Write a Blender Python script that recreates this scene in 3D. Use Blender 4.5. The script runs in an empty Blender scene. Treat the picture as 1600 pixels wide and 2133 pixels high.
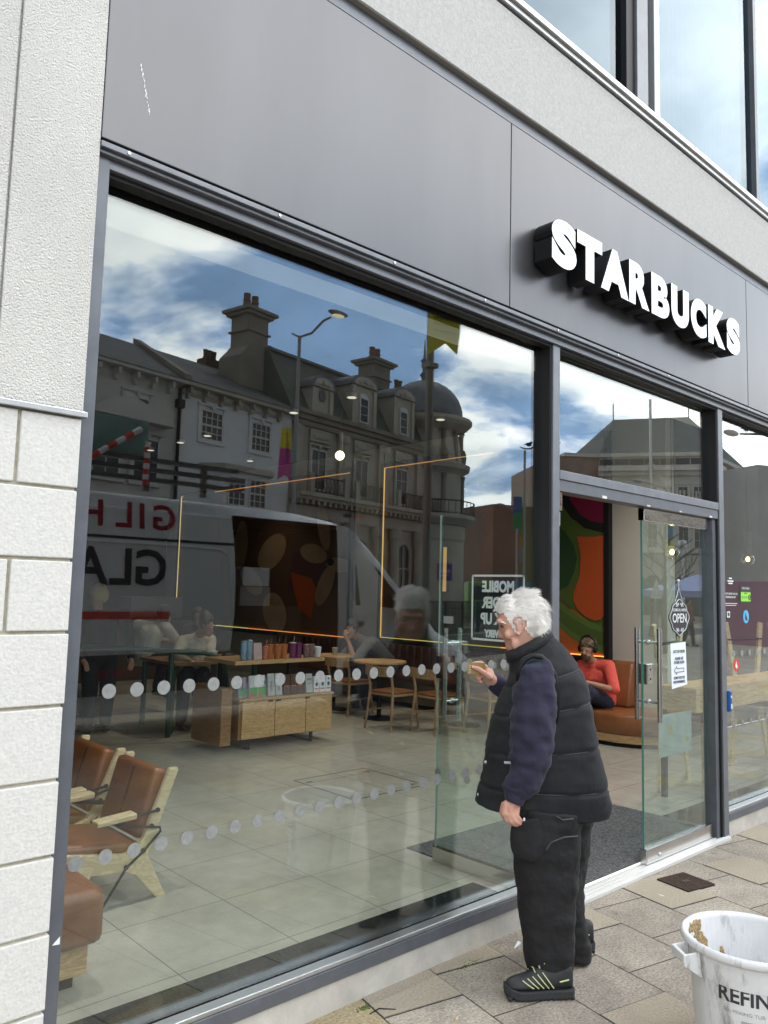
import bpy, bmesh, math, random
from mathutils import Vector, Matrix
random.seed(7)
C = bpy.context.scene.collection
SC = bpy.context.scene
V3 = Vector
R = math.radians

# ---------------------------------------------------------------- camera, light, exposure
CR = Matrix(((0.73164539, 0.08587413, 0.67625487),
             (-0.68122077, 0.05548307, 0.72997253),
             (0.02516506, -0.9947599, 0.09909317)))      # columns: right, down, forward
CAM = V3((0.0, -2.543, 1.66))
FPX = 1655.0
cam = bpy.data.cameras.new("camera"); cam_o = bpy.data.objects.new("camera", cam); C.objects.link(cam_o)
cam.sensor_fit = 'HORIZONTAL'; cam.sensor_width = 36.0; cam.lens = 36.0 * FPX / 1600.0
cam.clip_start = 0.05; cam.clip_end = 2000
cr, cd, cf = CR.col[0], CR.col[1], CR.col[2]
cam_o.matrix_world = Matrix(((cr[0], -cd[0], -cf[0], CAM[0]), (cr[1], -cd[1], -cf[1], CAM[1]), (cr[2], -cd[2], -cf[2], CAM[2]), (0, 0, 0, 1)))
SC.camera = cam_o
SUN = V3((0.62, -0.42, 1.15)).normalized()              # towards the sun
w = bpy.data.worlds.new("World"); SC.world = w; w.use_nodes = True
nt = w.node_tree; nt.nodes.clear()
def N(nt, t, **k):
    n = nt.nodes.new(t)
    for a, b in k.items():
        if a.startswith('i_'): n.inputs[a[2:].replace('_', ' ')].default_value = b
        else: setattr(n, a, b)
    return n
def L(nt, a, b): nt.links.new(a, b)
sky = N(nt, 'ShaderNodeTexSky', sky_type='NISHITA', sun_disc=False)
sky.sun_elevation = math.asin(SUN.z); sky.sun_rotation = math.atan2(SUN.x, SUN.y); sky.air_density = 1.2; sky.dust_density = 0.6
bg1 = N(nt, 'ShaderNodeBackground'); bg1.inputs[1].default_value = 0.15; L(nt, sky.outputs[0], bg1.inputs[0])
tc = N(nt, 'ShaderNodeTexCoord'); sx = N(nt, 'ShaderNodeSeparateXYZ'); L(nt, tc.outputs['Generated'], sx.inputs[0])
zz = N(nt, 'ShaderNodeMath', operation='MAXIMUM'); L(nt, sx.outputs[2], zz.inputs[0]); zz.inputs[1].default_value = 0.0
za = N(nt, 'ShaderNodeMath', operation='ADD'); L(nt, zz.outputs[0], za.inputs[0]); za.inputs[1].default_value = 0.22
cx = N(nt, 'ShaderNodeMath', operation='DIVIDE'); L(nt, sx.outputs[0], cx.inputs[0]); L(nt, za.outputs[0], cx.inputs[1])
cy = N(nt, 'ShaderNodeMath', operation='DIVIDE'); L(nt, sx.outputs[1], cy.inputs[0]); L(nt, za.outputs[0], cy.inputs[1])
cv = N(nt, 'ShaderNodeCombineXYZ'); L(nt, cx.outputs[0], cv.inputs[0]); L(nt, cy.outputs[0], cv.inputs[1]); cv.inputs[2].default_value = 5.7
n1 = N(nt, 'ShaderNodeTexNoise'); n1.inputs['Scale'].default_value = 1.7; n1.inputs['Detail'].default_value = 9; n1.inputs['Roughness'].default_value = 0.56; n1.inputs['Distortion'].default_value = 0.35
L(nt, cv.outputs[0], n1.inputs['Vector'])
rp = N(nt, 'ShaderNodeValToRGB'); rp.color_ramp.elements[0].position = 0.40; rp.color_ramp.elements[0].color = (.45, .45, .45, 1); rp.color_ramp.elements[1].position = 0.50; L(nt, n1.outputs[0], rp.inputs[0])
n2 = N(nt, 'ShaderNodeTexNoise'); n2.inputs['Scale'].default_value = 2.6; n2.inputs['Detail'].default_value = 6; n2.inputs['Roughness'].default_value = 0.6
L(nt, cv.outputs[0], n2.inputs['Vector'])
rc = N(nt, 'ShaderNodeValToRGB'); rc.color_ramp.elements[0].position = 0.36; rc.color_ramp.elements[0].color = (0.62, 0.67, 0.69, 1)
rc.color_ramp.elements[1].position = 0.62; rc.color_ramp.elements[1].color = (1.0, 1.0, 1.0, 1); L(nt, n2.outputs[0], rc.inputs[0])
bg2 = N(nt, 'ShaderNodeBackground'); 
rt = N(nt, 'ShaderNodeValToRGB'); rt.color_ramp.elements[0].position = .40; rt.color_ramp.elements[0].color = (.34, .55, .90, 1); rt.color_ramp.elements[1].position = .50; rt.color_ramp.elements[1].color = (1, .985, .955, 1); L(nt, n1.outputs[0], rt.inputs[0])   # thin veil lets the blue through
mt_ = N(nt, 'ShaderNodeMix', data_type='RGBA', blend_type='MULTIPLY'); mt_.inputs[0].default_value = 1; L(nt, rc.outputs[0], mt_.inputs[6]); L(nt, rt.outputs[0], mt_.inputs[7]); L(nt, mt_.outputs[2], bg2.inputs[0])
dt = N(nt, 'ShaderNodeVectorMath', operation='DOT_PRODUCT'); L(nt, tc.outputs['Generated'], dt.inputs[0]); dt.inputs[1].default_value = (0.45, -0.89, 0)   # clouds are brighter on the sun's side
fa = N(nt, 'ShaderNodeMapRange'); fa.interpolation_type = 'SMOOTHSTEP'; fa.inputs['From Min'].default_value = -.25; fa.inputs['From Max'].default_value = 1; fa.inputs['To Min'].default_value = 2.8; fa.inputs['To Max'].default_value = 9.5; L(nt, dt.outputs['Value'], fa.inputs[0]); L(nt, fa.outputs[0], bg2.inputs[1])
mx = N(nt, 'ShaderNodeMixShader'); L(nt, rp.outputs[0], mx.inputs[0]); L(nt, bg1.outputs[0], mx.inputs[1]); L(nt, bg2.outputs[0], mx.inputs[2])
wo = N(nt, 'ShaderNodeOutputWorld'); L(nt, mx.outputs[0], wo.inputs[0])
sl = bpy.data.lights.new("sun", 'SUN'); sl.energy = 1.5; sl.angle = R(14); sl.color = (1.0, 0.90, 0.77)
so = bpy.data.objects.new("sun", sl); C.objects.link(so); so.rotation_euler = (-SUN).to_track_quat('-Z', 'Y').to_euler(); so.location = (10, -20, 30)
SC.view_settings.view_transform = 'Standard'; SC.view_settings.look = 'None'; SC.view_settings.gamma = 1; SC.view_settings.exposure = -0.78
SC.render.engine = 'CYCLES'
cy_ = SC.cycles
cy_.use_denoising = True
try: cy_.denoiser = 'OPENIMAGEDENOISE'
except Exception: pass
cy_.max_bounces = 10; cy_.diffuse_bounces = 4; cy_.glossy_bounces = 4; cy_.transmission_bounces = 6; cy_.transparent_max_bounces = 24
cy_.caustics_reflective = False; cy_.caustics_refractive = False; cy_.sample_clamp_indirect = 4.0

# ---------------------------------------------------------------- helpers
def ray(u, v): return CR @ V3((u - 800.0, v - 1066.5, FPX))
def at(u, v, ax, val):                     # a point of the photograph on the plane axis = val
    r = ray(u, v); t = (val - CAM[ax]) / r[ax]; return CAM + r * t
def mir(u, v, depth):                      # a mirrored point at a forward depth, put back in the street
    p = CAM + ray(u, v) / FPX * depth; return V3((p.x, -p.y, p.z))
WM = {}
def prop(o, label=None, cat=None, group=None, kind=None):
    if label: o['label'] = label
    if cat: o['category'] = cat
    if group: o['group'] = group
    if kind: o['kind'] = kind
    return o
def thing(name, label, cat, loc=(0, 0, 0), rz=0.0, group=None):
    o = bpy.data.objects.new(name, None); C.objects.link(o); o.empty_display_size = 0.1
    o.location = loc; o.rotation_euler = (0, 0, rz)
    WM[o.name] = Matrix.Translation(V3(loc)) @ Matrix.Rotation(rz, 4, 'Z')
    return prop(o, label, cat, group)
def dup(root, loc, rz=0.0, label=None, group=None):
    def cp(o, par):
        c = o.copy(); C.objects.link(c)
        if par: c.parent = par
        for ch in KIDS.get(o.name, []): cp(ch, c)
        return c
    r = cp(root, None); r.location = loc; r.rotation_euler = (0, 0, rz)
    if label: r['label'] = label
    if group: r['group'] = group
    return r
KIDS = {}
class MB:
    def __init__(s, T=None): s.v = []; s.f = []; s.m = []; s.T = T
    def add(s, vs, fs, mi=0):
        b = len(s.v)
        if s.T is not None: s.v += [s.T @ V3(p) for p in vs]
        else: s.v += [V3(p) for p in vs]
        s.f += [[i + b for i in f] for f in fs]; s.m += [mi] * len(fs); return s
    def box(s, a, b, mi=0):
        x0, y0, z0 = a; x1, y1, z1 = b
        return s.add([(x0, y0, z0), (x1, y0, z0), (x1, y1, z0), (x0, y1, z0), (x0, y0, z1), (x1, y0, z1), (x1, y1, z1), (x0, y1, z1)],
                     [(0, 3, 2, 1), (4, 5, 6, 7), (0, 1, 5, 4), (1, 2, 6, 5), (2, 3, 7, 6), (3, 0, 4, 7)], mi)
    def hexa(s, p, mi=0): return s.add(p, [(0, 3, 2, 1), (4, 5, 6, 7), (0, 1, 5, 4), (1, 2, 6, 5), (2, 3, 7, 6), (3, 0, 4, 7)], mi)
    def bar(s, p, q, wd, th, up=(0, 0, 1), mi=0):      # a rectangular bar from p to q
        p, q = V3(p), V3(q); d = (q - p).normalized(); a = d.cross(V3(up))
        if a.length < 1e-4: a = V3((1, 0, 0))
        a = a.normalized() * wd / 2; b = a.cross(d).normalized() * th / 2
        return s.hexa([p - a - b, p + a - b, p + a + b, p - a + b, q - a - b, q + a - b, q + a + b, q - a + b], mi)
    def prism(s, poly, ax, d0, d1, mi=0):              # polygon in the two other axes, extruded along ax
        def P(a, b, d): return {0: (d, a, b), 1: (a, d, b), 2: (a, b, d)}[ax]
        n = len(poly); vs = [P(a, b, d0) for a, b in poly] + [P(a, b, d1) for a, b in poly]
        return s.add(vs, [tuple(range(n))[::-1], tuple(range(n, 2 * n))] + [(i, (i + 1) % n, n + (i + 1) % n, n + i) for i in range(n)], mi)
    def quad(s, a, b, c, d, mi=0): return s.add([a, b, c, d], [(0, 1, 2, 3)], mi)
    def loft(s, rings, cap=True, closed=True, mi=0):
        n = len(rings[0]); vs = [p for r in rings for p in r]; fs = []
        for k in range(len(rings) - 1):
            for i in range(n if closed else n - 1):
                j = (i + 1) % n; fs.append((k * n + i, k * n + j, (k + 1) * n + j, (k + 1) * n + i))
        if cap: fs += [tuple(range(n))[::-1], tuple(range((len(rings) - 1) * n, len(rings) * n))]
        return s.add(vs, fs, mi)
    def tube(s, pts, r, n=8, mi=0, cap=True):
        pts = [V3(p) for p in pts]; rs = r if isinstance(r, (list, tuple)) else [r] * len(pts); rings = []; a = None
        for i, p in enumerate(pts):
            d = (pts[min(i + 1, len(pts) - 1)] - pts[max(i - 1, 0)]).normalized()
            if a is None: a = d.cross(V3((0, 0, 1)) if abs(d.z) < .9 else V3((1, 0, 0))).normalized()
            a = (a - d * a.dot(d)).normalized(); b = d.cross(a)
            rings.append([p + (a * math.cos(t) + b * math.sin(t)) * rs[i] for t in [2 * math.pi * k / n for k in range(n)]])
        return s.loft(rings, cap, True, mi)
    def limb(s, p, q, r0, r1, n=12, mi=0):             # a capsule that tapers
        p, q = V3(p), V3(q); d = q - p; ln = d.length; d = d / max(ln, 1e-6); pts = []; rs = []
        for k in range(5): t = math.pi / 2 * (1 - k / 4); pts.append(p - d * r0 * math.sin(t)); rs.append(max(r0 * math.cos(t), .0008))
        for k in range(5): t = math.pi / 2 * k / 4; pts.append(q + d * r1 * math.sin(t)); rs.append(max(r1 * math.cos(t), .0008))
        return s.tube(pts, rs, n, mi)
    def chain(s, pts, rs, n=12, mi=0):
        for i in range(len(pts) - 1): s.limb(pts[i], pts[i + 1], rs[i], rs[i + 1], n, mi)
        return s
    def lathe(s, c, prof, n=24, mi=0, rot=None, cap=True):
        c = V3(c); rings = []
        for r, z in prof:
            ring = [V3((r * math.cos(2 * math.pi * k / n), r * math.sin(2 * math.pi * k / n), z)) for k in range(n)]
            rings.append([c + (rot @ p if rot else p) for p in ring])
        return s.loft(rings, cap, True, mi)
    def ball(s, c, r, n=16, m=10, mi=0, rot=None):
        c = V3(c); r = (r, r, r) if not isinstance(r, (tuple, list)) else r; rings = []
        for j in range(m + 1):
            ph = math.pi * j / m; sr = max(math.sin(ph), .002)
            ring = [V3((r[0] * sr * math.cos(2 * math.pi * k / n), r[1] * sr * math.sin(2 * math.pi * k / n), -r[2] * math.cos(ph))) for k in range(n)]
            rings.append([c + (rot @ p if rot else p) for p in ring])
        return s.loft(rings, True, True, mi)
    def disc(s, c, r, ax, th, n=24, mi=0, sx=1.0):
        c = V3(c); pl = [(r * sx * math.cos(2 * math.pi * k / n), r * math.sin(2 * math.pi * k / n)) for k in range(n)]
        o = {0: (c[1], c[2], c[0]), 1: (c[0], c[2], c[1]), 2: (c[0], c[1], c[2])}[ax]
        return s.prism([(a + o[0], b + o[1]) for a, b in pl], ax, o[2] - th / 2, o[2] + th / 2, mi)
    def build(s, name, mat, parent=None, bevel=0.0, smooth=False, remesh=0.0, subd=0, label=None, disp=None, fix=True, smoothit=0):
        me = bpy.data.meshes.new(name)
        if parent is not None: W = WM[parent.name].inverted(); vs = [W @ p for p in s.v]; loc = None
        else:
            lo = [min(p[i] for p in s.v) for i in range(3)]; hi = [max(p[i] for p in s.v) for i in range(3)]
            loc = V3(((lo[0] + hi[0]) / 2, (lo[1] + hi[1]) / 2, lo[2])); vs = [p - loc for p in s.v]
        me.from_pydata(vs, [], s.f)
        for m_ in (mat if isinstance(mat, (list, tuple)) else [mat]): me.materials.append(m_)
        me.polygons.foreach_set('material_index', s.m)
        if fix:
            bm = bmesh.new(); bm.from_mesh(me); bmesh.ops.recalc_face_normals(bm, faces=bm.faces); bm.to_mesh(me); bm.free()
        o = bpy.data.objects.new(name, me); C.objects.link(o)
        if parent is not None: o.parent = parent; WM[o.name] = WM[parent.name]; KIDS.setdefault(parent.name, []).append(o)
        else: o.location = loc; WM[o.name] = Matrix.Translation(loc)
        if remesh:
            md = o.modifiers.new('r', 'REMESH'); md.mode = 'VOXEL'; md.voxel_size = remesh; md.use_smooth_shade = True
            if smoothit: ms = o.modifiers.new('s', 'SMOOTH'); ms.iterations = smoothit; ms.factor = .5
        if bevel:
            md = o.modifiers.new('b', 'BEVEL'); md.width = bevel; md.segments = 2; md.limit_method = 'ANGLE'; md.angle_limit = R(40)
        if subd: md = o.modifiers.new('u', 'SUBSURF'); md.levels = subd; md.render_levels = subd
        if disp:
            tx = bpy.data.textures.new('clouds', 'CLOUDS'); tx.noise_scale = disp[1]; tx.noise_depth = 2
            md = o.modifiers.new('d', 'DISPLACE'); md.texture = tx; md.strength = disp[0]; md.mid_level = .5; md.texture_coords = 'LOCAL'
        if smooth: me.polygons.foreach_set('use_smooth', [True] * len(me.polygons))
        if label: o['label'] = label
        return o
_tc = {}
def text(body, size, mat, parent, M, name='lettering', ext=0.0005, off=0.0, align='CENTER', sx=1.0, sp=1.0, T=None, top=False):
    key = (body, size, ext, off, align, sp)
    if key not in _tc:
        cu = bpy.data.curves.new('t', 'FONT'); cu.body = body; cu.size = size; cu.extrude = ext; cu.offset = off; cu.align_x = align; cu.align_y = 'CENTER'; cu.space_character = sp; cu.space_line = .95
        cu.resolution_u = 3
        ob = bpy.data.objects.new('t', cu); C.objects.link(ob)
        dg = bpy.context.evaluated_depsgraph_get(); me = bpy.data.meshes.new_from_object(ob.evaluated_get(dg))
        _tc[key] = ([v.co.copy() for v in me.vertices], [tuple(p.vertices) for p in me.polygons])
        bpy.data.objects.remove(ob)
    vs, fs = _tc[key]; mb = MB()
    mb.add([M @ V3((p.x * sx, p.y, p.z)) for p in vs], fs)
    return mb.build(name, mat, parent, fix=False)
def frame(o, x, y):                                    # text matrix: origin, right, up
    o, x, y = V3(o), V3(x).normalized(), V3(y).normalized(); z = x.cross(y)
    return Matrix(((x[0], y[0], z[0], o[0]), (x[1], y[1], z[1], o[1]), (x[2], y[2], z[2], o[2]), (0, 0, 0, 1)))
def face_out(x, z, y): return frame((x, y, z), (1, 0, 0), (0, 0, 1))      # read from the street
# ---------------------------------------------------------------- materials
def mat(name, col, rough=.5, metal=0.0, var=0.0, vs=6.0, bump=0.0, bs=40.0, spec=.5, emit=0.0, coat=0.0, sheen=0.0, stretch=None, col2=None, det=6.0, bd=.01):
    m = bpy.data.materials.new(name); m.use_nodes = True; t = m.node_tree; p = t.nodes['Principled BSDF']
    p.inputs['Base Color'].default_value = (*col, 1); p.inputs['Roughness'].default_value = rough; p.inputs['Metallic'].default_value = metal
    p.inputs['Specular IOR Level'].default_value = spec; p.inputs['Coat Weight'].default_value = coat; p.inputs['Sheen Weight'].default_value = sheen
    if emit: p.inputs['Emission Color'].default_value = (*col, 1); p.inputs['Emission Strength'].default_value = emit
    if var or bump or col2:
        tcn = N(t, 'ShaderNodeTexCoord'); vec = tcn.outputs['Object']
        if stretch:
            mp = N(t, 'ShaderNodeMapping'); mp.inputs['Scale'].default_value = stretch; L(t, vec, mp.inputs['Vector']); vec = mp.outputs[0]
    if var or col2:
        n = N(t, 'ShaderNodeTexNoise'); n.inputs['Scale'].default_value = vs; n.inputs['Detail'].default_value = det; n.inputs['Roughness'].default_value = .62; L(t, vec, n.inputs['Vector'])
        r = N(t, 'ShaderNodeValToRGB'); c2 = col2 or tuple(min(1, c * (1 + var)) for c in col); c1 = col if col2 else tuple(c * (1 - var) for c in col)
        r.color_ramp.elements[0].position = .33; r.color_ramp.elements[0].color = (*c1, 1); r.color_ramp.elements[1].position = .67; r.color_ramp.elements[1].color = (*c2, 1)
        L(t, n.outputs[0], r.inputs[0]); L(t, r.outputs[0], p.inputs['Base Color'])
    if bump:
        n = N(t, 'ShaderNodeTexNoise'); n.inputs['Scale'].default_value = bs; n.inputs['Detail'].default_value = 4; L(t, tcn.outputs['Object'] if stretch and bs > 100 else vec, n.inputs['Vector'])
        b = N(t, 'ShaderNodeBump'); b.inputs['Strength'].default_value = bump; b.inputs['Distance'].default_value = bd; L(t, n.outputs[0], b.inputs['Height']); L(t, b.outputs[0], p.inputs['Normal'])
    return m
def glass(name, tint, r0, rough=0.0, gc=(.96, .99, 1, 1)):
    m = bpy.data.materials.new(name); m.use_nodes = True; t = m.node_tree; t.nodes.clear()
    lw = N(t, 'ShaderNodeLayerWeight'); lw.inputs[0].default_value = .5
    pw = N(t, 'ShaderNodeMath', operation='POWER'); L(t, lw.outputs['Facing'], pw.inputs[0]); pw.inputs[1].default_value = 3.8
    ma = N(t, 'ShaderNodeMath', operation='MULTIPLY_ADD'); L(t, pw.outputs[0], ma.inputs[0]); ma.inputs[1].default_value = 1 - r0; ma.inputs[2].default_value = r0
    g = N(t, 'ShaderNodeBsdfGlossy'); g.inputs['Roughness'].default_value = rough; g.inputs['Color'].default_value = gc
    tr = N(t, 'ShaderNodeBsdfTransparent'); tr.inputs[0].default_value = (*tint, 1)
    mxs = N(t, 'ShaderNodeMixShader'); L(t, ma.outputs[0], mxs.inputs[0]); L(t, tr.outputs[0], mxs.inputs[1]); L(t, g.outputs[0], mxs.inputs[2])
    o = N(t, 'ShaderNodeOutputMaterial'); L(t, mxs.outputs[0], o.inputs[0]); return m
def wood(name, c1, c2, scale=(1.5, 14, 14), rough=.45):
    m = mat(name, c1, rough); t = m.node_tree; p = t.nodes['Principled BSDF']
    tcn = N(t, 'ShaderNodeTexCoord'); mp = N(t, 'ShaderNodeMapping'); mp.inputs['Scale'].default_value = scale; L(t, tcn.outputs['Object'], mp.inputs['Vector'])
    n = N(t, 'ShaderNodeTexNoise'); n.inputs['Scale'].default_value = 1.6; n.inputs['Detail'].default_value = 8; n.inputs['Distortion'].default_value = 1.6; n.inputs['Roughness'].default_value = .6; L(t, mp.outputs[0], n.inputs['Vector'])
    wv = N(t, 'ShaderNodeMath', operation='SINE'); mu = N(t, 'ShaderNodeMath', operation='MULTIPLY'); mu.inputs[1].default_value = 42; L(t, n.outputs[0], mu.inputs[0]); L(t, mu.outputs[0], wv.inputs[0])
    ad = N(t, 'ShaderNodeMath', operation='MULTIPLY_ADD'); ad.inputs[1].default_value = .22; L(t, wv.outputs[0], ad.inputs[0]); L(t, n.outputs[0], ad.inputs[2])
    r = N(t, 'ShaderNodeValToRGB'); r.color_ramp.elements[0].position = .3; r.color_ramp.elements[0].color = (*c1, 1); r.color_ramp.elements[1].position = .72; r.color_ramp.elements[1].color = (*c2, 1)
    L(t, ad.outputs[0], r.inputs[0]); L(t, r.outputs[0], p.inputs['Base Color']); return m
def masonry(name, c1, c2, mortar, bw, bh, ms=.012, rough=.85, rot=None, noise=0.25, ns=30.0, bump=.4, offs=.5, accent=None, grid=False, spec=.4, plane='xy', loc=(0, 0, 0), spots=False):
    m = mat(name, c1, rough, spec=spec); t = m.node_tree; p = t.nodes['Principled BSDF']
    tcn = N(t, 'ShaderNodeTexCoord'); mp = N(t, 'ShaderNodeMapping'); mp.vector_type = 'POINT'; L(t, tcn.outputs['Object'], mp.inputs['Vector'])
    mp.inputs['Location'].default_value = loc
    if rot: mp.inputs['Rotation'].default_value = rot
    vec = mp.outputs[0]
    if plane == 'xz':
        s_ = N(t, 'ShaderNodeSeparateXYZ'); c_ = N(t, 'ShaderNodeCombineXYZ'); L(t, vec, s_.inputs[0])
        ax = N(t, 'ShaderNodeMath', operation='ADD'); L(t, s_.outputs[0], ax.inputs[0]); L(t, s_.outputs[1], ax.inputs[1])
        L(t, ax.outputs[0], c_.inputs[0]); L(t, s_.outputs[2], c_.inputs[1]); vec = c_.outputs[0]
    b = N(t, 'ShaderNodeTexBrick', offset=0.0 if grid else offs, offset_frequency=2, squash=1.0)
    b.inputs['Scale'].default_value = 1; b.inputs['Brick Width'].default_value = bw; b.inputs['Row Height'].default_value = bh; b.inputs['Mortar Size'].default_value = ms; b.inputs['Mortar Smooth'].default_value = .2
    b.inputs['Color1'].default_value = (0, 0, 0, 1); b.inputs['Color2'].default_value = (1, 1, 1, 1); b.inputs['Mortar'].default_value = (.5, .5, .5, 1); L(t, vec, b.inputs['Vector'])
    r = N(t, 'ShaderNodeValToRGB'); r.color_ramp.elements[0].color = (*c1, 1); r.color_ramp.elements[1].color = (*c2, 1); r.color_ramp.elements[1].position = .8
    if accent:
        r.color_ramp.interpolation = 'LINEAR'; r.color_ramp.elements[1].position = .84
        e_ = r.color_ramp.elements.new(.87); e_.color = (*accent, 1)
    L(t, b.outputs['Color'], r.inputs[0])
    n = N(t, 'ShaderNodeTexNoise'); n.inputs['Scale'].default_value = ns; n.inputs['Detail'].default_value = 6; n.inputs['Roughness'].default_value = .7; L(t, tcn.outputs['Object'], n.inputs['Vector'])
    nr = N(t, 'ShaderNodeMapRange'); nr.inputs['From Min'].default_value = .3; nr.inputs['From Max'].default_value = .7; nr.inputs['To Min'].default_value = 1 - noise; nr.inputs['To Max'].default_value = 1 + noise; L(t, n.outputs[0], nr.inputs[0])
    n3 = N(t, 'ShaderNodeTexNoise'); n3.inputs['Scale'].default_value = 1.3; n3.inputs['Detail'].default_value = 5; L(t, tcn.outputs['Object'], n3.inputs['Vector'])
    nr3 = N(t, 'ShaderNodeMapRange'); nr3.inputs['From Min'].default_value = .35; nr3.inputs['From Max'].default_value = .65; nr3.inputs['To Min'].default_value = .86; nr3.inputs['To Max'].default_value = 1.08; L(t, n3.outputs[0], nr3.inputs[0])
    mm = N(t, 'ShaderNodeMath', operation='MULTIPLY'); L(t, nr.outputs[0], mm.inputs[0]); L(t, nr3.outputs[0], mm.inputs[1])
    mc = N(t, 'ShaderNodeMix', data_type='RGBA', blend_type='MULTIPLY'); mc.inputs[0].default_value = 1; L(t, r.outputs[0], mc.inputs[6]); L(t, mm.outputs[0], mc.inputs[7])
    mx_ = N(t, 'ShaderNodeMix', data_type='RGBA'); L(t, b.outputs['Fac'], mx_.inputs[0]); L(t, mc.outputs[2], mx_.inputs[6]); mx_.inputs[7].default_value = (*mortar, 1)
    fin = mx_.outputs[2]
    if spots:                                   # trodden gum, drips and dirt
        vo = N(t, 'ShaderNodeTexVoronoi'); vo.inputs['Scale'].default_value = 3.2; nd = N(t, 'ShaderNodeTexNoise'); nd.inputs['Scale'].default_value = 14; va = N(t, 'ShaderNodeVectorMath', operation='MULTIPLY_ADD'); va.inputs[1].default_value = (.06, .06, 0); L(t, tcn.outputs['Object'], nd.inputs['Vector']); L(t, nd.outputs['Color'], va.inputs[0]); L(t, tcn.outputs['Object'], va.inputs[2]); L(t, va.outputs[0], vo.inputs['Vector'])
        vr = N(t, 'ShaderNodeValToRGB'); vr.color_ramp.elements[0].position = .05; vr.color_ramp.elements[0].color = (.62, .60, .58, 1); vr.color_ramp.elements[1].position = .085; vr.color_ramp.elements[1].color = (1, 1, 1, 1); L(t, vo.outputs['Distance'], vr.inputs[0])
        n9 = N(t, 'ShaderNodeTexNoise'); n9.inputs['Scale'].default_value = 4.5; n9.inputs['Detail'].default_value = 8; n9.inputs['Roughness'].default_value = .7; L(t, tcn.outputs['Object'], n9.inputs['Vector']); r9 = N(t, 'ShaderNodeMapRange'); r9.inputs['From Min'].default_value = .38; r9.inputs['From Max'].default_value = .56; r9.inputs['To Min'].default_value = .80; r9.inputs['To Max'].default_value = 1.04; L(t, n9.outputs[0], r9.inputs[0])
        for sk in (vr.outputs[0], r9.outputs[0]): ms_ = N(t, 'ShaderNodeMix', data_type='RGBA', blend_type='MULTIPLY'); ms_.inputs[0].default_value = 1; L(t, fin, ms_.inputs[6]); L(t, sk, ms_.inputs[7]); fin = ms_.outputs[2]
    L(t, fin, p.inputs['Base Color'])
    hb = N(t, 'ShaderNodeMath', operation='MULTIPLY_ADD'); L(t, b.outputs['Fac'], hb.inputs[0]); hb.inputs[1].default_value = -1; ml = N(t, 'ShaderNodeMath', operation='MULTIPLY'); L(t, n.outputs[0], ml.inputs[0]); ml.inputs[1].default_value = .35; L(t, ml.outputs[0], hb.inputs[2])
    bp = N(t, 'ShaderNodeBump'); bp.inputs['Strength'].default_value = bump; bp.inputs['Distance'].default_value = .006; L(t, hb.outputs[0], bp.inputs['Height']); L(t, bp.outputs[0], p.inputs['Normal'])
    return m
M = {}
M['stucco'] = mat('white_stucco', (.63, .62, .585), .9, bump=.85, bs=150, var=.07, vs=2.2, bd=.014, stretch=(1, 1, .5))
M['stone'] = mat('pale_stone', (.575, .565, .54), .85, var=.10, vs=90, bump=.3, bs=100, col2=(.67, .66, .63), det=9)
M['mortar'] = mat('mortar', (.45, .42, .33), .95, var=.2, vs=40)
M['fascia'] = mat('grey_fascia', (.122, .123, .129), .34, .72, var=.05, vs=3, stretch=(1, 1, .22), bump=.10, bs=1.1, bd=.05)
M['frame'] = mat('grey_metal', (.12, .13, .15), .36, .2, var=.12, vs=9)
M['framel'] = mat('grey_metal_light', (.165, .176, .198), .38, .25, var=.12, vs=9)
M['dark'] = mat('black_gap', (.006, .006, .007), .6)
M['alu'] = mat('aluminium', (.55, .56, .57), .32, .85, var=.08, vs=12)
M['steel'] = mat('brushed_steel', (.62, .61, .59), .24, 1, var=.08, vs=8, stretch=(1, 1, 20))
M['chrome'] = mat('polished_steel', (.75, .72, .70), .07, 1, bump=.35, bs=9)
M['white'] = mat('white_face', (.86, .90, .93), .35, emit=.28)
M['blk'] = mat('black_plastic', (.008, .008, .009), .5, spec=.3)
M['render'] = mat('grey_render', (.47, .47, .45), .92, bump=.3, bs=160, var=.10, vs=55)
M['soffit'] = mat('soffit', (.30, .29, .275), .9)
M['conc'] = mat('plinth_concrete', (.50, .48, .44), .85, var=.16, vs=5, bump=.2, bs=60)
M['pave'] = masonry('paving_slabs', (.305, .268, .224), (.365, .326, .275), (.06, .054, .045), .39, .386, .0036, .88, noise=.55, ns=85, spots=True, bump=1.0, accent=(.37, .305, .19), rot=(0, 0, R(101.6)), loc=(.095, .062, 0))
M['tile'] = masonry('floor_tiles', (.43, .41, .35), (.47, .45, .39), (.12, .112, .095), .572, .58, .0022, .22, noise=.10, ns=9, bump=.15, grid=True, loc=(-1.80, -.60, 0))
M['mat'] = mat('entrance_matting', (.022, .023, .026), .95, var=.5, vs=75, bump=.8, bs=120, col2=(.16, .16, .17))
M['granite'] = mat('black_sill', (.022, .026, .028), .12, var=.25, vs=3)
M['oak'] = wood('oak', (.44, .265, .12), (.66, .44, .22), (2.2, 2.2, 14))
M['oakd'] = wood('oak_side', (.22, .12, .06), (.33, .19, .09), (2, 2, 12))
M['ply'] = wood('birch_ply', (.60, .46, .27), (.74, .60, .38), (2, 6, 6))
M['leather'] = mat('tan_leather', (.235, .088, .032), .36, var=.18, vs=5, bump=.12, bs=90)
M['leatherd'] = mat('dark_leather', (.085, .032, .02), .42, var=.2, vs=4)
M['bwood'] = wood('chair_wood', (.33, .20, .10), (.46, .30, .16), (9, 9, 2))
M['wallw'] = mat('cream_wall', (.62, .58, .52), .85, var=.03, vs=2)
M['walld'] = mat('brown_wall', (.075, .055, .045), .8, var=.1, vs=3)
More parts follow.
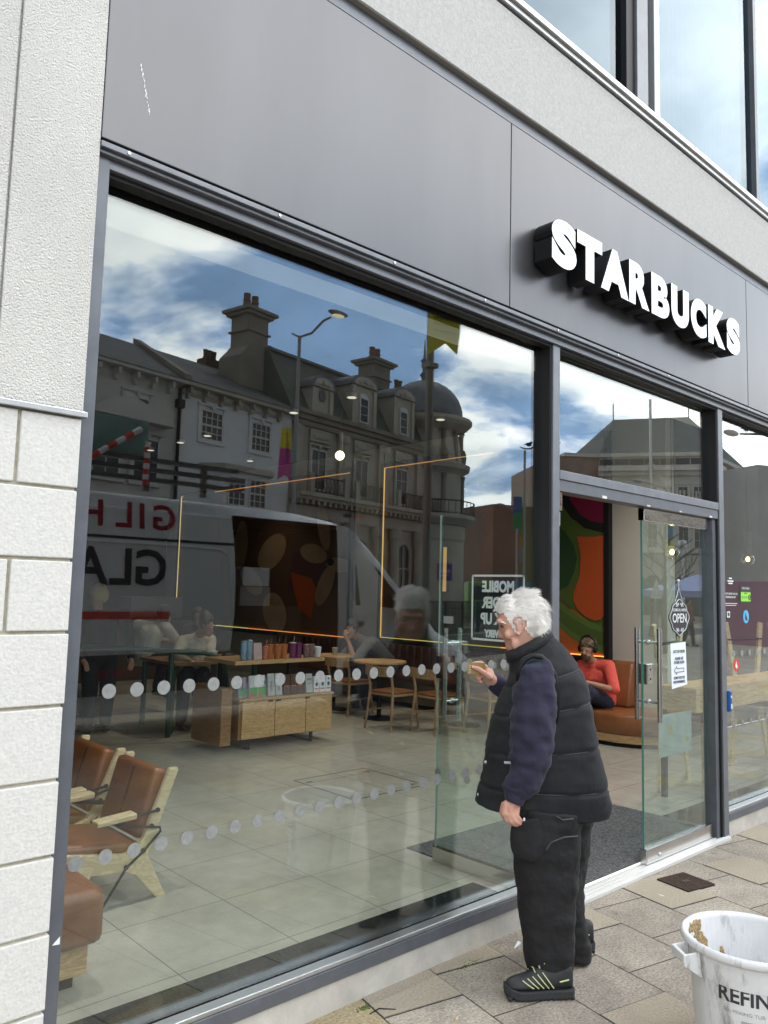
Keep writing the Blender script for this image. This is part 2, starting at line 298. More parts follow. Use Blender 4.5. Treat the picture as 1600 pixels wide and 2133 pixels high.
M['ceil'] = mat('ceiling', (.80, .80, .78), .9); M['ceild'] = mat('dark_ceiling', (.045, .042, .04), .9)
M['glass'] = glass('shopfront_glass', (.92, .96, .95), .092)
M['glassd'] = glass('door_glass', (.87, .95, .925), .08)
M['glassu'] = glass('upper_glass', (.40, .50, .58), .05, 0.0, (.66, .76, .83, 1))
M['gedge'] = mat('glass_edge', (.08, .22, .19), .15, emit=0)
M['frost'] = mat('frosted_vinyl', (.25, .26, .255), .5, var=.16, vs=60)
M['decal'] = mat('white_vinyl', (.80, .84, .84), .5)
M['paper'] = mat('paper', (.80, .86, .94), .7)
M['ink'] = mat('ink', (.03, .03, .04), .6)
M['grey'] = mat('grey_print', (.35, .35, .36), .7)
M['blue'] = mat('sky_blue', (.08, .46, .78), .4)
M['navy'] = mat('navy', (.012, .02, .07), .5)
M['red'] = mat('red', (.62, .05, .035), .45)
M['green'] = mat('bright_green', (.28, .75, .02), .4)
M['dgreen'] = mat('dark_green', (.012, .06, .045), .4)
M['yel'] = mat('yellow', (.75, .62, .03), .55)
M['pink'] = mat('pink', (.62, .08, .36), .6)
M['purple'] = mat('purple', (.09, .03, .20), .5)
M['orange'] = mat('orange', (.70, .17, .025), .4)
# ---------------------------------------------------------------- ground
g = MB(); g.quad((-60, 0.0, 0), (90, 0.0, 0), (90, -120, 0), (-60, -120, 0))
o = g.build('pavement', M['pave'], fix=False); o['kind'] = 'structure'
o.data.transform(Matrix.Translation(o.location)); o.location = (0, 0, 0)
asph = mat('asphalt', (.06, .06, .062), .9, var=.25, vs=30, bump=.4, bs=150)
def on_street(s, d, z): return V3((21.6 + s * .98357 - d * .18052, -20.8 - s * .18052 - d * .98357, z))   # along, away from the shop, up
pt_ = mat('tan_slab', (.305, .262, .20), .9, vs=85, col2=(.41, .36, .285), bump=.5, bs=90)
for sx_, sy_ in ((4.40, -.24), (5.22, -.28), (3.70, -.20), (3.1, -.78), (2.86, -.06), (6.1, -.12), (2.45, -.10), (5.0, -.95)):
    c_, s_ = -.2011, .9796; xp, yp = c_ * sx_ - s_ * sy_ + .095, s_ * sx_ + c_ * sy_ + .062; rw = math.floor(yp / .386); o_ = .195 if rw % 2 == 0 else 0; kx = math.floor((xp + o_) / .39); q_ = []
    for a, b in ((0, 0), (1, 0), (1, 1), (0, 1)):
        X, Y = kx * .39 - o_ + a * .39 + (.003 if a == 0 else -.003) - .095, (rw + b) * .386 + (.003 if b == 0 else -.003) - .062; q_.append((c_ * X + s_ * Y, -s_ * X + c_ * Y, .003))
    MB().quad(*q_).build('tan_paving_slab', pt_, fix=False)['kind'] = 'structure'
r_ = MB(); r_.quad(on_street(-40, -8.5, .006), on_street(22, -8.5, .006), on_street(22, -2.6, .006), on_street(-40, -2.6, .006)); r_.build('road', asph, fix=False)['kind'] = 'structure'
# ---------------------------------------------------------------- the cafe building
GZ = 0.06
B = thing('cafe_building', 'modern corner building with white stucco pier, grey fascia and big shop windows', 'building', (3.3, 0, 0))
# pier: stucco above, stone blocks below
st = MB(); st.box((-6, -.06, 2.205), (.710, .6, 9)); st.box((.718, -.06, 2.205), (.984, .6, 9)); st.box((.71, -.048, 2.205), (.718, .6, 9)); st.build('stucco_pier', M['stucco'], B, bevel=.003)
blk = MB(); zz = [2.178, 1.954]
while zz[-1] > -.1: zz.append(zz[-1] - .2225)
for i in range(len(zz) - 1):
    top, bot = zz[i] - (.005 if i else 0), zz[i + 1] + .005
    xs = [.982, .792, .342, -.108, -.558] if i in (0, 2) else [.982, .575 - (.04 if i > 3 else 0) , .125, -.325, -.775]
    if i in (4, 6, 8, 10): xs = [.982, .66, .21, -.24, -.69]
    for a in range(4): blk.box((xs[a + 1] + .005, -.062 + random.uniform(-.0015, .0015), max(bot, -.02)), (xs[a] - .005 if a else xs[a] + random.uniform(-.003, .002), .2, top))
blk.build('stone_blocks', M['stone'], B, bevel=.004)
MB().box((-6, -.05, -.05), (.975, .3, 2.19)).build('block_mortar', M['mortar'], B)
MB().box((-6, -.078, 2.183), (.992, -.05, 2.201)).box((-6, -.062, 2.201), (.990, -.05, 2.206)).build('stop_bead', M['alu'], B, bevel=.002)
# fascia
gaps = [.983, 3.146, 6.055, 9.1]
for a, b in zip(gaps, gaps[1:]):
    MB().box((a + .003, -.06, 3.13), (b - .003, -.02, 4.128)).build('fascia_panel', M['fascia'], B, bevel=.003)
bk = MB(); bk.box((.99, -.018, 3.10), (9.2, .3, 4.3)); bk.build('fascia_back', M['dark'], B)
MB().box((.99, -.05, 4.14), (9.2, -.02, 4.2)).build('fascia_trim', M['framel'], B)
MB().box((-.2, -.0795, 4.2005), (9.5, .5, 4.2035)).build('soffit', M['soffit'], B)
MB().box((.984, -.085, 4.204), (9.5, .4, 4.72)).build('render_band', M['render'], B, bevel=.004)
MB().box((.984, -.10, 4.735), (9.5, -.03, 4.765)).box((.984, -.118, 4.765), (9.5, -.02, 4.80)).box((.984, -.06, 4.80), (9.5, .1, 4.835)).build('window_sill', M['alu'], B, bevel=.003)
MB().box((.984, -.07, 4.72), (9.5, .0, 4.735)).build('sill_gap', M['dark'], B)
# upper windows
for a, b in ((1.2, 4.36), (4.74, 6.38), (6.43, 9.2)):
    f = MB(); f.box((a - .03, -.02, 4.836), (b + .02, .06, 4.90)); f.build('window_frame', M['alu'], B, bevel=.003)
    MB().box((a, .01, 4.90), (b, .03, 8.2)).build('window', M['glassu'], B)
up = MB(); up.box((4.36, -.03, 4.836), (4.46, .1, 8.2)); up.build('mullion', M['blk'], B)
MB().box((4.46, -.05, 4.836), (4.60, .1, 8.2)).build('mullion', M['framel'], B, bevel=.003)
MB().box((4.60, -.02, 4.836), (4.665, .1, 8.2)).build('mullion', M['frame'], B)
MB().box((4.665, -.06, 4.80), (4.74, .1, 8.2)).build('mullion', mat('grey_alu', (.34, .35, .36), .4, .5), B, bevel=.003)
MB().box((6.38, -.03, 4.836), (6.43, .1, 8.2)).build('mullion', M['frame'], B)
bl = MB()
for k in range(60): x = 4.8 + k * .075; bl.box((x, .12, 4.9), (x + .062, .124, 8.2))
bl.build('vertical_blind', mat('blind', (.34, .40, .45), .8), B)
MB().box((1, .35, 4.84), (9.2, .4, 8.3)).build('upstairs_wall', mat('upstairs', (.16, .20, .25), .9), B)
MB().box((1, .12, 4.84), (9.2, 4, 4.9)).box((1, -.03, 8.2), (9.2, 4, 9)).build('upper_slab', M['ceil'], B)
for k in range(26):                                     # pale scrape and dirt streaks on the cladding
    u, v = 293 + k * .75 + random.uniform(-1.5, 1.5), 140 + k * 4 + random.uniform(-2, 2); q = at(u, v, 1, -.0606); MB().box((q.x, -.0609, q.z), (q.x + random.uniform(.001, .004), -.0602, q.z + random.uniform(.003, .012))).build('scrape', M['decal'], B)
# shop front frames
TOP = 3.06
fr = MB(); fr.box((.99, -.026, 3.05), (9.2, .05, 3.083)); fr.build('head_rail', M['framel'], B, bevel=.002)
MB().box((.99, -.004, 3.034), (9.2, .05, 3.0495)).build('head_rail', M['dark'], B)
MB().box((.985, -.050, 3.0842), (9.2, .02, 3.0965)).box((.985, -.066, 3.098), (9.2, .02, 3.118)).build('head_trim', M['framel'], B, bevel=.002)
for k in range(12): MB().disc((1.08 + k * .62, -.067, 3.109), .006, 1, .006, 10).build('screw', M['alu'], B)
MB().box((.98, .01, -.02), (1.033, .12, 3.06)).box((.985, -.03, -.02), (1.033, .01, 3.084)).build('jamb', M['frame'], B, bevel=.002)
for a, b in ((3.585, 3.662), (5.625, 5.712)):
    MB().box((a + .012, -.012, 0), (b, .10, 3.06)).build('mullion', M['framel'], B, bevel=.003)
    MB().box((a - .004, -.0, 0), (a + .0115, .10, 3.06)).build('mullion_gasket', M['dark'], B)
MB().box((5.57, .01, 0), (5.62, .10, 2.24)).build('door_post', M['frame'], B, bevel=.003)
MB().box((3.6625, -.014, 2.300), (5.6245, .10, 2.352)).build('transom', M['framel'], B, bevel=.003)
MB().box((3.6625, -.006, 2.236), (5.6245, .09, 2.2995)).build('transom', M['frame'], B, bevel=.002)
bm_t = mat('bare_metal', (.7, .7, .68), .5)
for x in (4.1, 4.62, 5.05, 5.49): MB().box((x, -.0075, 2.237), (x + random.uniform(.015, .05), -.0055, 2.243 + random.uniform(0, .012))).build('paint_scrape', bm_t, B)
q = at(116, 1962, 1, -.031); MB().prism([(q.x - .010, q.z - .008), (q.x + .012, q.z - .010), (q.x + .012, q.z + .012)], 1, -.0325, -.0302).build('tape_scrap', M['decal'], B)
for a, b in ((1.034, 3.584), (5.7125, 9.2)):
    MB().box((a, -.012, .115), (b, .02, .168)).build('sill_rail', M['frame'], B, bevel=.003)
    MB().box((a, -.006, .1685), (b, .05, .186)).build('sill_rail', M['alu'], B, bevel=.004)
    MB().box((a - .02, .0, -.05), (b, .10, .1145)).build('plinth', M['conc'], B, bevel=.004)
    MB().box((a, .085, .033), (b, .51, .036)).box((a, .0855, .036), (b, .088, .17)).build('inner_ledge', M['granite'], B)
    MB().box((a, .055, .186), (b, .063, 3.04)).build('window_pane', M['glass'], B)
MB().box((3.663, .055, 2.353), (5.6245, .063, 3.03)).build('window_pane', M['glass'], B)
MB().box((3.60, -.03, .0), (5.70, .085, .022)).box((3.60, -.015, .022), (5.70, .0, .026)).box((3.60, .015, .022), (5.70, .03, .026)).box((3.60, .045, .022), (5.70, .06, .026)).build('threshold', mat('bright_alu', (.78, .78, .77), .45, .4), B, bevel=.002)
# dots on the glass
def dots(pts, name='frosted_dot', ax=1, parent=B, r=.0245, m='frost', th=.001):
    for p in pts: MB().disc(p, r, ax, th, 20).build(name, M[m], parent)
dots([(1.174 + .0996 * k, .0535, 1.304) for k in range(24)]); dots([(1.095 + .0996 * k, .0535, .765 + .0018 * k) for k in range(25)])
dots([(5.985 + .139 * k, .0535, 1.262) for k in range(20)]); dots([(5.965 + .148 * k, .0535, .747) for k in range(20)])
MB().box((5.75, .053, .738), (8.8, .0545, .742)).build('vinyl_line', M['decal'], B)
# open door leaf (hinged on the mullion, swung into the cafe)
D1 = thing('glass_door', 'open frameless glass door swung inwards behind the man, with tall bar handles', 'door', (3.69, 0, 0))
MB().box((3.684, .05, .118), (3.696, .90, 2.15)).build('door_glass', M['glassd'], D1)
MB().box((3.6835, .9002, .118), (3.6965, .9035, 2.15)).build('glass_edge', mat('pale_glass_edge', (.42, .50, .47), .2), D1)
MB().box((3.672, .05, .028), (3.708, .91, .119)).build('bottom_rail', M['steel'], D1, bevel=.003)
MB().box((3.676, -.0, 2.13), (3.704, .13, 2.232)).build('pivot_patch', M['chrome'], D1, bevel=.003)
MB().box((3.678, .86, 1.13), (3.702, .912, 1.265)).build('lock_case', M['blk'], D1, bevel=.003)
def handles(x1, y1, x2, y2, z0, z1, par):
    h = MB()
    for x, y in ((x1, y1), (x2, y2)): h.tube([(x, y, z0), (x, y, z1)], .0155, 14)
    for z in (z0 + .12, z1 - .09): h.tube([(x1, y1, z), (x2, y2, z)], .009, 10); h.ball(((x1 + x2) / 2, (y1 + y2) / 2, z), .017, 10, 8)
    return h.build('handle', M['steel'], par, smooth=False)
handles(3.625, .79, 3.755, .79, .885, 1.445, D1)
dots([(3.6828, .10 + .0905 * k, 1.245) for k in range(9)], ax=0, parent=D1); dots([(3.6828, .06 + .118 * k, .56) for k in range(8)], ax=0, parent=D1)
st = MB(); y0, y1, z0, z1 = .237, .633, 1.384, 1.773
for a in (((y0, z0), (y1, z0 + .012)), ((y0, z1 - .012), (y1, z1)), ((y0, z0), (y0 + .012, z1)), ((y1 - .012, z0), (y1, z1))): st.box((3.6825, a[0][0], a[0][1]), (3.6835, a[1][0], a[1][1]))
st.build('sticker_border', M['decal'], D1)
MB().box((3.6965, y0, z0), (3.6975, y1, z1)).build('sticker', M['ink'], D1)
# printed to be read from the other side of the leaf: mirrored here
def leaf_text(b, z, s, yc=.43, sx=.8): text(b, s, M['decal'], D1, frame((3.6815, yc, z), (0, 1, 0), (0, 0, 1)), 'lettering', .0004, .004, sx=sx)
leaf_text('MOBILE', 1.70, .088); leaf_text('ORDER', 1.605, .088); leaf_text('PICK UP', 1.51, .088); leaf_text('DELIVERY', 1.425, .055)
MB().box((3.6825, .78, 1.47), (3.6835, .86, 1.515)).build('small_sticker', M['grey'], D1)
MB().box((3.6815, .0, 2.045), (3.683, .05, 2.118)).build('label', M['decal'], D1)
# closed right leaf
D2 = thing('glass_door', 'closed glass door leaf carrying the OPEN plaque and paper notice', 'door', (5.1, .06, 0))
MB().box((4.665, .052, .119), (5.555, .064, 2.152)).build('door_glass', M['glassd'], D2)
MB().box((4.6605, .0515, .119), (4.6648, .0645, 2.152)).build('glass_edge', M['gedge'], D2)
MB().box((4.66, .035, .026), (5.56, .082, .118)).build('bottom_rail', M['steel'], D2, bevel=.004)
MB().box((4.66, .036, 2.1525), (5.56, .08, 2.234)).build('top_rail', M['chrome'], D2, bevel=.003)
b_ = MB(); b_.ball((4.82, .033, .06), (.014, .008, .014), 10, 6); b_.build('bolt', M['alu'], D2)
handles(4.735, -.02, 4.735, .135, .885, 1.468, D2)
MB().box((4.667, .03, 1.118), (4.742, .086, 1.245)).disc((4.715, .03, 1.21), .007, 1, .006, 10, 1).disc((4.715, .03, 1.15), .007, 1, .006, 10, 1).build('lock_case', [M['steel'], M['blk']], D2, bevel=.003)
MB().box((4.885, .066, .636), (5.327, .067, .905)).build('poster', mat('poster_back', (.36, .38, .37), .6, var=.15, vs=8), D2)
pb = MB(); pb.disc((5.03, .0655, .80), .03, 1, .0006, 12, 0, 1.1); pb.disc((5.26, .0655, .72), .02, 1, .0006, 10, 0, 1.3); pb.build('poster_print', mat('print', (.42, .33, .14), .6), D2)
# paper notice
nz = thing('paper_notice', 'white paper notice with an arrow taped to the closed door glass', 'notice', (5.12, .05, 1.06))
MB().hexa([(5.018, .045, 1.066), (5.235, .047, 1.085), (5.235, .0475, 1.085), (5.018, .0455, 1.066), (5.013, .0495, 1.362), (5.222, .049, 1.370), (5.222, .0495, 1.370), (5.013, .05, 1.362)]).build('sheet', M['paper'], nz)
for i, (b, z, s) in enumerate((('OUT OF ORDER', 1.308, .026), ('PLEASE USE', 1.262, .026), ('OTHER DOOR', 1.236, .026), ('SORRY FOR THE', 1.135, .024), ('INCONVENIENCE', 1.108, .024))):
    text(b, s, M['ink'], nz, face_out(5.12, z, .0435), 'lettering', .0003, .0005, sx=.85)
ar = MB(); P_ = [(5.05, 1.185), (5.085, 1.212), (5.085, 1.197), (5.185, 1.197), (5.185, 1.173), (5.085, 1.173), (5.085, 1.158)]
for i in range(7):
    a, b = P_[i], P_[(i + 1) % 7]; ar.bar((a[0], .0435, a[1]), (b[0], .0435, b[1]), .0035, .0008, (0, 1, 0))
ar.build('arrow', M['ink'], nz)
# OPEN plaque
op = thing('open_plaque', 'ornate black OPEN plaque hanging on a string against the door glass', 'sign', (5.12, .04, 1.43))
pl = []
for k in range(64):
    t = 2 * math.pi * k / 64; r = 1 + .05 * math.cos(4 * t) + .045 * math.cos(8 * t)
    pl.append((5.12 + .142 * r * math.cos(t) * .93, 1.535 + .118 * r * math.sin(t) * (1.0)))
MB().prism(pl, 1, .038, .044).build('board', M['ink'], op, bevel=.001)
rim = MB(); rim.tube([(5.12 + (a - 5.12) * .93, .0375, 1.535 + (b - 1.535) * .93) for a, b in pl + pl[:1]], .0022, 5)
for zc, s in ((1.618, 1), (1.452, -1)):
    for sx in (-1, 1): rim.tube([(5.12 + sx * (.012 + .030 * t) , .0365, zc + s * .012 * math.sin(t * 9)) for t in [k / 10 for k in range(14)]], .0022, 5)
rim.build('scroll_border', M['decal'], op)
text('COME IN, WE\'RE', .026, M['decal'], op, face_out(5.12, 1.583, .0365), 'lettering', .0003, .0003); text('OPEN', .085, M['decal'], op, face_out(5.12, 1.527, .0365), 'lettering', .0003, .001, sx=.9)
MB().tube([(5.07, .041, 1.64), (5.12, .041, 1.73), (5.17, .041, 1.64)], .0022, 6).tube([(5.12, .041, 1.725), (5.118, .041, 1.775)], .0022, 6).ball((5.118, .042, 1.78), .010, 8, 6).build('string', M['decal'], op)
# stickers on the right-hand pane
def sticker(name, label, cx, cz, parts, cat='sticker'):
    s = thing(name, label, cat, (cx, .05, cz))
    for nm, m, mb in parts: mb.build(nm, m, s)
    return s
hs = sticker('rating_sticker', 'green and black rating sticker on the right-hand shop window', 6.2, 1.63, [('card', M['ink'], MB().box((6.115, .051, 1.64), (6.30, .0525, 1.768))), ('panel', M['green'], MB().box((6.12, .0505, 1.652), (6.295, .0512, 1.722)))])
text('FOOD HYGIENE', .018, M['decal'], hs, face_out(6.205, 1.75, .0502), 'lettering', .0003); text('RATING', .016, M['ink'], hs, face_out(6.205, 1.712, .0502), 'lettering', .0003); text('0 1 2 3 4', .026, M['ink'], hs, face_out(6.185, 1.682, .0502), 'lettering', .0003)
MB().disc((6.272, .0502, 1.682), .022, 1, .0006, 16).build('badge', M['ink'], hs); text('5', .034, M['green'], hs, face_out(6.272, 1.682, .0497), 'lettering', .0003, .001)
sticker('round_sticker', 'round sky blue sticker with a dark leaf on the right window', 6.207, 1.49, [('disc', M['blue'], MB().disc((6.207, .052, 1.535), .05, 1, .001, 28)), ('mark', M['ink'], MB().prism([(6.195, 1.57), (6.21, 1.545), (6.235, 1.51), (6.205, 1.505), (6.187, 1.52)], 1, .0508, .0514))])
sticker('round_sticker', 'round red sticker low on the right window pane', 6.022, 1.13, [('disc', M['red'], MB().disc((6.022, .052, 1.178), .048, 1, .001, 28)), ('mark', M['decal'], MB().prism([(6.0, 1.17), (6.02, 1.21), (6.03, 1.18), (6.045, 1.165), (6.02, 1.15)], 1, .0508, .0514))])
ws = thing('window_lettering', 'small white vinyl lettering and icon low on the right window pane', 'lettering', (5.95, .05, 1.5))
for b, z, s in (('CITY', 1.815, .026), ('HOURS', 1.79, .024), ('WHAT\'S GREAT ON THE', 1.705, .021), ('REWARDS IN APP', 1.68, .021), ('', 0, 0)):
    if b and b not in ('CITY', 'HOURS'): text(b, s, M['decal'], ws, face_out(5.95, z, .0535), 'lettering', .0003)
ln = MB()
for z, w_ in ((1.815, .05), (1.795, .10), (1.778, .07), (1.632, .22), (1.618, .18)): ln.box((5.95 - w_ / 2, .0535, z), (5.95 + w_ / 2, .0542, z + (.010 if z > 1.7 else .004)))
ln.build('printed_lines', M['decal'], ws)
MB().box((5.885, .0535, 1.53), (5.93, .0542, 1.575)).build('icon', M['decal'], ws, bevel=.0)
MB().disc((5.9075, .0532, 1.5525), .016, 1, .0004, 16).build('icon_mark', M['dgreen'], ws)
eb = thing('push_button', 'blue door push button box on the right-hand mullion', 'button', (5.74, -.02, .87))
MB().box((5.715, -.03, .87), (5.76, .01, 1.02)).build('case', mat('blue_case', (.01, .09, .36), .35), eb, bevel=.012)
MB().disc((5.738, -.031, .975), .009, 1, .003, 12).box((5.73, -.0325, .89), (5.747, -.0305, .925)).build('symbol', M['decal'], eb)
# sign letters: one object per letter, black returns, white faces
SG = thing('shop_sign', 'white block letters with deep black sides on the grey fascia', 'sign', (4.48, -.1, 3.39))
def letter_mesh(ch, size, off):
    cu = bpy.data.curves.new('t', 'FONT'); cu.body = ch; cu.size = size; cu.offset = off; cu.resolution_u = 8; cu.extrude = .055; cu.align_x = 'LEFT'
    ob = bpy.data.objects.new('t', cu); C.objects.link(ob); dg = bpy.context.evaluated_depsgraph_get(); me = bpy.data.meshes.new_from_object(ob.evaluated_get(dg)); bpy.data.objects.remove(ob)
    return me
WORD = 'STARBUCKS'; cell = [.255, .235, .285, .26, .25, .262, .25, .285, .24]
x0, x1 = 3.315, 5.635; tot = sum(cell); px_ = x0
for ch, cw in zip(WORD, cell):
    wd = cw / tot * (x1 - x0)
    me = letter_mesh(ch, .33, {'B': .0165, 'A': .020, 'R': .018}.get(ch, .024))
    xs = [v.co.x for v in me.vertices]; ys = [v.co.y for v in me.vertices]
    lo, hi, yl, yh = min(xs), max(xs), min(ys), max(ys); tw = wd - .028
    if ch in 'TA': tw = wd + .012
    mb = MB(); mb.add([(px_ + (wd - tw) / 2 + (v.co.x - lo) / (hi - lo) * tw, -.133 - v.co.z, 3.388 + (v.co.y - yl) / (yh - yl) * .262) for v in me.vertices], [tuple(p.vertices) for p in me.polygons])
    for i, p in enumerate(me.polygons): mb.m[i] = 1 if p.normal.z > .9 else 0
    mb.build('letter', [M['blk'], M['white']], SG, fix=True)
    px_ += wd
stand = MB()
for k in range(18): x = 3.36 + k * .132; stand.tube([(x, -.08, 3.5 + .04 * (k % 2)), (x, -.0605, 3.5 + .04 * (k % 2))], .008, 6)
stand.build('standoff', M['blk'], SG)
# ---------------------------------------------------------------- inside the cafe
FZ = .03
f = MB(); f.quad((-5, .10, FZ), (14, .10, FZ), (14, 15, FZ), (-5, 15, FZ)); f = f.build('floor', M['tile'], fix=False); f['kind'] = 'structure'
f.data.transform(Matrix.Translation(f.location)); f.location = (0, 0, 0)
CZ = 4.0
c = MB(); c.box((-5, .1, CZ), (14, 15, CZ + .1)); c.build('ceiling', M['ceild'])['kind'] = 'structure'
MB().box((-5, .14, 3.10), (14, .50, CZ - .003)).box((-5, .501, 3.24), (14, .80, CZ - .003)).build('bulkhead', M['ceil'], B, bevel=.004)
wl = MB(); wl.box((8.75, 2.02, 0), (8.95, 15, CZ)).build('side_wall', M['wallw'], B); MB().box((8.95, 2.0, 0), (14, 2.2, CZ)).build('side_wall', M['walld'], B)
MB().box((-5, 14.2, 0), (8.748, 14.4, CZ)).box((-5.2, .1, 0), (-5, 14.2, CZ)).build('back_wall', M['walld'], B)
MB().box((8.725, 2.02, .855), (8.752, 2.70, .885)).box((8.735, 2.02, FZ), (8.7505, 2.70, .13)).build('dado_rail', M['wallw'], B, bevel=.003)
mt = MB(); mt.box((3.72, .09, FZ), (5.75, 1.18, FZ + .007)); prop(mt.build('entrance_mat', M['mat']), 'dark grey speckled entrance matting just inside the open doorway', 'mat')
hb = MB()
for a, b in (((4.22, 2.27), (5.03, 2.285)), ((4.22, 3.06), (5.03, 3.07)), ((4.22, 2.27), (4.232, 3.07)), ((5.02, 2.27), (5.03, 3.07))): hb.box((a[0], a[1], FZ), (b[0], b[1], FZ + .0012))
for p in ((4.30, 2.95), (4.30, 2.36), (4.95, 2.95), (4.95, 2.36)): hb.box((p[0] - .03, p[1] - .012, FZ), (p[0] + .03, p[1] + .012, FZ + .0018))
prop(hb.build('floor_hatch', M['dark']), 'square access hatch outline with black finger slots in the tiled floor', 'hatch')
# armchairs
def armchair(name, label):
    t = thing(name, label, 'armchair', (0, 0, FZ), 0, 'leather and plywood armchairs behind the window')
    T = Matrix.Translation((-1.9, -1.70, 0))
    poly = [(2.19, .03), (2.145, .03), (2.0, .195), (1.93, .225), (1.76, .24), (1.655, .03), (1.61, .03), (1.60, .33), (1.63, .365), (1.93, .315), (2.0, .34), (2.03, .38), (2.165, .715), (2.21, .715), (2.215, .70), (2.06, .285)]
    for y in (1.43, 1.95): MB(T).prism(poly, 1, y, y + .032).build('side_frame', M['ply'], t, bevel=.006)
    s = MB(T); s.hexa([(1.58, 1.475, .30), (2.03, 1.475, .255), (2.03, 1.94, .255), (1.58, 1.94, .30), (1.57, 1.475, .405), (2.05, 1.475, .345), (2.05, 1.94, .345), (1.57, 1.94, .405)])
    s.build('seat', M['leather'], t, bevel=.03, smooth=True)
    b = MB(T); b.hexa([(2.0, 1.475, .37), (2.075, 1.475, .345), (2.075, 1.94, .345), (2.0, 1.94, .37), (2.10, 1.475, .72), (2.18, 1.475, .70), (2.18, 1.94, .70), (2.10, 1.94, .72)])
    bo = b.build('backrest', M['leather'], t, bevel=.026, smooth=True)
    MB(T).bar((2.01, 1.7, .40), (2.09, 1.7, .69), .004, .02, (0, 1, 0)).build('seam', M['leatherd'], bo)
    for y in (1.44, 1.965):
        MB(T).hexa([(1.77, y - .03, .475), (1.98, y - .03, .485), (1.98, y + .05, .485), (1.77, y + .05, .475), (1.77, y - .03, .50), (1.98, y - .03, .515), (1.98, y + .05, .515), (1.77, y + .05, .50)]).build('armrest', M['ply'], t, bevel=.006)
        o = -.02 if y < 1.5 else .035
        MB(T).tube([(1.80, y, .478), (1.99, y, .492), (2.10, y + o, .51)], .007, 8).tube([(1.86, y, .477), (1.95, y + o, .45), (2.07, y + o, .43), (2.115, y + o, .42), (2.12, y + o, .40), (2.03, y + o, .315), (1.94, y + o, .25), (1.79, y + o, .035)], .007, 8).build('arm_rod', M['blk'], t, smooth=True)
    kb = MB(T)
    for x, z in ((2.10, .51), (2.07, .433), (2.03, .316), (1.94, .25)): kb.disc((x, 1.424, z), .012, 1, .012, 10).disc((x, 1.988, z), .012, 1, .012, 10)
    kb.build('rod_fixing', M['blk'], t)
    return t
a0 = armchair('armchair', 'tan leather and pale plywood armchair nearest the window glass')
a0.location = (1.9, 1.70, FZ - .03)
dup(a0, (1.9, 2.34, FZ - .03), 0, 'tan leather armchair second from the window glass, behind the nearest one')
ot = thing('ottoman', 'low tan leather ottoman on an oak base beside the window pier', 'ottoman', (1.1, .95, FZ))
MB().box((.55, .70, .195), (1.515, 1.28, .42)).build('cushion', M['leather'], ot, bevel=.045, smooth=True)
MB().box((.60, .74, .085), (1.46, 1.24, .20)).build('base', M['oak'], ot, bevel=.004)
for x in (.7, 1.32): MB().box((x, .78, FZ), (x + .10, 1.2, .085)).build('foot', M['blk'], ot)
# display cabinet
cb = thing('display_cabinet', 'floating oak three-door display cabinet on black metal legs', 'cabinet', (5.07, 4.7, FZ))
MB().box((4.47, 4.34, .142), (5.665, 4.95, .522)).build('carcass', M['oakd'], cb, bevel=.003)
for a, b in ((4.50, 4.895), (4.90, 5.295), (5.30, 5.655)): MB().box((a + .002, 4.32, .150), (b - .002, 4.339, .518)).build('door', M['oak'], cb, bevel=.002)
MB().box((4.46, 4.315, .5225), (5.67, 4.96, .548)).build('top', M['oak'], cb, bevel=.003)
for x in (4.84, 4.935, 5.31): MB().box((x - .03, 4.3185, .497), (x + .03, 4.3235, .518)).build('finger_pull', M['blk'], cb)
for x in (4.63, 5.43): MB().box((x - .012, 4.38, FZ), (x + .012, 4.92, FZ + .02)).box((x - .012, 4.38, FZ), (x + .012, 4.41, .142)).box((x - .012, 4.89, FZ), (x + .012, 4.92, .142)).build('leg', M['blk'], cb)
for x in (4.55, 5.45): MB().box((x, 4.86, .548), (x + .03, 4.90, .885)).build('shelf_post', M['blk'], cb)
MB().box((4.40, 4.33, .885), (5.54, 4.93, .925)).build('shelf', M['oak'], cb, bevel=.003)
MB().box((4.28, 4.36, .10), (4.40, 4.92, .66)).build('side_shelf', M['oakd'], cb, bevel=.003)
# goods on the cabinet: tumblers, bags and boxes
def tumbler(x, y, z, r, h, m, nm, label, grp, lid=None, straw=False):
    t = thing(nm, label, 'tumbler' if nm != 'mug' else 'mug', (x, y, z), 0, grp)
    MB().lathe((x, y, z), [(r * .74, 0), (r * .78, .004), (r * .98, h * .96), (r, h)], 18).build('body', m, t, smooth=False)
    MB().lathe((x, y, z + h), [(r * 1.02, 0), (r * 1.02, .008), (r * .8, .012)], 18).build('lid', lid or m, t)
    if straw: MB().tube([(x + r * .2, y, z + h), (x + r * .35, y - .01, z + h + .075)], .0035, 6).build('straw', lid or m, t)
    return t
SH = .926
tb = mat('blue_tumbler', (.30, .45, .62), .3, var=.5, vs=60, metal=.3); to = mat('orange_tumbler', (.50, .16, .05), .25, var=.15, vs=8); tp = mat('purple_tumbler', (.22, .05, .17), .25, metal=.2); tm = mat('mauve_tumbler', (.26, .16, .17), .3, var=.7, vs=60); trd = mat('speckled_tumbler', (.55, .18, .13), .4, var=.9, vs=80)
G1 = 'reusable tumblers along the cabinet shelf'
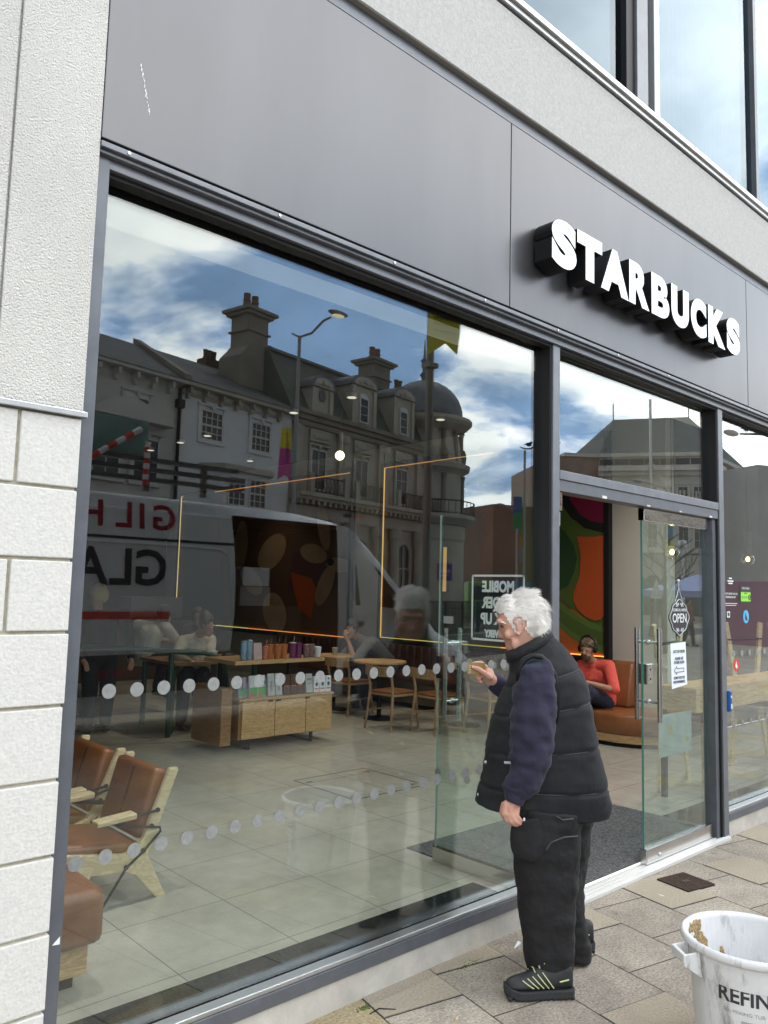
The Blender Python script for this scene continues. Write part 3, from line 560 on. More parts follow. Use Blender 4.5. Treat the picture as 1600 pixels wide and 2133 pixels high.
for i, (x, m, h, r, lab, st) in enumerate(((4.535, tb, .185, .036, 'tall pale blue tumbler at the end of the shelf', 0), (4.615, tb, .19, .036, 'tall pale blue tumbler beside the pink gift bag', 0), (4.80, trd, .125, .033, 'short red speckled tumbler next to the pink gift bag', 1), (4.87, to, .14, .042, 'orange straw tumbler nearest the red speckled one', 1), (4.955, to, .14, .044, 'middle orange straw tumbler on the shelf', 1), (5.05, to, .14, .044, 'orange straw tumbler beside the purple tumblers', 1), (5.15, tp, .155, .042, 'purple tumbler with a chrome lid beside the orange ones', 1), (5.245, tp, .15, .042, 'purple tumbler nearest the mauve speckled ones', 1), (5.335, tm, .13, .038, 'mauve speckled tumbler beside the purple tumbler', 0), (5.42, tm, .13, .038, 'mauve speckled tumbler beside the white mug', 0))):
    tumbler(x, 4.40 + .02 * (i % 2), SH, r, h, m, 'tumbler', lab, G1, M['alu'] if i in (6, 0) else None, st)
tumbler(5.495, 4.40, SH, .038, .10, M['paper'], 'mug', 'white mug with a round emblem at the shelf end', None)
def pack(x, y, z, wd, dp, h, m, nm, label, cat, grp=None, pr=None, pinch=True):
    t = thing(nm, label, cat, (x, y, z), 0, grp)
    a, b = wd / 2, dp / 2; k = .25 if pinch else 1
    MB().hexa([(x - a, y - b, z), (x + a, y - b, z), (x + a, y + b, z), (x - a, y + b, z), (x - a * .97, y - b * k, z + h), (x + a * .97, y - b * k, z + h), (x + a * .97, y + b * k, z + h), (x - a * .97, y + b * k, z + h)]).build('body', m, t, bevel=.003)
    dy = (b - b * k) / h
    for i, (zz0, zz1, mm, xx0, xx1) in enumerate(pr or ()):
        y0_, y1_ = y - b + dy * zz0 - .0015, y - b + dy * zz1 - .0015
        MB().quad((x + xx0, y0_, z + zz0), (x + xx1, y0_, z + zz0), (x + xx1, y1_, z + zz1), (x + xx0, y1_, z + zz1)).build('print', mm, t, fix=False)
    return t
pack(4.705, 4.41, SH, .10, .06, .17, mat('pink_bag', (.62, .46, .46), .6, var=.1, vs=20), 'gift_bag', 'pale pink paper gift bag between blue and red tumblers', 'bag')
pw = mat('white_bag', (.66, .68, .72), .5, var=.1, vs=15); ps = mat('silver_bag', (.60, .63, .64), .3, .3, var=.15, vs=15); pbr = mat('brown_bag', (.10, .045, .03), .35, var=.3, vs=14); pg = mat('green_print', (.10, .40, .12), .6); por = mat('orange_print', (.60, .18, .08), .6); pbl = mat('blue_print', (.05, .2, .5), .6); plil = mat('lilac_bag', (.42, .38, .52), .5)
GB = 'coffee bags standing on the cabinet top'
for x, lab in ((4.53, 'lilac coffee bag at the very end of the row'), (4.585, 'lilac coffee bag tucked against the white green-printed bags')):
    pack(x, 4.45, .549, .05, .09, .20, plil, 'coffee_bag', lab, 'coffee bag', GB, [(.02, .09, pg, -.02, .02)])
for x, lab in ((4.665, 'white coffee bag with green and orange hills beside the lilac bags'), (4.765, 'white coffee bag with green hills and a blue corner beside the silver bags')):
    pack(x, 4.41, .549, .098, .075, .215, pw, 'coffee_bag', lab, 'coffee bag', GB, [(.005, .045, por, -.046, .0), (.045, .095, pg, -.046, .046), (.008, .045, pg, .0, .046), (.13, .16, pbl, .0, .046)])
for x, lab in ((4.885, 'silver coffee bag beside the white green-printed bags'), (4.98, 'silver coffee bag beside the brown coffee bags')): pack(x, 4.41, .549, .088, .07, .225, ps, 'coffee_bag', lab, 'coffee bag', GB, [(.05, .15, M['grey'], -.012, .012)])
for x, lab in ((5.085, 'brown coffee bag beside the silver coffee bags'), (5.175, 'middle one of the three brown coffee bags'), (5.265, 'brown coffee bag next to the lone white bag')): pack(x, 4.41, .549, .085, .07, .205, pbr, 'coffee_bag', lab, 'coffee bag', GB, [(.085, .095, por, -.03, .03)])
pack(5.385, 4.41, .549, .09, .06, .20, ps, 'coffee_bag', 'white and silver coffee bag beside the little pod boxes', 'coffee bag', GB, [(.13, .155, M['grey'], -.03, .03)])
for x, lab in ((5.468, 'white pod box nearest the silver coffee bag'), (5.55, 'middle white pod box of the three'), (5.632, 'white pod box at the outer end of the cabinet')):
    t = pack(x, 4.40, .549, .075, .07, .165, M['paper'], 'pod_box', lab, 'box', 'white pod boxes on the cabinet', None, False)
    MB().disc((x, 4.3645, .549 + .085), .021, 1, .001, 18, 0, .85).build('print', M['ink'], t); MB().disc((x, 4.3645, .549 + .14), .010, 1, .001, 12).build('emblem', M['dgreen'], t)
    MB().box((x - .028, 4.3640, .549 + .03), (x + .028, 4.3648, .549 + .045)).build('strip', por, t)
# tables and chairs along the banquette
def cafe_table(x, y, r, h, label, top=None):
    t = thing('cafe_table', label, 'table', (x, y, FZ), 0, 'small round cafe tables')
    MB().lathe((x, y, h - .028), [(r - .006, 0), (r, .006), (r, .022), (r - .004, .028)], 40).build('table_top', top or M['oak'], t)
    MB().lathe((x, y, FZ), [(.20, 0), (.20, .012), (.03, .02), (.03, h - .04 - FZ), (.09, h - .03 - FZ)], 20).build('pedestal', M['blk'], t)
    return t
cafe_table(7.08, 5.10, .34, .765, 'round oak cafe table in front of the dark banquette')
cafe_table(7.62, 4.12, .34, .765, 'round oak cafe table seen through the open door glass')
cafe_table(7.1, 6.05, .30, .77, 'round oak cafe table with a paper cup before the hunched man')
def side_chair(label):
    t = thing('cafe_chair', label, 'chair', (0, 0, FZ), 0, 'wooden cafe chairs')
    z = -FZ
    s = MB(); s.prism([(-.20, -.20), (.20, -.225), (.225, .0), (.20, .225), (-.20, .20)], 2, .455 - FZ, .48 - FZ); s.build('seat_frame', M['bwood'], t, bevel=.008)
    s = MB(); s.prism([(-.19, -.19), (.19, -.215), (.215, .0), (.19, .215), (-.19, .19)], 2, .481 - FZ, .51 - FZ); s.build('seat', M['leather'], t, bevel=.014, smooth=True)
    for y in (-1, 1):
        MB().tube([(.23, .215 * y, 0), (.19, .195 * y, .46 - FZ)], [.012, .018], 10).build('leg', M['bwood'], t, smooth=True)
        MB().tube([(-.26, .215 * y, 0), (-.21, .19 * y, .40), (-.205, .185 * y, .52), (-.235, .19 * y, .66), (-.26, .20 * y, .745)], [.012, .017, .017, .015, .012], 10).build('back_leg', M['bwood'], t, smooth=True)
        MB().tube([(.205, .205 * y, .24), (-.23, .205 * y, .24)], .009, 8).build('stretcher', M['bwood'], t)
    a = MB(); a.loft([[V3((-.265 - .05 * (1 - (k / 6 - 1) ** 2) + dx, -.215 + .43 * k / 12, z_)) for dx, z_ in ((0, .66), (.018, .66), (.014, .775), (-.004, .775))] for k in range(13)]); a.build('backrest', M['bwood'], t, bevel=.004, smooth=False)
    return t
c0 = side_chair('wooden cafe chair with a tan seat, nearest the display cabinet'); c0.location = (6.74, 4.49, FZ); c0.rotation_euler = (0, 0, R(3))
dup(c0, (7.02, 4.0, FZ), R(-4), 'wooden cafe chair partly behind the open glass door edge')
dup(c0, (7.04, 5.64, FZ), R(6), 'wooden cafe chair farthest back, beside the man resting his head')
dup(c0, (7.42, 3.52, FZ), R(-8), 'wooden cafe chair seen wholly through the open door leaf')
bq = thing('banquette', 'long dark brown channelled leather banquette under the mural panel', 'bench', (8.3, 5.2, FZ))
MB().box((8.05, 3.0, .10), (8.70, 9.5, .40)).build('base', M['walld'], bq)
MB().box((8.02, 3.0, .40), (8.62, 9.5, .48)).build('seat', M['leatherd'], bq, bevel=.03, smooth=True)
bc = MB()
for k in range(42): y = 3.0 + k * .155; bc.box((8.56, y + .003, .48), (8.68, y + .152, .855))
bc.build('back_channel', M['leatherd'], bq, bevel=.03, smooth=True)
rb = thing('round_bench', 'curved tan leather bench end on an oak plinth inside the doorway', 'bench', (8.35, 2.5, FZ))
arc = [(8.72, 1.72)] + [(8.48 + .56 * math.cos(t), 2.30 + .58 * math.sin(t)) for t in [R(a) for a in range(265, 175, -9)]] + [(7.92, 2.95), (8.72, 2.95)]
sc_ = lambda k: [(8.72 + (x - 8.72) * k, 2.95 + (y - 2.95) * k) for x, y in arc]
MB().prism(sc_(.94), 2, FZ, .075).build('kick', M['blk'], rb)
MB().prism(sc_(.97), 2, .0755, .16).build('plinth', M['oak'], rb)
MB().prism(sc_(1.0), 2, .1605, .385).build('cushion', M['leather'], rb, bevel=.035, smooth=True)
MB().prism([(8.46, .385), (8.72, .385), (8.72, .90), (8.62, .91), (8.56, .86)], 1, 2.36, 2.95).build('backrest', M['leather'], rb, bevel=.03, smooth=True)
# mural panels with lit edges on the side wall
def led(name, a, b, col, st, par):
    MB().box(a, b).build(name, mat(name + '_light', col, .5, emit=st), par)
MX = 8.69
def mural(label, y0, y1, z0, z1, base, shapes, grp='backlit mural panels'):
    t = thing('mural_panel', label, 'mural', (8.72, (y0 + y1) / 2, z0), 0, grp)
    MB().box((MX, y0, z0), (8.752, y1, z1)).build('board', base, t)
    fr_ = MB(); fr_.box((MX - .03, y0 - .07, z0 - .075), (8.751, y0 - .002, z1 + .07)).box((MX - .03, y1 + .002, z0 - .075), (8.751, y1 + .07, z1 + .07)).box((MX - .03, y0, z0 - .075), (8.751, y1, z0 - .002)).box((MX - .03, y0, z1 + .002), (8.751, y1, z1 + .07)).build('panel_frame', M['dark'], t)
    for i, (m, pts) in enumerate(shapes):
        pl = [at(u, v, 0, MX - .003) for u, v in pts]
        MB().prism([(min(max(p.y, y0 + .004), y1 - .004), min(max(p.z, z0 + .004), z1 - .004)) for p in pl], 0, MX - .0035 - .0022 * i, MX - .002 - .0022 * i).build('painted_shape', m, t)
    return t
z6 = lambda x, y: (1100 + x / 3.2, 800 + y / 3.2)
mo = mat('mural_orange', (.46, .12, .025), .8); mg = mat('mural_green', (.075, .125, .022), .8); mdg = mat('mural_dark_green', (.02, .065, .02), .8); mor = mat('mural_red_orange', (.52, .085, .015), .8); mmg = mat('mural_magenta', (.20, .005, .045), .8); mbk = mat('mural_black', (.01, .008, .008), .8); mg2 = mat('mural_mid_green', (.10, .19, .035), .8)
mbr = mat('mural_brown', (.15, .075, .045), .8, var=.2, vs=1.2); mpe = mat('mural_petal', (.46, .30, .19), .8, var=.15, vs=2); mpu = mat('mural_plum', (.12, .05, .055), .8); mteal = mat('mural_teal', (.07, .085, .08), .8)
far_ = [(y_, z_) for y_, z_ in ()]
m2 = mural('tall mural panel of green, orange and magenta shapes with glowing edges', 2.80, 6.84, .925, 3.66, mbr, [
    (mo, [z6(-60, 1500), z6(215, 1500), z6(530, 1500), z6(530, 1850), z6(-60, 1850)]),
    (mg, [z6(-60, 700), z6(530, 700), z6(530, 1640), z6(430, 1600), z6(300, 1500), z6(210, 1430), z6(-60, 1400)]),
    (mg2, [z6(150, 1400), z6(300, 1520), z6(400, 1580), z6(530, 1620), z6(530, 1800), z6(400, 1760), z6(280, 1680), z6(150, 1560)]),
    (mg, [z6(150, 1450), z6(300, 1560), z6(400, 1620), z6(530, 1660), z6(530, 1750), z6(400, 1715), z6(280, 1640), z6(150, 1520)]),
    (mdg, [z6(180, 930), z6(250, 985), z6(305, 1070), z6(328, 1160), z6(312, 1250), z6(270, 1340), z6(180, 1400)]),
    (mbk, [z6(180, 690), z6(225, 800), z6(290, 890), z6(380, 960), z6(530, 992), z6(530, 690)]),
    (mmg, [z6(255, 690), z6(290, 780), z6(350, 868), z6(420, 910), z6(530, 926), z6(530, 690)]),
    (mor, [z6(330, 1015), z6(380, 1018), z6(440, 1018), z6(516, 1008), z6(520, 1200), z6(522, 1540), z6(490, 1570), z6(450, 1578), z6(390, 1552), z6(335, 1500), z6(306, 1440), z6(310, 1390), z6(348, 1280), z6(356, 1150), z6(340, 1060)]),
    (mteal, [(800, 1335), (880, 1180), (905, 1050), (905, 940), (990, 930), (1010, 1100), (980, 1340)]),
])
led('led_edge', (MX - .022, 2.81, .927), (MX - .010, 4.4, .937), (1.0, .30, .05), 5, m2); led('led_edge', (MX - .022, 4.4, .927), (MX - .010, 6.83, .937), (.95, .75, .12), 1.3, m2)
led('led_edge', (MX - .022, 6.822, .94), (MX - .010, 6.836, 3.65), (1.0, .55, .14), 1.6, m2); led('led_edge', (MX - .022, 4.6, 3.644), (MX - .010, 6.82, 3.656), (1.0, .45, .10), 1.0, m2)
e5 = lambda x, y: (480 + x / 3.333, 1060 + y / 3.333)
petal = lambda cx, cy, a, b, r: [e5(cx + a * math.cos(t) * math.cos(r) - b * math.sin(t) * math.sin(r), cy + a * math.cos(t) * math.sin(r) + b * math.sin(t) * math.cos(r)) for t in [2 * math.pi * k / 24 for k in range(24)]]
m1 = mural('wide dark mural panel of brown petals with glowing edges', 7.68, 13.5, .87, 3.66, mbr, [
    (mpu, [e5(430, 300), e5(700, 300), e5(760, 500), e5(600, 640), e5(400, 560)]), (mor, [e5(420, 440), e5(560, 480), e5(600, 560), e5(560, 760), e5(480, 700), e5(440, 560)]),
    (mpe, petal(290, 300, 140, 80, R(-60))), (mpe, petal(580, 310, 95, 65, R(20))), (mpe, petal(660, 530, 150, 50, R(110))), (mpe, petal(650, 130, 160, 40, R(82))), (mpe, petal(310, 720, 140, 80, R(80))), (mpe, petal(150, 500, 110, 60, R(60))), (mpe, petal(760, 390, 90, 50, R(10))),
    (mbk, petal(700, 370, 26, 26, 0)), (mpe, petal(80, 250, 170, 46, R(95))), (mteal, [(385, 1290), (385, 1020), (450, 1010), (470, 1290)])])
led('led_edge', (MX - .022, 7.7, .872), (MX - .010, 10.6, .884), (1.0, .36, .07), 1.8, m1); led('led_edge', (MX - .022, 10.6, .872), (MX - .010, 13.49, .884), (.95, .8, .2), 1.4, m1)
led('led_edge', (MX - .022, 13.482, .88), (MX - .010, 13.495, 3.65), (1.0, .72, .3), 1.5, m1); led('led_edge', (MX - .022, 7.7, 3.644), (MX - .010, 13.48, 3.656), (1.0, .42, .1), 1.0, m1)
# tall oak table by the right-hand window with plywood bar chairs
ta = thing('high_table', 'tall oak communal table just inside the right window', 'table', (8.2, 1.0, FZ))
MB().box((6.30, .50, .742), (10.2, .84, .938)).build('table_top', M['oak'], ta, bevel=.004)
for x, y in ((6.34, .80), (9.9, .67)): MB().box((x - .02, y - .02, FZ), (x + .02, y + .02, .742)).build('leg', M['blk'], ta)
def bar_chair(label):
    t = thing('bar_chair', label, 'chair', (0, 0, 0), 0, 'tall plywood bar chairs at the oak table')
    for x, s in ((-.30, 1), (.30, -1)):
        MB().bar((x - .04 * s, .02, 1.43), (x + .10 * s, .0, .80), .07, .028, (0, 1, 0)).build('back_post', M['ply'], t, bevel=.004)
        MB().bar((x + .10 * s, .0, .80), (x - .06 * s, -.03, FZ), .07, .028, (0, 1, 0)).build('leg', M['ply'], t, bevel=.004)
        MB().bar((x + .06 * s, -.36, .62), (x + .02 * s, -.38, FZ), .06, .028, (0, 1, 0)).build('leg', M['ply'], t, bevel=.004)
    MB().box((-.24, -.40, .62), (.24, -.02, .69)).build('seat', M['leather'], t, bevel=.02)
    MB().tube([(-.33, .01, 1.26), (.33, .01, 1.26)], .013, 8).build('cross_rod', M['blk'], t)
    return t
bc0 = bar_chair('tall plywood bar chair behind the closed door glass'); bc0.location = (6.80, .98, 0); bc0.rotation_euler = (0, 0, R(8))
dup(bc0, (8.40, .98, 0), R(-6), 'tall plywood bar chair behind the right-hand window, nearer the mullion'); dup(bc0, (9.35, .98, 0), R(5), 'tall plywood bar chair farthest along the oak table')
# high work table with the two readers, counter, basket, low goods
wt = thing('reading_table', 'oak table with dark green tube frame where two people read', 'table', (4.75, 5.9, FZ))
MB().box((4.40, 5.55, .775), (5.6, 6.4, .81)).build('table_top', M['oakd'], wt, bevel=.003)
for y in (5.62, 6.3): MB().tube([(4.42, y, FZ), (4.42, y, .77)], .03, 10).build('leg', M['dgreen'], wt); MB().tube([(5.5, y, FZ), (5.5, y, .77)], .03, 10).build('leg', M['dgreen'], wt)
gr = thing('tube_rail', 'dark green bent tube rail beside the reading table', 'rail', (4.6, 5.4, FZ))
MB().tube([(4.30, 5.45, FZ), (4.30, 5.45, .93)], .03, 12).build('post', M['dgreen'], gr, smooth=True)
MB().tube([(3.2, 6.2, 1.0), (4.0, 5.65, .97), (4.30, 5.45, .945), (4.62, 5.3, .93), (4.76, 5.24, .88), (4.83, 5.22, .78), (4.86, 5.2, .60), (4.87, 5.2, FZ)], .028, 12).build('bent_tube', M['dgreen'], gr, smooth=True)
def put(name, mb, m, label, cat, grp=None, **k): return prop(mb.build(name, m, **k), label, cat, grp)
put('paper_cup', MB().lathe((4.93, 5.62, .811), [(.028, 0), (.040, .10), (.042, .104), (.036, .108)], 16), M['paper'], 'white paper cup on the reading table', 'cup')
put('cap', MB().ball((5.12, 5.62, .845), (.09, .075, .055)).disc((5.05, 5.56, .825), .075, 2, .01, 16, 0, 1.2), M['blk'], 'black cap lying on the reading table', 'hat')
put('paper_cup', MB().lathe((7.0, 5.93, .771), [(.028, 0), (.040, .10), (.042, .104), (.036, .108)], 16), mat('cream_cup', (.5, .46, .38), .7), 'cream paper cup on the table of the hunched man', 'cup')
bs = thing('wicker_basket', 'wicker basket of wrapped goods in a black wire stand', 'basket', (3.74, 6.35, FZ))
MB().lathe((3.74, 6.35, .09), [(.13, 0), (.155, .0), (.19, .30), (.20, .31), (.175, .31), (.15, .05)], 24).build('basket', mat('wicker', (.22, .15, .08), .8, var=.5, vs=26, stretch=(1, 1, 3), bump=.8, bs=50), bs)
MB().tube([(3.74 + .2 * math.cos(t), 6.35 + .2 * math.sin(t), .22) for t in [k * math.pi / 8 for k in range(17)]], .008, 6).tube([(3.74 + .17 * math.cos(t), 6.35 + .17 * math.sin(t), .05) for t in [k * math.pi / 8 for k in range(17)]], .008, 6).build('wire_stand', M['blk'], bs)
gd = MB()
for k in range(16): gd.ball((3.74 + random.uniform(-.13, .13), 6.35 + random.uniform(-.13, .13), .42 + random.uniform(-.03, .03)), (.05, .035, .03), 6, 4)
gd.build('wrapped_goods', mat('foil', (.42, .42, .42), .3, .5, var=.5, vs=30), bs)
rk = thing('goods_rack', 'dim wicker rack of snacks beside the window pier', 'rack', (3.45, 6.3, FZ))
MB().box((3.25, 6.2, .05), (3.62, 6.6, .50)).build('rack', mat('dim_wicker', (.16, .12, .07), .8, var=.4, vs=20), rk, bevel=.02)
gd = MB()
for k in range(8): gd.ball((3.45 + random.uniform(-.12, .12), 6.35, .56 + random.uniform(-.03, .12)), (.06, .05, .05), 6, 4)
gd.build('snack_packs', mat('snack', (.35, .22, .1), .5, var=.6, vs=9), rk)
put('orange_tumbler', MB().lathe((3.55, 6.3, .60), [(.04, 0), (.055, .16), (.03, .19)], 14).tube([(3.55, 6.3, .75), (3.56, 6.3, .86)], .006, 6), M['orange'], 'orange straw tumbler on top of the wicker rack', 'tumbler')
ct = thing('service_counter', 'dark brown service counter deep in the cafe', 'counter', (6.2, 10.8, FZ))
MB().box((3.0, 10.5, FZ), (7.8, 11.3, 1.05)).build('front', mat('slats', (.10, .075, .055), .7, var=.3, vs=30, stretch=(6, 1, .3)), ct); MB().box((2.95, 10.45, 1.0505), (7.85, 11.35, 1.10)).build('top', M['granite'], ct, bevel=.004)
put('menu_case', MB().box((6.3, 10.7, 1.101), (7.3, 11.1, 1.45)), mat('case', (.22, .23, .25), .3, .3), 'pale glass pastry case on the far counter', 'display case', bevel=.01)
# lamps: recessed downlights, added fill spotlights, pendants
lit = mat('lamp_glow', (1.0, .90, .72), .5, emit=1.6)
def downlight(x, y, e, lab, s=70, wc=(1, .84, .66)):
    t = thing('ceiling_light', lab, 'ceiling light', (x, y, CZ - .02), 0, 'ceiling spotlights')
    MB().lathe((x, y, CZ - .05), [(.057, .0), (.068, .0), (.072, .049), (.057, .049), (.057, .0)], 20, cap=False).build('trim', M['white'] if 0 else M['alu'], t)
    MB().disc((x, y, CZ - .052), .055, 2, .003, 20).build('diffuser', lit, t)
    l = bpy.data.lights.new('spot', 'SPOT'); l.energy = e; l.spot_size = R(s); l.spot_blend = .9; l.color = wc; l.shadow_soft_size = .06
    lo = bpy.data.objects.new('spot', l); C.objects.link(lo); lo.location = (x, y, CZ - .07)
dl = []
for u, v, e, lab in ((612, 860, 300, 'ceiling spotlight in line with the display cabinet'), (733, 828, 150, 'ceiling spotlight nearest the window over the hatch'), (432, 908, 120, 'ceiling spotlight over the reading table'), (376, 922, 50, 'ceiling spotlight just beyond the reading table'), (314, 938, 50, 'ceiling spotlight deepest in the cafe row')):
    p = at(u, v, 2, CZ - .05); dl.append((p.x, p.y, e, lab))
dl += [(7.9, 9.6, 45, 'added fill spotlight washing the dark petal mural'), (7.6, 4.6, 110, 'ceiling spotlight above the round cafe tables')] + [(x, 1.25, e, lab) for x, e, lab in ((1.5, 260, 'added fill spotlight above the tan armchairs'), (3.0, 260, 'added fill spotlight behind the window head, second from the pier'), (4.6, 190, 'added fill spotlight above the entrance mat'), (7.5, 380, 'added fill spotlight above the curved bench'))]  # mural spotlight and hidden window row are added to brighten mural and floor
for x, y, e, lab in dl:
    downlight(x, y, e, lab, 135 if y < 2 else 95, (1, .95, .88) if y < 2 else (1, .84, .66))
def pendant(x, y, z, lab, glow, r=.06):
    t = thing('pendant_lamp', lab, 'pendant lamp', (x, y, z), 0, 'bare bulb pendants')
    MB().tube([(x, y, z + .27), (x, y, CZ)], .003, 6).build('cord', M['blk'], t)
    MB().lathe((x, y, z + .055), [(.012, 0), (.033, .0), (.033, .22), (.012, .22)], 16).build('socket', mat('socket', (.10, .08, .07), .5), t)
    if glow: MB().ball((x, y, z), r, 16, 10).build('bulb', mat('warm_bulb', (1, .82, .5), .4, emit=8), t, smooth=True)
    else:
        MB().ball((x, y, z), r, 20, 12).build('bulb', glass('amber_bulb', (1, .93, .72), .06), t, smooth=True); MB().ball((x, y, z), (.018, .018, .024), 10, 8).build('filament', mat('filament', (1, .85, .5), .4, emit=25), t, smooth=True)
p = at(708, 949, 1, 4.6); pendant(p.x, p.y, p.z, 'round glowing pendant bulb hanging in front of the mural', True, .055)
p = at(1400, 1150, 1, .75); pendant(p.x, p.y, p.z, 'clear pendant bulb seen through the closed door glass', False)
p = at(1558, 1165, 1, .75); pendant(p.x, p.y, p.z, 'clear pendant bulb seen through the right-hand window', False)
wlm = thing('wall_light', 'slim vertical amber wall light on a dark post', 'wall light', (8.6, 5.6, 1.7)); pa = at(928, 1140, 0, 8.62); pb_ = at(926, 1232, 0, 8.62)
MB().tube([pa, pb_], .03, 10).build('tube', mat('amber_tube', (1, .5, .15), .5, emit=1.1), wlm); MB().box((8.62, pa.y - .03, pb_.z), (8.69, pa.y + .03, pa.z)).build('bracket', M['dark'], wlm)
# ---------------------------------------------------------------- people
skin = mat('skin', (.60, .33, .25), .5, var=.10, vs=14, bump=.06, bs=120); skin.node_tree.nodes['Principled BSDF'].inputs['Subsurface Weight'].default_value = .08
skin2 = mat('skin_indoor', (.42, .24, .17), .55, var=.08, vs=14)
hairw = mat('white_hair', (.90, .875, .84), .6, var=.08, vs=40)
vestm = mat('black_quilt', (.008, .009, .0115), .72, var=.35, vs=7, bump=.45, bs=13, sheen=.0, col2=(.015, .016, .020), bd=.015, stretch=(1, 1, .45), spec=.3)
sweat = mat('navy_sweatshirt', (.020, .0195, .043), .9, var=.18, vs=9, bump=.5, bs=14, sheen=.06, bd=.02)
trous = mat('black_workwear', (.0075, .0075, .009), .8, var=.5, vs=8, bump=.6, bs=13, bd=.025)
shoem = mat('black_shoe', (.016, .017, .020), .5, var=.2, vs=30); solem = mat('rubber_sole', (.030, .031, .034), .75, bump=.3, bs=70); lime = mat('lime_piping', (.52, .60, .30), .5)
MBs = V3((3.10, -.43, 0)); EF = V3((-.732, .681, 0)); EL = V3((-.681, -.732, 0)); EU = V3((0, 0, 1))
def mp(p, ly=0.0):
    r = ray(*p); q = MBs + EL * ly; t = (q - CAM).dot(EL) / r.dot(EL); return CAM + r * t
def cat(a, b, c, d, t): return (b * 2 + (c - a) * t + (a * 2 - b * 5 + c * 4 - d) * t * t + (b * 3 - a - c * 3 + d) * t ** 3) * .5
def smooth_levels(lv, sub):                    # Catmull-Rom through level rows of floats
    out = []; n = len(lv)
    for i in range(n - 1):
        for k in range(sub):
            t = k / sub; out.append([cat(lv[max(i - 1, 0)][j], lv[i][j], lv[i + 1][j], lv[min(i + 2, n - 1)][j], t) for j in range(len(lv[0]))] + [i + t])
    out.append(list(lv[-1]) + [n - 1.0]); return out
def side_loft(mb, lv, ly=0.0, sub=4, n=28, ex=.9, mod=None, mi=0):
    # rows: front u, v, back u, v, half depth [, ly offset]
    rings = []
    for row in smooth_levels(lv, sub):
        l_ = ly + (row[5] if len(lv[0]) > 5 else 0); F, K, b = mp((row[0], row[1]), l_), mp((row[2], row[3]), l_), row[4]
        c, a = (F + K) / 2, (F - K) / 2; k = mod(row[-1]) if mod else 1.0; ring = []
        for i in range(n):
            t = 2 * math.pi * i / n; cs, sn = math.cos(t), math.sin(t)
            ring.append(c + a * (k * math.copysign(abs(cs) ** ex, cs)) + EL * (b * k * math.copysign(abs(sn) ** ex, sn)))
        rings.append(ring)
    return mb.loft(rings, True, True, mi)
man = thing('person', 'white-haired man in black padded body warmer and navy sweatshirt, holding up a card', 'person', MBs)
bd = MB()
head = [(1076, 1236, 1104, 1237, .028), (1056, 1243, 1122, 1245, .054), (1043, 1258, 1132, 1260, .070), (1037, 1277, 1136, 1277, .077), (1036, 1291, 1136, 1291, .078), (1039, 1303, 1135, 1302, .077), (1042.5, 1315, 1133, 1312, .074), (1046, 1326, 1130, 1320, .071), (1050, 1334, 1127, 1328, .067), (1053, 1341, 1124, 1335, .063), (1054.5, 1349, 1120, 1343, .057), (1058, 1357, 1114, 1350, .048), (1066, 1363, 1106, 1356, .034)]
side_loft(bd, head, 0, 3)
side_loft(bd, [(1072, 1325, 1132, 1300, .055), (1075, 1350, 1138, 1325, .060), (1076, 1380, 1150, 1345, .066), (1070, 1420, 1170, 1390, .12), (1055, 1480, 1200, 1470, .15), (1040, 1600, 1220, 1600, .16), (1060, 1690, 1215, 1690, .15)], 0, 3)
bd.limb(mp((1043, 1301), -.012), mp((1044, 1324), -.012), .008, .0135).ball(mp((1048, 1327), .002), (.010, .010, .008)).ball(mp((1048, 1328), -.024), (.010, .010, .008))
bd.limb(mp((1054.5, 1339), .018), mp((1053.5, 1339), -.03), .006, .006).limb(mp((1056.5, 1345), .016), mp((1055.5, 1345), -.03), .0065, .0065)
bd.limb(mp((1040, 1294), .045), mp((1038, 1293), -.045), .010, .010)
bd.ball(mp((1060, 1322), .052), (.026, .02, .024)).ball(mp((1075, 1340), .050), (.03, .018, .03))
ear = [(1071, 1297), (1073, 1288), (1079, 1284), (1086, 1286), (1090.5, 1295), (1091, 1305), (1087, 1314), (1081, 1322), (1076, 1318)]
bd.chain([mp(p, .086 if i < 6 else .082) for i, p in enumerate(ear)], [.0055] * 9, 8).ball(mp((1081, 1304), .076), (.016, .008, .030), rot=Matrix.Rotation(0, 3, 'Z')).limb(mp((1075, 1296), .08), mp((1078, 1312), .08), .006, .005)
# arms under the sleeves and legs under the trousers keep the body one surface
bd.chain([mp((1122, 1425), .15), mp((1112, 1540), .205), mp((1070, 1668), .225)], [.045, .046, .030]).chain([mp((1130, 1405), -.17), mp((1085, 1470), -.24), mp((1018, 1412), -.20)], [.055, .046, .029])
for l_, ps in ((.12, [(1140, 1715), (1142, 1880), (1148, 2050)]), (-.14, [(1170, 1715), (1178, 1870), (1195, 1985)])): bd.chain([mp(p, l_) for p in ps], [.062, .05, .036])
bd.limb(mp((1140, 1600), 0), mp((1152, 1700), 0), .14, .10)
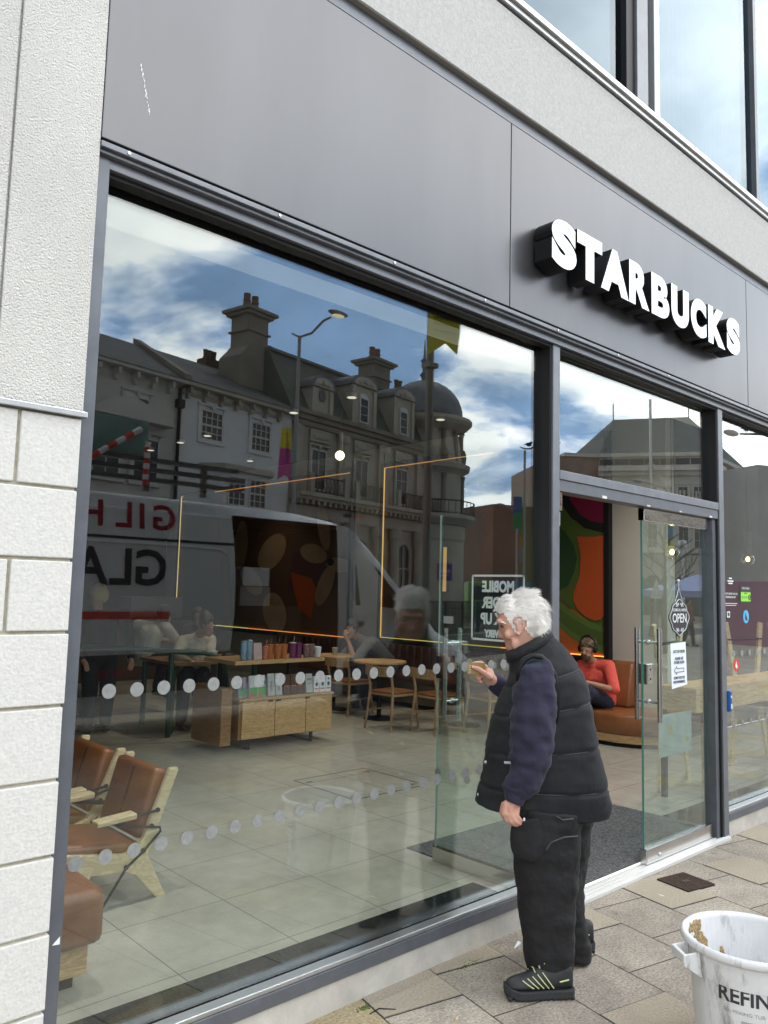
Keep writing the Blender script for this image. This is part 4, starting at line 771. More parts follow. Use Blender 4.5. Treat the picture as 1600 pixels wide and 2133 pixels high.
# left hand hanging, back of the hand to the camera
H = lambda u, v, l: mp((u, v), l)
bd.limb(H(1068, 1668, .228), H(1063, 1688, .232), .030, .027).limb(H(1055, 1675, .236), H(1052, 1694, .238), .016, .017).limb(H(1076, 1678, .232), H(1074, 1697, .238), .017, .016).limb(H(1063, 1682, .243), H(1063, 1697, .244), .016, .016)
for pts, r in (([(1050, 1693, .240), (1055, 1708, .240), (1066, 1716, .228), (1074, 1718, .212)], .0095), ([(1058, 1696, .247), (1064, 1711, .245), (1074, 1718, .230), (1081, 1719, .214)], .0098), ([(1066, 1697, .248), (1072, 1709, .246), (1081, 1715, .234), (1087, 1716, .220)], .0094), ([(1074, 1695, .244), (1080, 1703, .243), (1085, 1709, .234), (1088, 1711, .222)], .0082)):
    bd.chain([H(*p) for p in pts], [r * 1.15, r * 1.05, r * .95, r * .82], 10)
bd.chain([H(1050, 1676, .222), H(1046, 1692, .215), H(1053, 1706, .205), H(1063, 1713, .200)], [.0135, .0125, .0105, .009], 10)
# right hand raised, thumb on the card, index behind it, three fingers curled
bd.limb(H(1028, 1420, -.195), H(1017, 1408, -.190), .028, .027).limb(H(1020, 1401, -.198), H(1010, 1397, -.205), .021, .017).limb(H(1018, 1412, -.190), H(1009, 1407, -.192), .021, .017)
bd.chain([H(1020, 1412, -.165), H(1008, 1401, -.155), H(996, 1393, -.158), H(985, 1390, -.162)], [.0145, .0125, .0112, .0090], 10)
bd.chain([H(1012, 1389, -.200), H(1002, 1381, -.195), H(990, 1381, -.190), H(982, 1385, -.188)], [.0110, .0100, .0090, .0080], 10)
bd.chain([H(1010, 1396, -.215), H(997, 1393, -.222), H(991, 1402, -.205), H(996, 1408, -.190)], [.0112, .0104, .0096, .0086], 10)
bd.chain([H(1011, 1405, -.212), H(998, 1404, -.218), H(993, 1411, -.200), H(999, 1415, -.186)], [.0108, .0100, .0094, .0084], 10)
bd.chain([H(1013, 1412, -.206), H(1002, 1413, -.210), H(997, 1418, -.196), H(1003, 1421, -.184)], [.0098, .0090, .0084, .0076], 10)
bd.build('body', skin, man, remesh=.0036, smoothit=2)
MB().tube([H(1071 + 9 * math.cos(t), 1709 + 3 * math.sin(t), .246) for t in [0, .6, 1.2, 1.8, 2.4, 3.1]], .002, 6).build('ring', mat('gold', (.7, .5, .2), .25, 1), man)
ey = MB(); ey.ball(mp((1046.5, 1305), .036), (.010, .012, .006)); ey.build('eye', mat('eye_shadow', (.10, .06, .05), .5), man, smooth=True)
ey = MB(); ey.tube([mp((1041, 1297), .038), mp((1047, 1296), .056), mp((1054, 1299), .068)], [.004, .004, .002], 6); ey.build('eyebrow', hairw, man)
MB().tube([mp((1046, 1338), .03), mp((1053, 1337), .05)], [.0022, .0015], 5).build('mouth_line', mat('lip_shadow', (.25, .10, .09), .6), man)
nl = MB().ball(mp((984.5, 1389.5), -.153), (.006, .0025, .005)); nl.build('thumb_nail', mat('nail', (.72, .48, .40), .3), man, smooth=True)
# hair: a close cap and some thousands of short blades
hc = mp((1090, 1287), 0)
def hairline(fx):
    if fx > .10: return .016
    if fx > .052: return .016 - (.10 - fx) * 1.6
    if fx > .034: return -.066
    if fx > .006: return -.010
    return -.088 if fx < -.03 else -.058 + fx
cap = MB(); rnd = random.Random(3); rows = smooth_levels([(r[0], r[1], r[2], r[3], r[4]) for r in head[:11]], 9); rg = []
for row in rows:
    F, K, b = mp((row[0], row[1])), mp((row[2], row[3])), row[4]; c, a = (F + K) / 2, (F - K) / 2
    rg.append([c + a * (1.045 * math.cos(2 * math.pi * i / 80)) + EL * ((b + .006) * math.sin(2 * math.pi * i / 80)) + EU * .002 for i in range(80)])
vs = [p for r in rg for p in r]; fs = []
ok_ = lambda p: (p - hc).z > hairline((p - hc).dot(EF))
for k in range(len(rg) - 1):
    for i in range(80):
        q = (k * 80 + i, k * 80 + (i + 1) % 80, (k + 1) * 80 + (i + 1) % 80, (k + 1) * 80 + i)
        if all(ok_(vs[j] + EU * rnd.uniform(-.002, .002)) for j in q): fs.append(q)
fs.append(tuple(range(80)))
cap.add(vs, fs)
for j in range(9000):
    f_ = rnd.choice(fs[:-1]) if rnd.random() < .96 else fs[-1]; p = vs[f_[0]].lerp(vs[f_[2 % len(f_)]], rnd.random()); nrm_ = (p - (hc + EU * .01)).normalized()
    fx = (p - hc).dot(EF); back = -EF * .75 + EU * (.15 if fx > -.04 else -.8) + EL * rnd.uniform(-.25, .25)
    fr_ = fx > .06 and (p - hc).z > .03
    if fr_: back = EF * .45 - EU * .25 + EL * rnd.uniform(-.5, .5)
    lift = rnd.uniform(.05, .34) * (1.3 if (p - hc).z > .05 else .5); d = (back + nrm_ * lift * 1.3).normalized(); ln = rnd.uniform(.022, .046) * (.62 if fr_ else 1.2 if (p - hc).z > .05 else .9)
    sd = d.cross(nrm_).normalized() * rnd.uniform(.0005, .0011); q = p + nrm_ * .001; m_ = q + d * ln * .55 + nrm_ * .003; e_ = q + d * ln - EU * .003
    cap.add([q - sd, q + sd, m_ + sd * .8, m_ - sd * .8, e_], [(0, 1, 2, 3), (3, 2, 4)])
cap.build('hair', hairw, man, fix=False)
# body warmer
vl = [(1057, 1360, 1141, 1311, .070), (1060, 1372, 1147, 1322, .078), (1063, 1386, 1158, 1333, .095), (1062, 1404, 1184, 1360, .160), (1052, 1432, 1205, 1392, .198), (1040, 1462, 1218, 1425, .212), (1030, 1490, 1226, 1462, .220), (1022, 1520, 1233, 1500, .225), (1016, 1550, 1240, 1540, .230), (1011, 1582, 1248, 1578, .235), (1007, 1612, 1258, 1615, .240), (998, 1640, 1267, 1650, .240), (993, 1658, 1271, 1676, .240), (990, 1668, 1265, 1696, .238)]
seams = [3.9, 5.9, 8.3, 10.6]
def puff(t): return 1.012 - .034 * max(math.exp(-((t - s) / .10) ** 2) for s in seams) + .012 * math.sqrt(max(0, math.sin(math.pi * min(1, max(0, (t - 3.9) / 8)))))
vl = [(r[0] + (1.5 if i > 8 else 0), r[1], r[2] - (2 if i > 8 else 0), r[3], r[4] * (.98 if i < 3 else .83)) for i, r in enumerate(vl)]
vb = MB(); side_loft(vb, vl, 0, 8, 56, .86, puff)
for i, f_ in enumerate(vb.f):
    if len(f_) == 4 and ((f_[0] % 56) < 12 or (f_[0] % 56) > 43): vb.m[i] = 1
vest = vb.build('body_warmer', [vestm, mat('black_front', (.0065, .007, .009), .75, var=.4, vs=9, bump=.45, bs=18, bd=.015)], man, smooth=True, disp=(.016, .07))
for sm_ in seams:
    row = smooth_levels(vl, 20)[int(sm_ * 20)]; F, K, b = mp((row[0], row[1])), mp((row[2], row[3])), row[4]; c_, a_ = (F + K) / 2, (F - K) / 2
    pts = [c_ + a_ * (.990 * math.copysign(abs(math.cos(t)) ** .86, math.cos(t))) + EL * (b * .990 * math.copysign(abs(math.sin(t)) ** .86, math.sin(t))) for t in [math.pi * (.42 + .58 * k / 26) for k in range(27)]]
    MB().tube(pts, .0028, 6).build('quilt_seam', mat('seam_grey', (.045, .047, .052), .8), man, smooth=True)
MB().tube([mp((1058 + 85 * math.sin(t) * .0, 1360)) for t in (0, 1)], .001).v
tr = MB(); P_ = [(1078, 1418), (1081, 1396), (1092, 1375), (1108, 1366), (1126, 1368), (1142, 1382), (1154, 1408), (1160, 1440), (1161, 1475), (1157, 1505)]
tr.tube([mp(p, .180 - .0 * i) for i, p in enumerate(P_)], [.010, .013, .014, .014, .014, .014, .014, .014, .013, .010], 10); tr.build('armhole_trim', M['blk'], man, smooth=True)
rbk = MB(); rbk.tube([mp((u_ + (1112 - u_) * .10, v_ + 7), .178) for u_, v_ in P_[:7]], .012, 8) if True else side_loft(rbk, [(1096, 1379, 1124, 1369, .02, .190), (1086, 1390, 1140, 1376, .040, .192), (1079, 1402, 1151, 1389, .050, .194)], 0, 4); rbk.build('knit_trim', mat('dark_teal_knit', (.02, .045, .06), .9, bump=1, bs=60, stretch=(8, 8, 1)), man, smooth=True)
for p in ((997, 1655), (1012, 1588)): MB().ball(mp(p, .03), (.008, .008, .008), 10, 6).build('press_stud', M['alu'], man)
col = MB(); ring_ = []
for (F, K, b) in (((1055, 1357), (1143, 1309), .074), ((1060, 1380), (1150, 1326), .086)):
    f_, k_ = mp(F), mp(K); c_, a_ = (f_ + k_) / 2, (f_ - k_) / 2; ring_.append([c_ + a_ * math.cos(2 * math.pi * i / 30) + EL * b * math.sin(2 * math.pi * i / 30) for i in range(30)])
col.loft(ring_, False); cb_ = col.build('collar', mat('collar_cloth', (.018, .018, .020), .85, bump=.4, bs=60), man, smooth=True); md = cb_.modifiers.new('t', 'SOLIDIFY'); md.thickness = .016; md.offset = 0
MB().prism([(0, 0), (.05, 0), (.05, .035), (0, .04)], 1, 0, .002).v
pk = MB(); pk.hexa([mp((1051, 1589), .19), mp((1066, 1590), .21), mp((1066, 1592), .20), mp((1051, 1591), .18), mp((1050, 1586), .192), mp((1064, 1586), .212), mp((1064, 1587), .20), mp((1050, 1587), .182)]); pk.build('folded_paper', M['paper'], man)
# sleeves
sv = MB(); side_loft(sv, [(1096, 1380, 1126, 1370, .022, -.022), (1084, 1394, 1147, 1380, .050, -.008), (1074, 1424, 1156, 1416, .068, -.004), (1068, 1455, 1158, 1450, .074, .0), (1065, 1495, 1157, 1492, .078, .010), (1063, 1530, 1155, 1535, .078, .018), (1063, 1565, 1149, 1572, .074, .026), (1064, 1592, 1138, 1608, .068, .034), (1055, 1618, 1124, 1640, .060, .038), (1051, 1636, 1110, 1656, .052, .038), (1053, 1648, 1094, 1664, .043, .036)], .188, 6, 40, .95, lambda t: 1 + .018 * math.sin(t * 3.3) + .012 * math.sin(t * 7.1))
sv.build('sleeve', sweat, man, smooth=True, disp=(.034, .055))
cu = MB(); side_loft(cu, [(1051, 1645, 1097, 1663, .040, .012), (1051, 1655, 1092, 1671, .040, .013), (1052, 1664, 1089, 1678, .037, .013)], .216, 3, 30); cu.build('cuff', sweat, man, smooth=True)
sr = MB(); side_loft(sr, [(1125, 1440, 1150, 1400, .06), (1085, 1432, 1095, 1490, .062), (1050, 1410, 1062, 1478, .055), (1036, 1406, 1040, 1455, .048), (1027, 1403, 1022, 1440, .040), (1024, 1402, 1017, 1434, .038)], -.215, 5, 30); sr.build('sleeve', sweat, man, smooth=True, disp=(.012, .06))
# trousers: near leg, far leg and seat in one mesh
tb_ = MB()
wav = lambda t: 1 + .012 * math.sin(t * 5.0) + .010 * math.sin(t * 11)
side_loft(tb_, [(1064, 1672, 1216, 1690, .105), (1066, 1720, 1212, 1728, .108), (1070, 1780, 1208, 1784, .105), (1075, 1840, 1203, 1846, .100), (1081, 1900, 1199, 1908, .094), (1089, 1960, 1196, 1968, .088), (1097, 2005, 1194, 2016, .084), (1104, 2034, 1192, 2046, .080), (1110, 2056, 1190, 2074, .074)], .115, 6, 40, .92, wav)
side_loft(tb_, [(1090, 1672, 1236, 1690, .105), (1100, 1740, 1231, 1745, .105), (1112, 1800, 1222, 1808, .10), (1130, 1860, 1217, 1866, .092), (1145, 1910, 1219, 1912, .086), (1155, 1950, 1226, 1950, .080), (1162, 1975, 1231, 1980, .074), (1168, 1990, 1228, 2002, .068)], -.15, 6, 40, .92, lambda t: 1 + .02 * math.sin(t * 6) + .02 * math.sin(t * 13 + 1))
tb_.build('trousers', trous, man, remesh=.008, smoothit=3, disp=(.020, .10))
pc = MB(); side_loft(pc, [(1068, 1710, 1122, 1702, .03), (1063, 1735, 1130, 1722, .026), (1064, 1765, 1136, 1752, .028), (1072, 1782, 1134, 1780, .025), (1092, 1792, 1122, 1792, .02)], .205, 5, 30); pc.build('waist_pouch', trous, man, smooth=True)
pt = MB(); pt.tube([mp((1138, 1770), .226), mp((1148, 1755), .23), mp((1175, 1744), .228), mp((1204, 1742), .20)], .003, 6).tube([mp((1160, 1700), .225), mp((1172, 1708), .225), mp((1195, 1706), .21)], .003, 6); pt.build('pocket_seam', mat('seam_thread', (.07, .07, .075), .8), man)
MB().ball(mp((1092, 1707), .235), (.005, .004, .008), 10, 6).build('key_fob', M['decal'], man, smooth=True)
def shoe(heel, toe, lift, lab):
    heel, toe = V3(heel), V3(toe); d = toe - heel; d.z = 0; ln = d.length; d = d.normalized(); s_ = V3((-d.y, d.x, 0)); so_ = MB(); rings = []
    prof = [(0, .030), (.06, .041), (.16, .043), (.32, .042), (.5, .044), (.68, .051), (.82, .049), (.93, .037), (1.0, .016)]
    for t, hw in prof:
        z0 = heel.z + (toe.z - heel.z) * t + (.022 if t > .98 else .008 if t > .9 else 0) + (0 if t else .006); c_ = heel + d * (ln * t); c_.z = z0
        rings.append([c_ + s_ * hw, c_ - s_ * hw, c_ - s_ * (hw * 1.04) + EU * .034, c_ + s_ * (hw * 1.04) + EU * .034])
    so_.loft(rings)
    for k in range(11):
        t = .04 + k * .09; c_ = heel + d * (ln * t); c_.z = heel.z + (toe.z - heel.z) * t
        so_.hexa([c_ + s_ * .040 - d * .008 - EU * .006, c_ - s_ * .040 - d * .008 - EU * .006, c_ - s_ * .040 + d * .008 - EU * .006, c_ + s_ * .040 + d * .008 - EU * .006] + [c_ + s_ * .047 - d * .008 + EU * .012, c_ - s_ * .047 - d * .008 + EU * .012, c_ - s_ * .047 + d * .008 + EU * .012, c_ + s_ * .047 + d * .008 + EU * .012])
    sh = so_.build('shoe', solem, man, bevel=.005)
    up_ = MB(); rings = []
    for t, hw, h in [(.01, .030, .085), (.06, .036, .10), (.16, .038, .105), (.3, .039, .105), (.42, .040, .098), (.55, .043, .078), (.68, .046, .062), (.8, .044, .052), (.9, .036, .045), (.985, .016, .032)]:
        c_ = heel + d * (ln * t); c_.z = heel.z + (toe.z - heel.z) * t + .030
        rings.append([c_ + s_ * (hw * math.cos(a) * (1 if math.sin(a) < .3 else .96)) + EU * (h * max(0, math.sin(a)) ** .8) for a in [math.pi * k / 12 for k in range(13)]])
    up_.loft(rings).build('upper', shoem, sh, smooth=True, subd=1)
    sp = MB()
    for k in range(5):
        t = .36 + .072 * k; h = (.10, .092, .080, .070, .062)[4 - k] if False else .10 - .010 * k; c_ = heel + d * (ln * (t - .035)); c_.z = heel.z + (toe.z - heel.z) * t + .03
        for sg in (1, -1):
            lo_ = c_ + s_ * (sg * .0455) + EU * .016; hi_ = c_ + d * .045 + s_ * (sg * .034) + EU * (h * .74); sp.tube([lo_, (lo_ + hi_) / 2 + s_ * (sg * .006), hi_], .0024, 6)
    for k in range(3):
        c_ = heel + d * (ln * (.44 + .07 * k)); c_.z = heel.z + .03 + .104 - .016 * k; sp.tube([c_ + s_ * .025, c_ + EU * .007, c_ - s_ * .025], .003, 6)
    c_ = heel + d * (ln * .10) + s_ * 0; sp.tube([c_ + s_ * .039 + EU * .075, c_ + s_ * .041 + d * .04 + EU * .068], .003, 5).tube([c_ - s_ * .039 + EU * .075, c_ - s_ * .041 + d * .04 + EU * .068], .003, 5)
    sp.build('shoe_lace', lime, sh)
shoe(at(1193, 2074, 2, .0) + V3((0, 0, .006)), at(1050, 2078, 2, .0) + V3((0, 0, .006)), 0, '')
h2 = at(1238, 1990, 2, .0) ; h2.z = .030; t2 = h2 + EF * .285 + EL * -.02; t2.z = .008; shoe(h2, t2, .03, '')
card = thing('payment_card', 'gold payment card held up in the white-haired man\'s raised hand', 'card', mp((993, 1392), -.172))
MB().hexa([mp((973, 1404), -.176), mp((1010, 1405), -.184), mp((1010, 1405), -.1855), mp((973, 1404), -.1775), mp((974, 1380.5), -.176), mp((1011, 1381), -.184), mp((1011, 1381), -.1855), mp((974, 1380.5), -.1775)]).build('card_body', mat('gold_card', (.36, .26, .09), .35, .3), card)
cp_ = MB()
for v in (1386, 1390, 1394, 1399): cp_.hexa([mp((u, vv), -.1745) for u, vv in ((978, v), (980.5, v), (980.5, v + 1.8), (978, v + 1.8))] + [mp((u, vv), -.1755) for u, vv in ((978, v), (980.5, v), (980.5, v + 1.8), (978, v + 1.8))])
cp_.build('embossed_number', M['decal'], card)

# a simpler figure for the people farther away
def figure(label, J, F, top, legs, hair=None, sk=skin2, vox=.011, group=None, short=.55, shoes=None, extra=None):
    F = V3(F).normalized(); S_ = EU.cross(F).normalized(); J = {k: V3(v) for k, v in J.items()}
    base = V3((J['pelvis'].x, J['pelvis'].y, min(J['anL'].z, J['anR'].z) - .07)); t = thing('person', label, 'person', base, 0, group)
    rot = Matrix((F, S_, EU)).transposed(); hd = J['head']; b = MB()
    tilt = J.get('tilt', None)
    b.ball(hd + EU * .02, (.098, .076, .105), rot=rot).ball(hd + F * .025 - EU * .055, (.066, .058, .068), rot=rot)
    b.limb(hd + F * .095 + EU * .005, hd + F * .108 - EU * .025, .008, .014).limb(hd + F * .084 + S_ * .03 + EU * .018, hd + F * .084 - S_ * .03 + EU * .018, .010, .010).limb(hd + F * .086 + S_ * .018 - EU * .058, hd + F * .086 - S_ * .018 - EU * .058, .008, .008)
    for s in (1, -1): b.ball(hd + S_ * (.078 * s) - F * .005, (.016, .009, .03), rot=rot)
    b.limb(hd - EU * .07, J['neck'], .052, .056).limb(J['neck'], J['chest'], .06, .12).limb(J['chest'], J['pelvis'], .12, .12)
    for s in 'LR':
        b.limb(J['chest'] * .3 + J['neck'] * .7, J['sh' + s], .05, .052).chain([J['sh' + s], J['el' + s], J['wr' + s]], [.05, .040, .028]).chain([J['hip' + s], J['kn' + s], J['an' + s]], [.08, .056, .040])
        d = (J['wr' + s] - J['el' + s]).normalized(); n_ = d.cross(S_); n_ = n_.normalized() if n_.length > .05 else F; q = d.cross(n_); w0 = J['wr' + s]
        b.limb(w0, w0 + d * .07, .026, .026)
        for k in range(4): r0 = w0 + d * .075 + q * (.026 - .0175 * k); m_ = r0 + d * (.038, .044, .041, .032)[k] + n_ * .008; b.chain([r0, m_, m_ + d * .022 + n_ * .022], [.0095, .0088, .0075], 8)
        b.chain([w0 + d * .03 + q * .028, w0 + d * .062 + q * .046 + n_ * .012, w0 + d * .085 + q * .044 + n_ * .022], [.0115, .010, .0085], 8)
    b.build('body', sk, t, remesh=min(vox, .009), smoothit=2)
    sb = MB(); sb.limb(J['neck'] - EU * .03, J['chest'], .085, .155).limb(J['chest'] + S_ * .07, J['pelvis'] + S_ * .05, .13, .145).limb(J['chest'] - S_ * .07, J['pelvis'] - S_ * .05, .13, .145)
    for s in 'LR':
        sb.limb(J['neck'] - EU * .03, J['sh' + s], .065, .075); e_ = J['sh' + s].lerp(J['el' + s], min(1, short * 1.6)); sb.limb(J['sh' + s], e_, .076, .066 if short < .9 else .058)
        if short > .9: sb.limb(J['el' + s], J['el' + s].lerp(J['wr' + s], .92), .058, .043)
    sb.build('shirt', top, t, remesh=vox, smoothit=3, disp=(.012, .07))
    lb = MB(); lb.ball(J['pelvis'] - EU * .02, (.14, .17, .12), rot=rot)
    for s in 'LR': lb.chain([J['hip' + s], J['kn' + s], J['an' + s].lerp(J['kn' + s], .08)], [.105, .085, .065])
    lb.build('trousers', legs, t, remesh=vox, smoothit=3, disp=(.010, .06))
    for s in 'LR': a = J['an' + s]; MB().limb(a - EU * .04 - F * .03, a - EU * .045 + F * .15, .042, .036).build('shoe', shoes or shoem, t, smooth=True)
    if hair:
        hb_ = MB(); rn = random.Random(5)
        n, m = 22, 12
        vs = []; fs = []
        for j in range(m + 1):
            ph = math.pi * j / m
            for k in range(n): th = 2 * math.pi * k / n; p = V3((math.sin(ph) * math.cos(th), math.sin(ph) * math.sin(th), math.cos(ph))); vs.append(hd + EU * .025 + rot @ V3((p.x * .106, p.y * .085, p.z * .112)) * rn.uniform(.97, 1.04))
        for j in range(m):
            for k in range(n):
                q = [j * n + k, j * n + (k + 1) % n, (j + 1) * n + (k + 1) % n, (j + 1) * n + k]; c_ = sum((vs[i] for i in q), V3()) / 4 - hd; fx = c_.dot(F)
                if c_.z > (.062 if fx > .04 else .0 if fx > .0 else -.06): fs.append(q)
        hb_.add(vs, fs); ho = hb_.build('hair', hair, t, smooth=True, fix=False); md = ho.modifiers.new('t', 'SOLIDIFY'); md.thickness = .012
    for s in (1, -1): MB().ball(hd + F * .086 + S_ * (.032 * s) + EU * .002, (.006, .013, .006), 8, 6, rot=rot).build('eye', M['ink'], t)
    return t, rot, S_
# man in red on the curved bench
P8 = lambda u, v, x: at(u, v, 0, x)
J = dict(head=P8(1224, 1352, 8.12), neck=P8(1238, 1382, 8.24), chest=P8(1243, 1408, 8.27), pelvis=P8(1250, 1456, 8.36), shL=P8(1268, 1388, 8.24), shR=P8(1212, 1388, 8.20), elL=P8(1280, 1437, 8.13), elR=P8(1200, 1430, 8.05), wrL=P8(1232, 1424, 7.90), wrR=P8(1215, 1428, 7.84), hipL=P8(1262, 1464, 8.33), hipR=P8(1236, 1462, 8.30), knL=P8(1222, 1440, 7.82), knR=P8(1190, 1450, 7.80), anL=(7.72, 2.62, .11), anR=(7.66, 2.9, .11))
bm_, rot, S_ = figure('bearded man in a red T-shirt, patterned beanie and headphones on the curved bench', J, (-.93, -.12, -.18), mat('red_tshirt', (.74, .10, .075), .85, bump=.4, bs=20, bd=.02), mat('dark_jeans', (.012, .016, .040), .85, bump=.3, bs=40), None, mat('skin_red_man', (.40, .21, .14), .55, var=.1, vs=15), .010, short=.6)
hd = J['head']; F = V3((-.93, -.12, -.18)).normalized()
MB().ball(hd + EU * .058 - F * .014, (.110, .094, .082), 20, 12, rot=rot).build('beanie', mat('leopard', (.025, .018, .014), .9, vs=26, col2=(.22, .15, .085), det=2, bump=.5, bs=60), bm_, smooth=True)
hp = MB(); hp.tube([hd + S_ * (.099 * math.cos(a)) + EU * (.03 + .125 * math.sin(a)) for a in [math.pi * k / 14 for k in range(15)]], .011, 8)
for s in (1, -1): hp.ball(hd + S_ * (.095 * s) + EU * .005, (.042, .024, .046), 14, 10, rot=rot)
hp.build('headphones', M['blk'], bm_, smooth=True)
br = MB(); br.ball(hd + F * .042 - EU * .082, (.056, .056, .050), 16, 10, rot=rot).limb(hd + F * .096 + S_ * .03 - EU * .045, hd + F * .096 - S_ * .03 - EU * .045, .009, .009); br.build('beard', mat('beard', (.075, .05, .038), .9, var=.5, vs=60, bump=.8, bs=90), bm_, smooth=True)
# readers and others inside
dk = mat('dark_hair', (.02, .014, .012), .6); grh = mat('grey_hair', (.30, .28, .25), .7)
Pz = lambda u, v, y: at(u, v, 1, y)
beige = mat('cream_shirt', (.46, .42, .34), .9, bump=.3, bs=25); whs = mat('white_tshirt', (.50, .48, .44), .9); bkt = mat('black_top', (.02, .02, .022), .9); gry = mat('grey_top', (.12, .12, .125), .9); nv = mat('dark_trousers', (.018, .020, .028), .9)
J = dict(head=Pz(431, 1300, 5.75), neck=Pz(412, 1325, 5.95), chest=Pz(408, 1346, 6.02), pelvis=Pz(408, 1400, 6.12), shL=Pz(438, 1334, 5.98), shR=Pz(380, 1336, 6.02), elL=Pz(438, 1366, 5.86), elR=Pz(367, 1366, 5.86), wrL=Pz(404, 1376, 5.70), wrR=Pz(392, 1376, 5.68), hipL=Pz(420, 1402, 6.1), hipR=Pz(396, 1402, 6.1), knL=(4.85, 5.72, .62), knR=(4.62, 5.72, .62), anL=(4.85, 5.75, .12), anR=(4.62, 5.75, .12))
figure('dark-haired person in a cream shirt reading at the high table', J, (.25, -.75, -.55), beige, nv, dk, short=1.0)
J = dict(head=(5.02, 7.02, 1.27), neck=(4.95, 7.05, 1.15), chest=(4.85, 7.1, 1.02), pelvis=(4.78, 7.15, .76), shL=(4.78, 7.28, 1.14), shR=(5.0, 6.93, 1.12), elL=(5.05, 7.4, .95), elR=(5.2, 6.95, .92), wrL=(5.3, 7.3, .92), wrR=(5.35, 7.1, .92), hipL=(4.78, 7.25, .74), hipR=(4.82, 7.05, .74), knL=(5.2, 7.3, .70), knR=(5.2, 7.0, .70), anL=(5.1, 7.3, .3), anR=(5.1, 7.0, .3))
figure('person with back turned in a white T-shirt, leaning on a table behind the reader', J, (.8, .3, -.2), whs, nv, dk, short=.6)
J = dict(head=(5.85, 7.6, 1.22), neck=(5.85, 7.65, 1.08), chest=(5.85, 7.68, .95), pelvis=(5.85, 7.75, .66), shL=(6.0, 7.6, 1.05), shR=(5.7, 7.65, 1.05), elL=(6.0, 7.4, .86), elR=(5.7, 7.42, .86), wrL=(5.9, 7.25, .9), wrR=(5.75, 7.25, .9), hipL=(5.95, 7.72, .62), hipR=(5.75, 7.72, .62), knL=(5.95, 7.35, .6), knR=(5.75, 7.35, .6), anL=(5.95, 7.4, .15), anR=(5.75, 7.4, .15))
figure('person in a black top beyond the reader in the cream shirt', J, (-.5, -.85, -.1), bkt, nv, dk, short=1.0)
hm = Pz(733, 1310, 6.0)
J = dict(head=hm, neck=hm + V3((.13, -.03, -.13)), chest=hm + V3((.26, -.08, -.24)), pelvis=hm + V3((.50, -.18, -.52)), shL=hm + V3((.10, -.24, -.20)), shR=hm + V3((.22, .16, -.20)), elL=hm + V3((-.12, -.22, -.42)), elR=hm + V3((0, .2, -.42)), wrL=hm + V3((-.16, -.10, -.14)), wrR=hm + V3((-.2, .08, -.42)), hipL=hm + V3((.46, -.28, -.56)), hipR=hm + V3((.48, -.06, -.56)), knL=hm + V3((.02, -.24, -.60)), knR=hm + V3((.02, .0, -.60)), anL=hm + V3((.1, -.24, -1.05)), anR=hm + V3((.1, 0, -1.05)))
figure('person in a dark grey top hunched over a table, hand held to the face', J, (-.85, -.25, -.45), gry, nv, dk, short=.75)
J = dict(head=(3.68, 6.0, 1.52), neck=(3.70, 6.05, 1.36), chest=(3.75, 6.08, 1.2), pelvis=(3.78, 6.1, .9), shL=(3.50, 6.12, 1.32), shR=(3.98, 6.0, 1.32), elL=(3.42, 6.05, 1.05), elR=(4.05, 5.95, 1.05), wrL=(3.5, 5.9, .86), wrR=(4.0, 5.8, .86), hipL=(3.68, 6.1, .88), hipR=(3.88, 6.1, .88), knL=(3.68, 6.08, .5), knR=(3.88, 6.08, .5), anL=(3.68, 6.1, .12), anR=(3.88, 6.1, .12))
figure('fair-haired person in a long dark coat standing near the wicker basket', J, (-.3, .9, 0), bkt, nv, mat('fair_hair', (.42, .32, .17), .7), short=1.0)
# ---------------------------------------------------------------- the street behind the camera (seen as reflections)
# bucket and litter on the pavement
bk_ = thing('mixing_tub', 'big white plastic mixing tub smeared with mortar, standing on the paving', 'tub', (3.13, -1.22, 0))
tubm = mat('tub_plastic', (.76, .77, .79), .45, vs=11, col2=(.84, .85, .86)); t_ = tubm.node_tree; p_ = t_.nodes['Principled BSDF']
tcn = N(t_, 'ShaderNodeTexCoord'); mpn = N(t_, 'ShaderNodeMapping'); mpn.inputs['Scale'].default_value = (6, 6, 1.6); L(t_, tcn.outputs['Object'], mpn.inputs['Vector'])
nz1 = N(t_, 'ShaderNodeTexNoise'); nz1.inputs['Scale'].default_value = 2.2; nz1.inputs['Detail'].default_value = 8; nz1.inputs['Roughness'].default_value = .7; L(t_, mpn.outputs[0], nz1.inputs['Vector'])
rr = N(t_, 'ShaderNodeValToRGB'); rr.color_ramp.elements[0].position = .53; rr.color_ramp.elements[0].color = (1, 1, 1, 1); rr.color_ramp.elements[1].position = .68; rr.color_ramp.elements[1].color = (.42, .41, .39, 1); L(t_, nz1.outputs[0], rr.inputs[0])
mxn = N(t_, 'ShaderNodeMix', data_type='RGBA', blend_type='MULTIPLY'); mxn.inputs[0].default_value = 1; L(t_, p_.inputs['Base Color'].links[0].from_socket, mxn.inputs[6]); L(t_, rr.outputs[0], mxn.inputs[7]); L(t_, mxn.outputs[2], p_.inputs['Base Color'])
TX, TY = 3.13, -1.22
MB().lathe((TX, TY, 0), [(.01, .012), (.170, .012), (.176, .004), (.185, .008), (.206, .30), (.209, .302), (.211, .318), (.218, .40), (.214, .404), (.206, .31), (.178, .02), (.01, .02)], 56).build('tub_body', tubm, bk_, smooth=False, fix=True)
MB().lathe((TX, TY, 0), [(.213, .392), (.228, .386), (.238, .394), (.238, .410), (.230, .419), (.218, .416), (.213, .405), (.213, .392)], 64, cap=False).build('rim', tubm, bk_, smooth=True)
